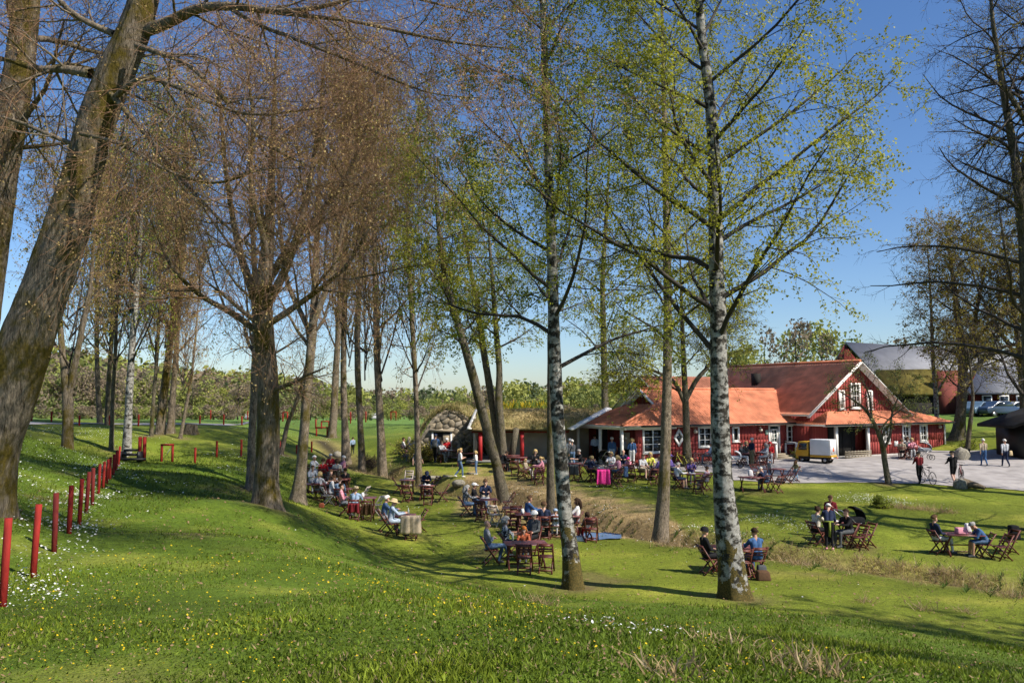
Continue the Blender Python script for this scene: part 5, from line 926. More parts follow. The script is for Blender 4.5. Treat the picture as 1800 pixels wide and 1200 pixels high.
def on_table(px, py, mb, name, m, label, cat, dx=0, dy=0):
    p = G(px, py) + (dx, dy, TZ); o = mb.build(name, m); o.location = p; return put(o, label, cat)
def bottle(): return MB().tube([(0, 0, 0), (0, 0, .15), (0, 0, .19), (0, 0, .24)], [.035, .035, .014, .013], 8)
def glass_(): return MB().tube([(0, 0, 0), (0, 0, .13)], [.03, .035], 8)
M_bottle = mat('pale bottle', (.62, .66, .60), .2, .05, 3.); M_china = mat('white china', (.75, .74, .72), .3, .05, 3.)
def tray(): return MB().box((0, 0, .01), (.36, .26, .02)).tube([(-.08, .02, .02), (-.08, .02, .07)], [.03, .04], 8).tube([(.09, .03, .02), (.09, .03, .035)], [.07, .085], 10)
# nearest table
table(924, 998, 8, 'nearest brown table, a bottle standing on it', True)
seat(862, 992, 12, 'sit_x', 'grey', 'denim', 'bald man in grey shirt and jeans at the nearest table', None, at='')
seat(893, 984, 12, 'sit_w', 'blouse', 'navy', 'grey-haired woman in patterned blouse at the nearest table', 'bob', at='', sleeves=False)
seat(921, 984, 265, 'sit_t', 'orange', 'brown', 'small ginger-haired child at the nearest table', 'bob', 'ginger', at='', size=.78)
seat(936, 972, 240, 'sit', 'dgrey', 'black', 'person in white cycle helmet behind the ginger child', None, at='', hat='helmet', hatc='white')
empty(922, 1007, 84, 'empty folding chair with its back to the camera, left of the front pair'); empty(960, 1006, 82, 'empty folding chair with its back to the camera, right of the front pair')
on_table(916, 994, bottle(), 'bottle', M_bottle, 'pale bottle on the nearest table beside the patterned blouse', 'bottle', -.25, .1)
# second row
table(935, 938, 5, 'table of the group by the blue blanket', True); table(990, 940, -4, 'table behind the slim birch trunk', True)
seat(928, 934, 25, 'sit_t', 'blue', 'grey', 'short-haired man in steel blue shirt by the milk jug', 'short', 'brown', at='')
seat(956, 947, 88, 'sit', 'navy', 'dgrey', 'person in navy hooded jacket seen from behind', 'short', 'brown', at=''); seat(976, 946, 92, 'sit', 'pblue', 'lgrey', 'child in pale blue jacket and blue cap', None, at='', size=.8, hat='cap', hatc='lblue')
seat(1011, 940, 170, 'sit_w', 'white', 'grey', 'long-haired woman in white behind the slim birch', 'long', 'dbrown', at=''); seat(1030, 950, 120, 'sit', 'dgrey', 'red', 'child in grey top and red trousers by the blanket', 'bob', 'dbrown', at='', size=.75)
empty(940, 950, 86, 'empty folding chair left of the navy hooded jacket'); empty(1040, 952, 80, 'empty folding chair right of the child in red trousers'); empty(906, 926, 95, 'empty folding chair beyond the ginger child, back turned')
on_table(935, 938, MB().tube([(0, 0, 0), (0, 0, .1), (0, 0, .2)], [.06, .07, .05], 10), 'jug', M_china, 'white jug on the table by the blue blanket', 'jug', -.35, -.1)
# by the leaning alder
table(858, 908, 10, 'brown table under the leaning alder'); table(900, 925, 0, 'bare table behind the ginger child')
seat(818, 908, 15, 'sit_t', 'speckle', 'denim', 'woman with long grey hair and patterned coat', 'long', at=''); seat(838, 903, 350, 'sit', 'black', 'denim', 'person in white cap and black coat', None, at='', hat='cap', hatc='white'); seat(853, 895, 275, 'sit_t', 'navy', 'beige', 'woman in navy top facing the camera under the leaning alder', 'bun', 'brown', at='')
empty(846, 915, 75, 'empty folding chair in front of the table under the leaning alder'); empty(893, 900, 190, 'empty folding chair leaning at the foot of the alder'); empty(871, 925, 60, 'empty pale sunlit folding chair beside the bare table', True); empty(899, 936, 95, 'empty folding chair in front of the bare table')
# couple with the draped jacket
table(712, 941, 6, 'table where the couple in hats reads, by the draped jacket'); seat(688, 943, 14, 'sit_t', 'checks', 'pblue', 'man in straw hat and pale checked shirt', None, at='', hat='sunhat', hatc='straw'); seat(676, 935, 20, 'sit_t', 'denim', 'grey', 'white-haired woman in denim waistcoat', 'short', 'whitehair', at='')
empty(722, 948, 95, 'folding chair hidden under the draped beige jacket'); empty(737, 934, 200, 'empty red-lit folding chair opposite the man in straw hat')
# crowded tables on the left
table(636, 904, 4, 'table with a white jug before the woman in pink', True); seat(604, 908, 10, 'sit_x', 'pink', 'grey', 'dark-haired woman in pink shirt and sunglasses', 'short', 'dbrown', at=''); seat(624, 914, 85, 'sit_t', 'lblue', 'khaki', 'person in lilac shirt and sun hat, back turned', None, at='', hat='sunhat', hatc='straw')
empty(646, 915, 88, 'empty folding chair right of the lilac shirt'); empty(662, 905, 160, 'empty pale folding chair at the end of the white jug table', True)
table(610, 886, 0, 'table with white cloth behind the woman in pink'); seat(582, 886, 10, 'sit_f', 'white', 'lgrey', 'woman in white sleeveless top behind the pink shirt', 'tail', 'brown', at='', sleeves=False); seat(598, 890, 85, 'sit', 'lblue', 'denim', 'person in sky blue shirt, back turned', 'short', 'brown', at=''); empty(575, 888, 30, 'empty pale folding chair at the far left tables', True); empty(638, 886, 170, 'empty pale folding chair with a white cloth behind the jug', True)
table(552, 878, 0, 'dark table half behind the leaning lime trunk', True); table(590, 868, 4, 'dark table of the man in dark tee', True)
seat(548, 866, 300, 'sit_t', 'lgrey', 'grey', 'grey-clad man at the dark table behind the lime trunk', 'short', 'brown', at=''); seat(560, 880, 70, 'sit_t', 'lgrey', 'grey', 'person in pale grey cardigan beside the lime trunk', 'bob', 'blond', at=''); seat(579, 874, 320, 'sit_t', 'black', 'black', 'man in dark tee with sunglasses, white shoes', 'short', 'brown', at='', sleeves=False, shoe='white'); seat(605, 870, 120, 'sit', 'black', 'black', 'person in black jacket turned away from the camera', 'short', 'dbrown', at='')
table(575, 850, 0, 'farthest crowded table left of the limes', True)
seat(550, 846, 330, 'sit_t', 'lgrey', 'lgrey', 'white-haired woman in pale coat at the farthest crowded table', 'short', 'whitehair', at=''); seat(569, 852, 80, 'sit', 'red', 'dgrey', 'dark-haired person in bright red top', 'short', 'dbrown', at=''); seat(581, 841, 275, 'sit_t', 'red', 'dgrey', 'white-haired person in red jacket', 'short', 'whitehair', at=''); seat(592, 852, 100, 'sit', 'cream', 'beige', 'brown-haired person in cream top beside the red jacket', 'bob', 'brown', at=''); seat(601, 845, 200, 'sit_w', 'pink', 'grey', 'white-haired woman in pale pink top', 'short', 'whitehair', at='')
# tables before the stone slab
table(716, 868, 0, 'brown table nearest the slim lime'); table(750, 879, -4, 'brown table of the man in navy cap'); seat(748, 868, 285, 'sit_b', 'navy', 'black', 'man in navy cap bent over his phone', None, at='', hat='cap', hatc='navy')
empty(699, 868, 5, 'empty folding chair at the left end before the stone slab'); empty(716, 882, 70, 'empty folding chair between the two tables before the slab'); empty(752, 888, 92, 'empty folding chair in front of the man in navy cap'); empty(779, 882, 185, 'empty folding chair right of the man in navy cap'); empty(718, 856, 268, 'empty pale folding chair facing the camera before the slab', True); empty(762, 868, 215, 'empty folding chair tilted behind the navy cap')
# upper lawn
table(944, 845, 4, 'table of the family in pink on the upper lawn'); seat(926, 838, 330, 'sit', 'beige', 'white', 'small blond child in beige jacket', 'bob', 'blond', at='', size=.72); seat(940, 832, 290, 'sit_t', 'black', 'black', 'woman in black behind the blond child', 'bob', 'blond', at=''); seat(953, 842, 190, 'sit_t', 'pink', 'pink', 'blond girl in bright pink top', 'tail', 'blond', at='', size=.9); empty(917, 842, 15, 'empty folding chair left of the blond child'); empty(948, 852, 100, 'empty folding chair in front of the girl in pink')
table(908, 826, 0, 'long dark table left of the leaning trunk', True); table(895, 822, 0, 'dark table at the foot of the upright alder', True); seat(880, 830, 20, 'sit_b', 'black', 'black', 'person in black slumped beside the alder stems', 'short', 'dbrown', at=''); empty(905, 836, 85, 'empty folding chair before the long dark table'); empty(930, 828, 180, 'empty folding chair at the end of the long dark table')
table(1056, 848, 3, 'table with the hot pink cardigan at its head', True); table(1010, 838, 0, 'table behind the slim birch on the upper lawn'); seat(1020, 832, 200, 'sit_t', 'black', 'dgrey', 'man in black vest on the upper lawn', 'short', 'greyhair', at='', sleeves=False); seat(1037, 846, 20, 'sit_c', 'navy', 'navy', 'curly blond woman in navy with chin in hand', 'curl', 'blond', at='')
empty(1014, 846, 60, 'folding chair with dark jacket left of the curly blond woman'); empty(1059, 855, 92, 'folding chair wearing the hot pink cardigan')
seat(1074, 838, 250, 'sit_w', 'white', 'dgrey', 'woman in white jumper beside the hot pink cardigan', 'bob', 'blond', at=''); seat(1088, 846, 150, 'sit_t', 'pink', 'denim', 'blond woman in pale pink shirt turned to the table', 'bob', 'blond', at=''); seat(1096, 832, 260, 'sit_t', 'navy', 'navy', 'bald man in navy leaning over the table', None, at=''); seat(1106, 838, 220, 'sit_t', 'pink', 'lgrey', 'child in hot pink cap', None, at='', size=.8, hat='cap', hatc='hotpink'); empty(1084, 856, 130, 'empty folding chair right of the hot pink cardigan')
table(1118, 840, 0, 'table between the pink cap and the grey tee', True); seat(1129, 842, 300, 'sit_f', 'lgrey', 'beige', 'man in grey tee and khaki shorts', 'short', 'brown', at='', sleeves=False, shorts=True); seat(1143, 838, 270, 'sit_t', 'yellow', 'dgrey', 'woman in yellow top with sunglasses', 'bob', 'blond', at=''); seat(1156, 846, 140, 'sit', 'purple', 'black', 'person in purple jacket with pink trim', 'short', 'brown', at=''); empty(1110, 848, 70, 'empty folding chair before the grey tee table'); empty(1148, 852, 100, 'empty folding chair before the yellow top')
table(1216, 858, 0, 'table behind the thick birch on the upper lawn', True); seat(1190, 860, 15, 'sit_t', 'white', 'navy', 'man in white shirt and shorts by the grey alder', 'short', 'greyhair', at='', shorts=True); seat(1215, 850, 268, 'sit_c', 'purple', 'dgrey', 'blond woman in violet top with hands at her face', 'bob', 'blond', at=''); seat(1240, 862, 130, 'sit', 'stripes', 'grey', 'boy in pink and white striped shirt', 'short', 'brown', at='', size=.9); seat(1182, 842, 330, 'sit', 'purple', 'dgrey', 'person in violet cap behind the grey alder', None, at='', hat='cap', hatc='purple'); empty(1228, 868, 95, 'empty folding chair in front of the violet top')
table(1322, 864, -2, 'table with paper bags right of the thick birch', True); seat(1346, 864, 110, 'sit_b', 'navy', 'denim', 'white-haired person in navy anorak leaning sideways', 'short', 'whitehair', at=''); empty(1366, 866, 120, 'empty folding chair right of the navy anorak')
table(1366, 848, 2, 'table at the edge of the gravel yard'); person(G(1353, 842), 20, 'stand', 'grey', 'denim', None, 'brown', 'small child in blue cap by the gravel edge table', .62, hat='cap', hatc='lblue'); empty(1330, 844, 300, 'empty folding chair left of the child in blue cap'); empty(1343, 838, 280, 'empty folding chair behind the child in blue cap'); empty(1384, 850, 175, 'empty folding chair at the gravel edge, nearer one'); empty(1396, 847, 185, 'empty folding chair at the gravel edge, farther one')
person(G(1399, 847), 20, 'walk', 'khaki', 'lblue', 'long', 'brown', 'long-haired child walking past the gravel edge chairs', .68)
# lower right
table(1290, 1006, 2, 'table of the two men behind the thick birch', True); seat(1246, 1010, 12, 'sit', 'black', 'black', 'man in black suit, white shirt and flat cap', None, at='', hat='beanie', hatc='black'); seat(1330, 1012, 100, 'sit_t', 'blue', 'blue', 'man in blue suit seated with his back turned', 'short', 'dbrown', at=''); empty(1306, 1016, 88, 'empty folding chair between birch and blue suit')
table(1466, 952, 4, 'table where the waitress in black serves'); seat(1436, 958, 25, 'sit_t', 'cream', 'black', 'dark-haired girl in white tee', 'bun', 'dbrown', at='', sleeves=False); person(G(1458, 966), 70, 'bend', 'navy', 'black', 'short', 'whitehair', 'waitress in black with yellow-green apron bow, bending forward', .97, sleeves=False, shoe='pink'); person(G(1461, 946), 255, 'stand_p', 'drk_red', 'black', 'short', 'brown', 'young person in dark red jacket behind the waitress', .93)
seat(1492, 962, 195, 'sit_t', 'black', 'dgrey', 'man in black jumper with sunglasses', 'short', 'dbrown', at=''); empty(1511, 966, 205, 'empty folding chair beside the man in black jumper'); empty(1524, 962, 200, 'empty folding chair at the far end beside the black pram')
table(1692, 976, -3, 'table with a pink bag on the shaded lawn', True); seat(1650, 974, 10, 'sit', 'navy', 'lgrey', 'man in navy sweater and pale trousers', 'short', 'brown', at=''); seat(1732, 980, 170, 'sit_b', 'blue', 'denim', 'man in blue jacket bowed over the table', 'short', 'greyhair', at='', shorts=True); empty(1762, 984, 185, 'empty folding chair behind the bowed man'); empty(1774, 974, 190, 'folding chair with a black backpack beside it')
# at the cellar
table(790, 812, 0, 'table before the cellar door', True); seat(775, 812, 320, 'sit_t', 'lgrey', 'grey', 'man in grey at the cellar door table', 'short', 'brown', at=''); seat(785, 806, 280, 'sit_t', 'red', 'white', 'person in red and white at the cellar door table', None, at='', hat='cap', hatc='white'); table(820, 818, 4, 'bare table between the cellar and the slab', True)
table(722, 802, 0, 'table at the grassy rise left of the cellar'); seat(712, 804, 20, 'sit', 'white', 'black', 'person in white left of the cellar bushes', 'short', 'dbrown', at=''); seat(728, 802, 190, 'sit_w', 'white', 'lgrey', 'woman in white by the cellar bushes', 'bob', 'blond', at=''); person(G(716, 812), 90, 'stand', 'pink', 'denim', 'short', 'brown', 'toddler in pale pink top by the cellar rise', .55)
person(G(765, 814), 85, 'walk', 'blue', 'black', 'short', 'dgrey', 'tall man in blue jacket with black rucksack', 1.06, bag='dgrey', hat='beanie', hatc='navy'); person(G(733, 838), 70, 'walk', 'dgrey', 'white', 'long', 'blond', 'blond girl in dark tee and white trousers on the slab', .95, sleeves=False, shoe='white'); person(G(808, 839), 20, 'walk_s', 'white', 'denim', 'tail', 'blond', 'blond girl in white tee and jeans stepping over the slab', .95, sleeves=False, shoe='white'); person(G(837, 834), 170, 'stand_b', 'white', 'denim', 'bob', 'blond', 'small blond child in white top on the slab', .78, shoe='white')
person(G(620, 799), 100, 'walk', 'lblue', 'black', 'short', 'dbrown', 'boy in light blue top climbing by the lime trunk', .72)
# the queue at the porch
QY = 816
for px, py, face, pose, top, bot, hr, hcl, kw, lab in [
    (1001, 822, 60, 'walk', 'white', 'grey', 'short', 'whitehair', {}, 'white-shirted person walking behind the slim birch'), (1006, 824, 100, 'walk', 'dgrey', 'denim', 'short', 'whitehair', {}, 'white-haired man in dark jumper and jeans walking to the porch'),
    (1046, 812, 100, 'stand_b', 'pblue', 'black', 'short', 'dbrown', {}, 'person in pale blue shirt at the head of the queue'), (1062, 810, 60, 'stand', 'dgrey', 'black', 'short', 'brown', {}, 'dark figure in the porch shade'),
    (1076, 818, 85, 'stand', 'blue', 'lblue', 'short', 'whitehair', {}, 'white-haired person in blue sweater and pale jeans'), (1084, 812, 80, 'stand', 'navy', 'navy', 'short', 'brown', {}, 'person in navy behind the blue sweater'), (1091, 816, 100, 'stand_h', 'drk_red', 'navy', None, 'black', dict(hat='cap', hatc='black', sleeves=False, shorts=True), 'person in dark red vest and black cap'),
    (1102, 818, 95, 'stand', 'grey', 'black', 'short', 'whitehair', {}, 'white-haired person in grey leather jacket'), (1111, 821, 75, 'stand_b', 'blue', 'white', 'bob', 'blond', {}, 'blond woman in blue top and white trousers'), (1120, 815, 120, 'stand', 'lgrey', 'black', 'short', 'brown', {}, 'person in grey behind the white trousers'), (1129, 818, 150, 'stand_b', 'lblue', 'pblue', 'bob', 'whitehair', {}, 'woman in denim dress carrying a bundle'),
    (1146, 816, 90, 'stand', 'orange', 'brown', 'bun', 'brown', dict(sleeves=False), 'woman in rust orange top by the boulder'), (1153, 815, 100, 'stand', 'white', 'grey', 'short', 'whitehair', {}, 'white-haired person in white by the porch window')]:
    person(G(px, py), face, pose, top, bot, hr, hcl, lab, **kw)
# along the red wall and in the yard
table(1222, 818, 4, 'small table against the red wall'); seat(1247, 816, 150, 'sit', 'pblue', 'grey', 'person in pale blue by the red wall, half behind the birch', 'short', 'greyhair', at=''); empty(1192, 815, 300, 'pale red folding chair by the diamond window')
table(1312, 818, 3, 'table under the wall lamp', True); seat(1302, 818, 330, 'sit_t', 'dgrey', 'white', 'person in black and white at the wall lamp table', 'short', 'brown', at=''); seat(1314, 814, 285, 'sit', 'black', 'black', 'blond woman in black at the wall lamp table', 'bob', 'blond', at=''); empty(1326, 820, 200, 'empty folding chair behind the standing man')
person(G(1322, 822), 20, 'stand', 'navy', 'khaki', 'short', 'whitehair', 'grey-haired man in navy tee standing by the wall table', 1.03, sleeves=False); table(1336, 816, 3, 'table between the standing man and the steps'); seat(1345, 818, 190, 'sit_w', 'lgrey', 'grey', 'woman in pale grey shawl near the steps', 'long', 'greyhair', at=''); seat(1354, 815, 250, 'sit', 'red', 'lgrey', 'person in red headscarf near the steps', 'bob', 'red', at='')
table(1600, 806, 30, 'table under the veranda windows', True); seat(1586, 808, 60, 'sit', 'beige', 'black', 'person in beige jacket under the veranda windows', 'short', 'brown', at=''); seat(1594, 804, 300, 'sit_t', 'dgrey', 'navy', 'dark-clad person beneath the middle veranda window', 'bob', 'brown', at=''); seat(1604, 806, 250, 'sit_w', 'pink', 'lgrey', 'woman in pale peach beneath the veranda windows', 'bob', 'blond', at='')
person(G(1617, 850), 82, 'push', 'drk_red', 'black', None, 'black', 'cyclist in dark red jersey walking a bicycle', 1.0, hat='helmet', hatc='black'); person(G(1677, 851), 88, 'push', 'black', 'black', None, 'black', 'cyclist in black and red jersey standing at a rock', 1.04, sleeves=True, shorts=True, hat='helmet', hatc='black')
person(G(1730, 819), 75, 'walk', 'beige', 'blue', 'short', 'whitehair', 'white-haired woman in beige waistcoat and blue trousers', .97); person(G(1768, 821), 80, 'walk', 'lgrey', 'navy', 'short', 'whitehair', 'white-haired woman in grey jacket with a paper bag', .98)
# ---------------------------------------------------------------- posts, gates, small things
M_post = mat('red painted post', (.27, .022, .016), .8, .5, 7., .3, 40, .2, stretch=(1, 1, .25)); M_post_shade = mat('red post with painted shade', (.15, .02, .017), .85, .4, 7., .3, 40, .2, stretch=(1, 1, .25))  # second post red is darkened to stand in for shade on some posts
def post_at(p, h, r, label, m=M_post, tilt=0., group='red posts'):
    mb = MB().tube([(0, 0, -.2), (tilt * h * .5, 0, h * .5), (tilt * h, 0, h)], [r, r, r * .98], 10); o = mb.build('post', m); o.location = [float(c) for c in p]; return put(o, label, 'post', group)
ords = ['nearest', 'second', 'third', 'fourth', 'fifth', 'sixth', 'seventh', 'eighth', 'ninth', 'tenth', 'eleventh', 'twelfth', 'thirteenth', 'fourteenth']
for k, (px, top, bot, m) in enumerate([(4, 910, 1066, 0), (57, 886, 1016, 0), (95, 866, 970, 1), (121, 853, 938, 0), (139, 841, 922, 0), (151, 829, 902, 1), (162, 822, 888, 1), (173, 815, 868, 0), (181, 811, 858, 0), (187, 807, 850, 0), (193, 803, 842, 0), (199, 798, 834, 0), (204, 791, 826, 0), (208, 784, 820, 0)]):
    p = G(px, bot); h = (at(px, top, p[1])[2] - p[2]); post_at(p, h, .044, 'red wooden post, %s in the row along the path' % ords[k], M_post_shade if m else M_post, (.03, .05, .0, .02)[k % 4], 'posts along the path')
for k, (px, top, bot) in enumerate([(55, 733, 748), (90, 731, 749), (139, 736, 754), (191, 740, 757), (243, 735, 755), (351, 736, 752), (393, 731, 750), (425, 731, 747), (381, 764, 792), (424, 764, 793), (343, 772, 799), (492, 768, 785), (522, 765, 781), (548, 758, 777), (555, 734, 750), (616, 725, 745), (643, 722, 741), (370, 720, 738), (435, 725, 741), (542, 720, 737)]):
    d = [62, 60, 55, 58, 60, 66, 66, 68, 47, 48, 44, 54, 55, 58, 70, 75, 78, 90, 85, 90][k]; a = at(px, bot, d); p = np.array([a[0], d, H(a[0], d)]); post_at(p, (bot - top) * d / F, .06, 'thin red marker post on the far lawn, %s from the left' % ['1st', '2nd', '3rd', '4th', '5th', '7th', '9th', '12th', '8th', '11th', '6th', '14th', '15th', '17th', '18th', '19th', '20th', '10th', '13th', '16th'][k], M_post, 0, 'marker posts on the far lawn')
def gate(px0, px1, top, bot, d, label, brace=True):
    a = at(px0, bot, d); b = at(px1, bot, d); t = thing('red_gate_frame', label, 'gate', (a[0], d, H(a[0], d))); w = b[0] - a[0]; h = (bot - top) * d / F
    for x in (0, w): MB().box((x, 0, h / 2 - .1), (.1, .1, h + .2)).build('post', M_post, t)
    MB().box((w / 2, 0, h), (w + .1, .11, .1)).build('crossbar', M_post, t)
    if brace: MB().tube([(.08, 0, .1), (w - .05, 0, h - .1)], .015, 6).build('brace', M_steel, t)
gate(284, 303, 775, 804, 44.5, 'red square gate frame with a thin brace on the grass'); gate(497, 505, 731, 747, 75, 'small dark gate frame on the far lawn', False); gate(565, 578, 742, 755, 70, 'red gate frame near the rising lime', False); gate(556, 575, 758, 773, 66, 'red gate frame left of the lime foot', False); gate(687, 696, 722, 737, 95, 'far red gate frame near the wood edge', False)
ST = thing('stile', 'small black wooden stile steps at the end of the posts', 'steps', G(226, 812)); 
for k in range(3): MB().box((.0 - .12 * (k - 1), .25 * k, .14 + .2 * k), (1.25 - .32 * k, .3, .1)).build('step', M_black, ST)
for s in (-.45, .45): MB().box((s, .3, .25), (.1, .7, .5)).build('side', M_black, ST)
for x in (-.1, .12): MB().box((x + .4, .5, .6), (.13, .13, 1.15)).build('post', M_post, ST)
sp = MB(); P_, R_ = trunk_mesh(sp, np.array([(0, 0, -.2), (0, 0, .25), (.05, 0, .62)]), [.5, .42, .36], 16, np.random.default_rng(8), .5, .1); sp.add(np.array([(math.cos(a) * .3, math.sin(a) * .3, .6 + .03 * math.sin(3 * a)) for a in np.arange(16) * math.pi / 8] + [(0, 0, .58)]), [], [[i, (i + 1) % 16, 16] for i in range(16)])
o = sp.build('tree_stump', M_lime, None, True); o.location = G(336, 762); put(o, 'dark old tree stump beside the thick mossy pair', 'stump')
def boulder(p, s, seed, label, m=None, flat=(1, 1, 1)):
    bm = bmesh.new(); bmesh.ops.create_icosphere(bm, subdivisions=3, radius=1); r = np.random.default_rng(seed); co = np.array([v.co for v in bm.verts]); n = noise2(co[:, 0] * 2 + seed, co[:, 1] * 2 + co[:, 2], seed, 3, 1.5)
    for v, k in zip(bm.verts, n): v.co = v.co * (1 + .22 * k)
    me = bpy.data.meshes.new('boulder'); bm.to_mesh(me); bm.free(); me.materials.append(m or M_stone); o = link('boulder', me); o.scale = np.array(flat) * s; o.location = [float(c) for c in np.array(p) + (0, 0, s * flat[2] * .35)]; return put(o, label, 'rock')
M_bould = mat('grey boulder', (.24, .22, .18), .95, .3, 4., .6, 16, .1, col2=(.36, .33, .26))
for k, (px, py, s, fl, lab) in enumerate([(1160, 826, .55, (1.5, 1, .9), 'big grey boulder between queue and tables'), (1138, 830, .35, (1.3, 1, .8), 'lower boulder in front of the rust orange top'), (594, 802, .28, (1.2, 1, .9), 'dark stone left of the lime with the child'), (1688, 858, .32, (1.2, .9, 1.2), 'rock at the feet of the black and red cyclist'), (1690, 808, .45, (1.1, .9, 1.3), 'standing rock at the edge of the yard'), (808, 852, .3, (1.4, 1, .7), 'stone beside the slab crossing'), (740, 806, .3, (1.3, 1, .7), 'stone by the cellar bushes'), (1008, 828, .2, (1, 1, .8), 'small stone at the lawn edge behind the birch')]):
    boulder(G(px, py), s, k + 1, lab, M_bould, fl)
sb = MB(); rr_ = np.random.default_rng(4)
ctr = G(770, 846); bt = thing('slab_bridge', 'long flat stone slab laid across the ditch', 'bridge', (ctr[0], ctr[1], .42))
for k, (x, y, w, dd, z) in enumerate([(-.7, 0, 1.7, .75, .0), (.95, .1, 1.5, .8, .04), (2.1, .35, 1.1, .7, .16)]):
    c = np.array([(x + math.cos(a) * w / 2 * rr_.uniform(.88, 1.05), y + math.sin(a) * dd / 2 * rr_.uniform(.85, 1.1), z) for a in np.arange(9) * 2 * math.pi / 9]); MB().prism(c, (0, 0, .16)).build('slab', M_bould, bt)
# fallen log with broken roots by the yard, and the log by the cellar
M_log = bark_mat('dead wood', (.06, .045, .03), (.25, .2, .14), (.1, .09, .03), .3)
def log(p0, p1, r0, r1, label, seed=1):
    mb = MB(); p0 = np.array(p0, float); p1 = np.array(p1, float); trunk_mesh(mb, [p0 - p0, (p1 - p0) * .5 + (0, 0, .06), p1 - p0], [r0, (r0 + r1) / 2, r1], 12, np.random.default_rng(seed), .2, .1); o = mb.build('fallen_log', M_log, None, True); o.location = p0; return put(o, label, 'log')
a = G(1694, 858); b = G(1722, 862); log(a + (0, 0, .25), b + (.3, 0, .12), .26, .1, 'dark fallen log lying behind the rock in the yard', 2)
a = at(812, 790, 53); b = at(840, 772, 52.6); log((a[0], 53, H(a[0], 53) + .3), b, .16, .12, 'fallen trunk leaning against the cellar wall', 3)
sp_ = G(808, 806); o = MB().tube([(0, 0, -.1), (.02, 0, .35), (-.02, 0, .75), (.0, 0, 1.05), (.02, 0, 1.25)], [.15, .13, .15, .1, .12], 10).build('stone_pillar', M_bould, None, True); o.location = sp_; put(o, 'carved stone pillar right of the cellar door', 'pillar')
sp_ = G(719, 797); o = MB().tube([(0, 0, -.1), (.0, 0, .4), (.0, 0, .9), (.0, 0, 1.15)], [.14, .12, .13, .08], 10).build('stone_pillar', M_bould, None, True); o.location = sp_; put(o, 'stone pillar left of the slim lime by the bushes', 'pillar')
# ---------------------------------------------------------------- bicycles, prams, cargo moped, cars
M_rub = mat('rubber', (.012, .012, .012), .8); M_chrome = mat('bare metal', (.45, .45, .45), .35, .1, 5., metal=.9)
def wheel_mesh(r, w, spokes=14):
    mb = MB(); a = np.linspace(0, 2 * math.pi, 29); mb.tube([(0, math.cos(t) * r, math.sin(t) * r) for t in a], w, 6, cap=False)
    for t in np.arange(spokes) * 2 * math.pi / spokes: mb.tube([(0, 0, 0), (0, math.cos(t) * r, math.sin(t) * r)], .003, 3)
    mb.tube([(-.04, 0, 0), (.04, 0, 0)], .02, 6); return mb.mesh('wheel', M_rub)
WH = wheel_mesh(.34, .02)
def bicycle(p, rz, label, col):
    t = thing('bicycle', label, 'bicycle', p, rz); m = cloth(col)
    for y in (-.52, .52): link('wheel', WH, t, (0, y, .36))
    MB().tube([(0, -.52, .36), (0, -.08, .30), (0, -.2, .78), (0, -.52, .36)], .014, 6).tube([(0, -.08, .30), (0, .36, .80)], .018, 6).tube([(0, -.18, .76), (0, .36, .86)], .016, 6).build('frame', m, t, True)
    MB().tube([(0, .34, .95), (0, .42, .6), (0, .52, .36)], .014, 6).build('fork', m, t); MB().tube([(-.27, .30, 1.0), (-.12, .38, 1.02), (.12, .38, 1.02), (.27, .30, 1.0)], .012, 6).build('handlebar', M_black, t); MB().box((0, -.24, .93), (.14, .26, .05)).tube([(0, -.2, .76), (0, -.23, .92)], .013, 6).build('saddle', M_black, t)
bicycle(G(1630, 851), math.radians(4), 'bicycle walked by the cyclist in dark red', 'dgrey'); bicycle(G(1690, 846), math.radians(-20), 'bicycle held by the cyclist in black and red', 'drk_red'); bicycle(G(1232, 826), math.radians(75), 'bicycle parked at the red wall with black bags', 'dgrey'); bicycle(G(1198, 824), math.radians(30), 'yellow-green bicycle leaning by the forked tree', 'yellow')
def pram(p, rz, label, col, s=1.):
    t = thing('pram', label, 'pram', p, rz); t.scale = (s,) * 3; m = cloth(col)
    w = wheel_mesh(.16, .022, 6)
    for x in (-.25, .25):
        for y in (-.36, .36): link('wheel', w, t, (x, y, .18))
    MB().tube([(-.25, -.36, .18), (-.22, .2, .75), (-.2, .62, 1.05)], .014, 6).tube([(.25, -.36, .18), (.22, .2, .75), (.2, .62, 1.05)], .014, 6).tube([(-.2, .62, 1.05), (.2, .62, 1.05)], .016, 6).tube([(-.25, .36, .18), (-.2, -.2, .6)], .014, 6).tube([(.25, .36, .18), (.2, -.2, .6)], .014, 6).build('frame', M_chrome, t)
    b = MB().box((0, 0, .66), (.42, .8, .26)).build('carrycot', m, t); md = b.modifiers.new('b', 'BEVEL'); md.width = .09; md.segments = 3
    mb = MB(); k = 12; V = []
    for i in range(7):
        t_ = i / 6 * 1.75 - .1
        for j in range(k): u = -1 + 2 * j / (k - 1); V.append((u * .22, -.02 - math.cos(t_) * .42 * math.sqrt(1 - .25 * u * u), .74 + math.sin(t_) * .40 * math.sqrt(1 - .35 * u * u)))
    mb.add(V, [[i * k + j, i * k + j + 1, (i + 1) * k + j + 1, (i + 1) * k + j] for i in range(6) for j in range(k - 1)]); h = mb.build('hood', m, t, True); md = h.modifiers.new('s', 'SOLIDIFY'); md.thickness = .02
pram(G(1063, 824), math.radians(200), 'black pram with hood up behind the curly blond woman', 'black'); pram(G(1499, 950), math.radians(110), 'black pram behind the man in black jumper', 'black', 1.1); pram(G(1626, 808), math.radians(80), 'grey pram under the last veranda window', 'grey'); pram(G(1292, 822), math.radians(70), 'white-wheeled pram by the wall lamp table', 'lgrey', .9)
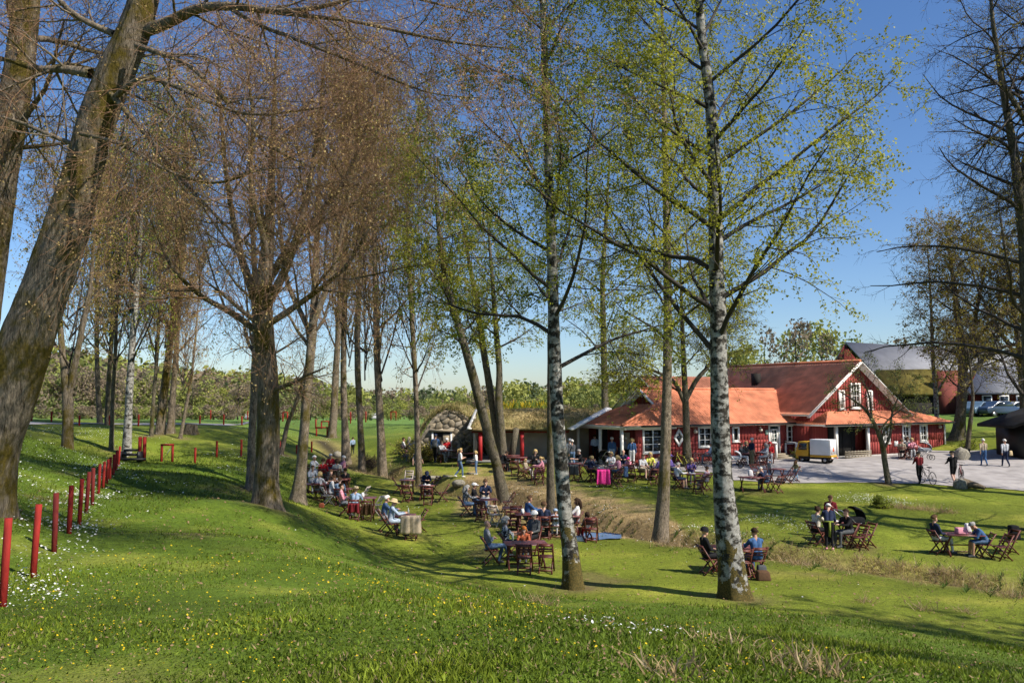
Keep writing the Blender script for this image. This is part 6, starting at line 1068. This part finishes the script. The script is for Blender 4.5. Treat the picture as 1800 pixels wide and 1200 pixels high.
M_yel = mat('yellow vehicle paint', (.60, .33, .02), .35, .05, 3., spec=.5); M_boxw = mat('white box panels', (.78, .78, .78), .45, .04, 3.); M_tri = mat('orange-red reflector', (.75, .12, .04), .4)
mp_ = G(1438, 813); MV = thing('cargo_moped', 'yellow cargo moped with white box and red triangle by the porch', 'vehicle', mp_, math.radians(50)); MV.scale = (.78, .78, .78)   # heads along local +y, its back shows
def bev(o, w=.03):
    md = o.modifiers.new('b', 'BEVEL'); md.width = w; md.segments = 2; return o
cab = MB().prism([(-.62, .55, .32), (-.62, 1.5, .32), (-.62, 1.62, .75), (-.62, 1.35, 1.68), (-.62, .55, 1.72)], (1.24, 0, 0)); bev(cab.build('cab', M_yel, MV), .05)
MB().prism([(-.626, .66, 1.02), (-.626, 1.38, 1.02), (-.626, 1.26, 1.55), (-.626, .66, 1.57)], (1.252, 0, 0)).build('side_window', M_glass, MV); MB().box((0, .548, 1.3), (1.0, .01, .5)).build('rear_window', M_glass, MV)
bev(MB().box((0, .3, .42), (1.3, 2.1, .2)).build('chassis', M_black, MV), .02); bev(MB().box((0, -.45, .56), (1.36, 1.7, .16)).build('load_bed', M_yel, MV), .02)
BX = bev(MB().box((0, -.42, 1.27), (1.34, 1.62, 1.22)).build('cargo_box', M_boxw, MV), .02)
for x in (-.33, .33): MB().box((x, -1.236, 1.27), (.62, .012, 1.1)).build('box_door', M_boxw, BX)
MB().prism([(-.2, -1.25, .95), (.2, -1.25, .95), (.2 - .2, -1.25, 1.3)], (0, -.015, 0)).build('warning_triangle', M_tri, BX); MB().box((0, -1.3, .42), (1.4, .06, .12)).build('bumper', M_chrome, MV)
for x in (-.58, .58): MB().box((x, -1.34, .42), (.16, .03, .09)).build('tail_light', M_tri, MV)
tw_ = MB().tube([(-.08, 0, 0), (.08, 0, 0)], [.25, .25], 18).tube([(-.085, 0, 0), (.085, 0, 0)], [.13, .13], 12, m=1); tm = tw_.mesh('wheel', [M_rub, M_chrome])
for x, y in ((-.58, -.75), (.58, -.75), (-.5, 1.1), (.5, 1.1)): link('wheel', tm, MV, (x, y, .25))
def car(p, rz, label, col):
    t = thing('parked_car', label, 'car', p, rz); m = mat('car paint ' + label[:12], col, .25, .05, 3., spec=.6)
    prof = [(-2.1, .35), (-2.15, .75), (-1.9, .95), (-1.35, 1.0), (-.75, 1.42), (.65, 1.45), (1.35, .98), (2.0, .85), (2.15, .55), (2.1, .3)]
    bev(MB().prism([(-.85, y, z) for y, z in prof], (1.7, 0, 0)).build('body', m, t), .1); MB().prism([(-.86, -1.2, 1.0), (-.86, -.68, 1.36), (-.86, .58, 1.38), (-.86, 1.15, 1.0)], (1.72, 0, 0)).build('side_window', M_glass, t); MB().prism([(-.7, .75, 1.4), (.7, .75, 1.4), (.72, 1.36, 1.02), (-.72, 1.36, 1.02)], (0, .03, .02)).build('windscreen', M_glass, t)
    for x in (-.78, .78):
        for y in (-1.3, 1.35): w = link('wheel', tm, t, (x, y, .31)); w.scale = (1, 1.25, 1.25)
    for x in (-.6, .6): MB().box((x, 2.1, .72), (.3, .06, .14)).build('headlight', M_china, t)
for px, d, col, lab, rz in ((1752, 74, (.03, .05, .09), 'dark blue car parked by the low barn', -70), (1722, 75, (.10, .16, .22), 'grey-blue car parked left of the dark blue one', -60), (1783, 76, (.25, .26, .28), 'silver car parked by the barn at the photo edge', -70)):
    a = at(px, 728, d); car((a[0], d, at(px, 733, d)[2]), math.radians(rz), lab, col)
for k, (px, col) in enumerate([(395, (.5, .5, .52)), (440, (.6, .6, .6)), (660, (.3, .4, .55))]):
    a = at(px, 735, 168); car((a[0], 168, H(a[0], 168)), math.radians(10), 'tiny far car beyond the field, %s from the left' % ('first', 'second', 'third')[k], col)
# ---------------------------------------------------------------- cloth, bags, picnic things
def drape(p, face, w, h0, h1, col, label, name='jacket', sl=True):  # a garment hung over a chair back, with folds
    n, k = 13, 12; V = []; r = np.random.default_rng(int(w * 1000) + len(label))
    ph = r.uniform(0, 6, 3)
    for i in range(k):
        v = i / (k - 1)
        for j in range(n):
            u = -1 + 2 * j / (n - 1); s = abs(v - .22) ; z = h0 - (s * (h0 - h1) * 1.25 if v > .22 else s * (h0 - h1) * .9); y = -.31 - .05 * math.sin(u * 6 + ph[0]) * v - .03 * math.sin(u * 11 + ph[1]) - (.05 if v > .22 else -.13 * (1 - v / .22)) + .02 * v
            V.append((u * w / 2 * (1 + .12 * v), y, max(.02, z + .02 * math.sin(u * 4 + ph[2]) * (1 if v > .9 else 0))))
    me = mesh_np(name, V, [[i * n + j, i * n + j + 1, (i + 1) * n + j + 1, (i + 1) * n + j] for i in range(k - 1) for j in range(n - 1)], cloth(col), True); o = link(name, me, None, p, math.radians(face - 90)); md = o.modifiers.new('s', 'SOLIDIFY'); md.thickness = .015; return put(o, label, 'garment')
drape(G(722, 948), 95, .68, .90, .22, 'beige', 'beige jacket draped over the front chair of the couple'); drape(G(1059, 855), 92, .62, .90, .12, 'hotpink', 'hot pink cardigan hung over a chair back'); drape(G(1014, 846), 60, .5, .88, .35, 'dgrey', 'dark jacket hung on the chair left of the curly woman'); drape(G(1090, 848), 150, .45, .86, .3, 'denim', 'denim jacket hung behind the pale pink shirt'); drape(G(625, 915), 85, .42, .72, .35, 'drk_red', 'dark red cloth on the chair under the lilac shirt'); drape(G(648, 916), 88, .36, .75, .3, 'brown', 'brown jacket on the chair right of the lilac shirt')
def flat_cloth(cx, cy, w, d, col, label, name='blanket'):
    n = 16; X_, Y_ = np.meshgrid(np.linspace(-w / 2, w / 2, n), np.linspace(-d / 2, d / 2, n)); X2 = X_ + cx + .12 * Y_; Y2 = Y_ + cy; Z_ = height(X2, Y2) + .05 + .03 * noise2(X_, Y_, 31, 3, 4.); ii = np.arange(n - 1)[:, None]; jj = np.arange(n - 1)[None]
    return put(link(name, mesh_np(name, np.dstack([X2, Y2, Z_]), np.stack([ii * n + jj, ii * n + jj + 1, (ii + 1) * n + jj + 1, (ii + 1) * n + jj], -1).reshape(-1, 4), cloth(col), True)), label, 'blanket')
p = G(1056, 944); flat_cloth(p[0], p[1], 1.5, 1.3, 'denim', 'blue blanket spread on the lawn behind the birch')
def bagm(w, h, d): return MB().prism([(-w / 2, -d / 2, 0), (w / 2, -d / 2, 0), (w / 2 * .8, -d / 2 * .6, h), (-w / 2 * .8, -d / 2 * .6, h)], (0, d, 0))
def bag(px, py, w, h, d, col, label, dz=0, dx=0, dy=0, name='bag'):
    o = bev(bagm(w, h, d).build(name, cloth(col)), .04); o.location = [float(c) for c in G(px, py) + (dx, dy, dz)]; return put(o, label, 'bag')
bag(1019, 950, .5, .16, .35, 'white', 'white bag lying left of the blue blanket'); bag(1775, 972, .36, .5, .26, 'black', 'black backpack standing behind the bowed man', .45, .25, .1, 'backpack'); bag(1692, 976, .42, .2, .26, 'pink', 'pink bag on the shaded table', TZ); bag(1700, 974, .2, .3, .18, 'white', 'white paper bag behind the pink one', TZ, .12, .1); bag(1342, 1020, .4, .26, .26, 'brown', 'brown bag on the grass by the blue suit'); bag(1338, 1018, .3, .34, .2, 'dgrey', 'dark rucksack beside the brown bag', 0, .1, .25, 'backpack'); bag(928, 950, .32, .45, .22, 'green', 'green rucksack beside the cycle helmet', 0, 0, .1, 'backpack'); bag(565, 892, .25, .2, .2, 'orange', 'orange bag at the feet of the man in dark tee'); bag(1320, 862, .24, .3, .2, 'white', 'white paper bag on the table right of the birch', TZ); bag(1330, 862, .2, .22, .2, 'beige', 'beige paper bag on the table right of the birch', TZ, .1); bag(1770, 821, .22, .3, .08, 'straw', 'paper bag carried by the woman in grey jacket', .7, .28, 0)
on_table(712, 941, bottle(), 'bottle', M_bottle, 'clear bottle on the table of the couple in hats', 'bottle', .1, .12); on_table(636, 904, MB().tube([(0, 0, 0), (0, 0, .1), (0, 0, .22)], [.06, .075, .05], 10), 'jug', M_china, 'white jug on the table of the woman in pink', 'jug', .05, -.1)
for k, (px, py, lab) in enumerate([(1466, 952, 'where the waitress serves'), (1216, 858, 'behind the thick birch'), (853, 906, 'under the leaning alder'), (1056, 848, 'of the hot pink cardigan'), (790, 812, 'before the cellar door'), (750, 879, 'of the man in navy cap'), (1290, 1006, 'of the two men'), (590, 868, 'of the man in dark tee')]): on_table(px, py, tray(), 'tray', M_china, 'small tray with cup and plate on the table ' + lab, 'tray')
ap = MB().box((0, -.07, .98), (.3, .24, .045)).prism([(-.02, -.2, .5), (.06, -.2, .45), (.07, -.19, .98), (0, -.19, .98)], (0, -.02, 0)).build('apron_bow', cloth('apron')); ap.location = G(1458, 966); ap.rotation_euler = (0, 0, math.radians(-20)); put(ap, 'yellow-green apron sash tied behind the waitress', 'apron')
# ---------------------------------------------------------------- grass, flowers, weeds, brush
rg = np.random.default_rng(77)
def scatter(n, f):
    out = []
    while sum(map(len, out)) < n:
        k = f(n); out.append(k)
    return np.concatenate(out)[:n]
def in_view(m):                                                     # denser near the viewer, inside a wedge a little wider than the picture
    y = 3.2 * (22 / 3.2) ** rg.uniform(0, 1, m); x = rg.uniform(-.72, .72, m) * y; return np.stack([x, y], 1)
def on_slope(p):
    foot = np.interp(p[:, 0], SLOPE_FOOT[:, 0], SLOPE_FOOT[:, 1], left=40, right=12); return (p[:, 1] < foot + .2)
def green(n, base, v=.3): return np.clip(base * (1 + rg.normal(0, v, (n, 1))) * (1 + rg.normal(0, .08, (n, 3))), .004, 1)
def grass_obj(name, p, h, w, col, label, lean=.45, sink=.02):
    pts = np.column_stack([p, height(p[:, 0], p[:, 1]) - sink]); return put(blades(pts, np.array([[0, 0, 1.]]), h, w, col, rg, name, lean=lean, flat=p[:, 1] > 8.5), label, name.split('_')[-1], kind='stuff')
p = in_view(170000); p = p[on_slope(p)]; nb = noise2(p[:, 0], p[:, 1], 41, 3, 1.1); n = len(p)
base = np.array([.118, .17, .016])[None] * (1 + .25 * nb[:, None]) + np.clip(nb, 0, 1)[:, None] * np.array([.05, .03, .0]); cc = np.clip(base * (1 + rg.normal(0, .28, (n, 1))), .004, 1); dy_ = rg.uniform(0, 1, n) < .06; cc[dy_] = np.array([.34, .27, .13])
side_ = 1 / (1 + np.exp(-(p[:, 0] + .25 * p[:, 1] - 1.2 + 2.2 * noise2(p[:, 0], p[:, 1], 51, 3, .6)) * .9)); hgt = (.052 + .03 * np.clip(nb, -.9, 1.3)) * (.95 + .65 * side_) * (1 + .35 * noise2(p[:, 0], p[:, 1], 52, 2, 2.6))
grass_obj('meadow_grass', p, hgt, .005 + .0007 * p[:, 1], cc, 'tall meadow grass on the near slope')
p = in_view(60000); p = p[on_slope(p) & (p[:, 0] + .35 * p[:, 1] < 3.5) & (p[:, 1] < 15)]; p = p[noise2(p[:, 0], p[:, 1], 55, 3, 1.4) > -.25]; grass_obj('ground_leaves', p, .05, .013, green(len(p), np.array([.12, .17, .018]), .35), 'low clover-like leaves among the path grass', 1.3)
def strip_pts(m):
    y = rg.uniform(14, 46, m); x = rg.uniform(-.66, .66, m) * y; return np.stack([x, y], 1)
p = strip_pts(90000); d, _ = seg_dist(p[:, 0], p[:, 1], CREEK); yardf = np.interp(p[:, 0], fr[:, 0], fr[:, 1]); p = p[(~on_slope(p) | (p[:, 1] > 18)) & (p[:, 1] < yardf - .1)]; nb = noise2(p[:, 0], p[:, 1], 42, 3, .9)
grass_obj('lawn_grass', p, .045 + .015 * nb, .006 + .0005 * p[:, 1], green(len(p), np.array([.13, .17, .018]) , .25), 'short mown lawn grass around the tables', .6)
p = np.stack([rg.uniform(-26, -8.5, 36000), rg.uniform(10, 48, 36000)], 1); grass_obj('bank_grass', p, .12, .006 + .0005 * p[:, 1], green(len(p), np.array([.10, .145, .016]), .3), 'rough grass on the bank behind the posts')
# dry straw and tussocks along the ditch
t = rg.uniform(0, 1, 26000); cw2 = cw[np.minimum((t * 119).astype(int), 118)]; nn2 = nn[np.minimum((t * 119).astype(int), 118)]; side = rg.normal(0, 1.3, 26000); p = cw2 + nn2 * side[:, None] + rg.normal(0, .1, (26000, 2)); clump = noise2(p[:, 0], p[:, 1], 43, 3, 1.6); far = (p[:, 1] > 30) & (p[:, 0] > -3); keep = ((clump > .12) | (far & (np.abs(side) < 2.6) & (side * 1 < 3))) & (p[:, 1] < 58); p = p[keep]; clump = clump[keep]
straw = np.array([[.42, .30, .15], [.34, .24, .12], [.50, .38, .22], [.22, .16, .08]])
grass_obj('dry_grass', p, .26 + .18 * np.clip(clump, 0, 1), .010, straw[rg.choice(4, len(p))], 'dry straw tussocks along the brook', .9)
T_ = [(1390, 985), (1400, 990), (1440, 992), (1530, 1000), (1560, 1003), (1590, 1000), (1640, 1012), (1660, 1015), (1700, 1025), (1740, 1035), (1775, 1048), (1180, 958), (1220, 960), (1360, 978), (1620, 895), (1560, 890), (1660, 900), (1590, 893), (1265, 1132), (1520, 1058), (1420, 1165), (1390, 1175), (1620, 1070), (1700, 1075), (1440, 1185), (1180, 1190), (690, 834), (700, 832), (655, 815), (930, 1055), (960, 1062)]
pp = []; 
for (px, py) in T_:
    c = G(px, py); k = 260 if py < 1050 else 70; pp.append(c[:2] + rg.normal(0, .30 if py < 1050 else .14, (k, 2)))
p = np.concatenate(pp); grass_obj('straw_tussocks', p, .34 * np.clip(rg.normal(1, .3, len(p)), .3, 2) * np.where(p[:, 1] < 14, .55, 1), .009, straw[rg.choice(4, len(p))], 'bent straw-coloured tussocks beside the ditch', 1.1)
# green weeds on the ditch edges
t = rg.uniform(.45, 1, 16000); k = np.minimum((t * 119).astype(int), 118); p = cw[k] + nn[k] * rg.normal(0, 1.1, (16000, 1)) ; p = p[noise2(p[:, 0], p[:, 1], 44, 2, 1.3) > 0]; grass_obj('ditch_weeds', p, .22, .02, green(len(p), np.array([.085, .14, .025])), 'leafy green weeds on the ditch edge', .8)
def flower_obj(name, pts2, hgt, size, col, label):
    n = len(pts2); z = height(pts2[:, 0], pts2[:, 1]) + hgt * rg.uniform(.6, 1.2, n); c = np.column_stack([pts2, z]); k = 6; V = [c[:, None]]
    a = np.arange(k) * 2 * math.pi / k; tl = rg.normal(0, .35, (n, 2)); s = size * rg.uniform(.6, 1.2, n) * np.clip(pts2[:, 1] / 16, .45, 1.); ring = np.stack([np.cos(a)[None] * s[:, None], np.sin(a)[None] * s[:, None], tl[:, :1] * np.cos(a)[None] * s[:, None] + tl[:, 1:] * np.sin(a)[None] * s[:, None] + .3 * s[:, None]], -1); V = np.concatenate([c[:, None], c[:, None] + ring], 1).reshape(-1, 3); b = np.arange(n)[:, None, None] * (k + 1)
    tr = np.stack([np.zeros(k, int), 1 + np.arange(k), 1 + (np.arange(k) + 1) % k], -1)[None] + b; return put(link(name, mesh_np(name, V, np.zeros((0, 4)), col, False, tr.reshape(-1, 3))), label, 'flowers', kind='stuff')
M_fy = mat('yellow petals', (.78, .55, .02), .5, .1, 3., transl=.3); M_fw = mat('white petals', (.8, .8, .76), .5, .05, 3., transl=.3)
def cl(pxs, k, s):
    return np.concatenate([G(px, py)[:2] + rg.normal(0, s, (k, 2)) * (1.6, 1) for px, py in pxs])
py_ = np.concatenate([cl([(590, 1000), (610, 1020), (640, 1030), (575, 1035), (650, 1035)], 22, .2), cl([(790, 1080), (770, 1090), (830, 1070), (820, 1135), (800, 1130), (860, 1140)], 14, .18), cl([(120, 1080), (90, 1070), (200, 1130), (300, 1150), (250, 1100), (160, 1160), (60, 1160), (330, 1060), (350, 990), (240, 1000), (420, 1110), (280, 1180), (100, 1190)], 34, .5), cl([(1150, 1185), (1220, 1190), (1320, 1160), (1600, 1185)], 14, .3), np.stack([rg.uniform(-6, 3, 500), rg.uniform(5, 14, 500)], 1)]); flower_obj('yellow_flowers', py_, .11, .017, M_fy, 'yellow spring flowers scattered over the near slope')
fp = np.array([(-5.8, 9.4), (-22.9, 48.)]); t = rg.uniform(0, .8, 1300) ** 1.3; p = fp[0] * (1 - t[:, None]) + fp[1] * t[:, None] + rg.normal(0, .35, (1300, 2)) * (1.1, 1) + (.15, 0)
pw = np.concatenate([p, cl([(1050, 1105), (1080, 1110), (1110, 1120), (1160, 1125)], 16, .12), cl([(1540, 880), (1560, 885), (1520, 875), (1350, 915), (1420, 930)], 150, .5), cl([(1220, 930), (1280, 945), (1250, 940), (1100, 860), (1050, 900), (930, 885), (900, 870)], 70, .45), cl([(150, 870), (90, 890), (60, 850), (200, 840), (70, 800), (130, 800)], 110, .8), cl([(140, 765), (190, 770), (160, 760)], 160, 1.3), cl([(430, 830), (400, 800), (460, 780), (480, 800)], 90, .5), cl([(545, 770), (510, 765), (450, 760)], 60, .9), np.stack([rg.uniform(-7, 10, 120), rg.uniform(20, 40, 120)], 1)])
flower_obj('white_anemones', pw, .1, .022, M_fw, 'white anemones along the posts and on the banks')
def bush(px, py, w, h, n, size, m, label, d=None, name='bush'):
    b = G(px, py) if d is None else np.array([at(px, py, d)[0], d, H(at(px, py, d)[0], d)]); r = np.random.default_rng(int(px)); t_ = thing(name, label, 'bush', b); st = np.zeros((26, 3)) + r.normal(0, w * .12, (26, 3)) * (1, 1, 0); P = grow(st, np.column_stack([r.normal(0, .6, (26, 2)), np.ones(26)]), h * r.uniform(.6, 1.1, 26), 6, .22, 0., r); s2 = spawn(P, np.full((26, 6), .012), 7, .2, 1, 45, 15, h * .45, .3, r); P2 = grow(s2[0], s2[1], s2[2], 4, .2, 0., r)
    MB().add(*tubes(P, np.linspace(.016, .005, 6)[None].repeat(26, 0), 4)).add(*tubes(P2, np.linspace(.007, .003, 4)[None].repeat(len(P2), 0), 3)).build('stems', M_twigd, t_)
    if n: v, q = leaves(P2, n, size, r, w * .07); link('foliage', mesh_np('foliage', v, q, m), t_)
M_rhod = mat('bush leaves', (.13, .15, .03), .5, .4, 2., col2=(.40, .34, .06), transl=.3)
bush(735, 800, 1.0, 1.5, 1500, .10, M_rhod, 'leafy shrub left of the cellar door', 53.5); bush(752, 802, .8, 1.4, 1300, .10, M_rhod, 'yellowish shrub beside the cellar door', 53.2); bush(708, 770, .8, 1.0, 700, .1, M_rhod, 'small dark shrub on the rise behind the white-clad people', 58); bush(826, 798, 1.0, 1.9, 500, .09, M_rhod, 'tangled climber between cellar and shed', 53.2); bush(655, 822, 1.0, .9, 300, .06, mat('dead leaves', (.16, .1, .06), .8), 'heap of dry brush at the brook head'); bush(645, 815, .8, .8, 200, .06, MATS['dead leaves'], 'dry brush behind the thin lime'); bush(1548, 893, .9, .55, 1500, .07, M_leafd, 'low leafy clump on the yard bank with white flowers'); bush(1700, 790, 1.2, .8, 900, .09, M_leafd, 'green shrub in shade on the slope by the hut'); bush(1402, 808, .25, .7, 300, .08, M_leafd, 'potted plant on the house steps')
# fallen twigs and last year's leaves
p = in_view(3600); p2 = np.stack([rg.uniform(-9, 12, 2600), rg.uniform(18, 42, 2600)], 1); p = np.concatenate([p, p2]); n = len(p); c = np.column_stack([p, height(p[:, 0], p[:, 1]) + rg.uniform(.015, .05, n)]); a = rg.uniform(0, 6.28, n); s = (.007 + .0012 * np.clip(p[:, 1], 0, 25)) * rg.uniform(.5, 1.3, n); dx = np.stack([np.cos(a), np.sin(a), rg.normal(0, .3, n)], 1) * s[:, None]; dy2 = np.stack([-np.sin(a), np.cos(a), rg.normal(0, .4, n)], 1) * s[:, None] * .6
put(link('fallen_leaves', mesh_np('fallen_leaves', np.stack([c - dx, c - dy2, c + dx, c + dy2], 1), np.arange(4 * n).reshape(-1, 4), mat('dead brown leaves', (.24, .15, .08), .8, .4, 3.))), 'brown fallen leaves scattered over the grass', 'leaves', kind='stuff')
# trampled earth under the tables and round the trunks
ga = gme.attributes['tint']; gc_ = np.empty(len(gme.vertices) * 4, np.float32); ga.data.foreach_get('color', gc_); gc_ = gc_.reshape(-1, 4); gX = XX.ravel(); gY = YY.ravel(); wear = np.zeros(len(gX)); nz = noise2(gX, gY, 61, 3, 2.4)
for q in TPOS: wear = np.maximum(wear, .42 * np.exp(-(((gX - q[0]) / 1.1) ** 2 + ((gY - q[1]) / .9) ** 2)) * (1 + .8 * nz))
for o in bpy.data.objects:
    if o.parent is None and o.name.split('.')[0].endswith('tree') and o.location.y < 70: wear = np.maximum(wear, .85 * np.exp(-(((gX - o.location.x) ** 2 + (gY - o.location.y) ** 2) / .55)) * (1 + .6 * nz))
wear = np.clip(wear, 0, 1)[:, None]; gc_[:, :3] = gc_[:, :3] * (1 - wear) + np.array([.15, .11, .055]) * wear; ga.data.foreach_set('color', gc_.ravel())
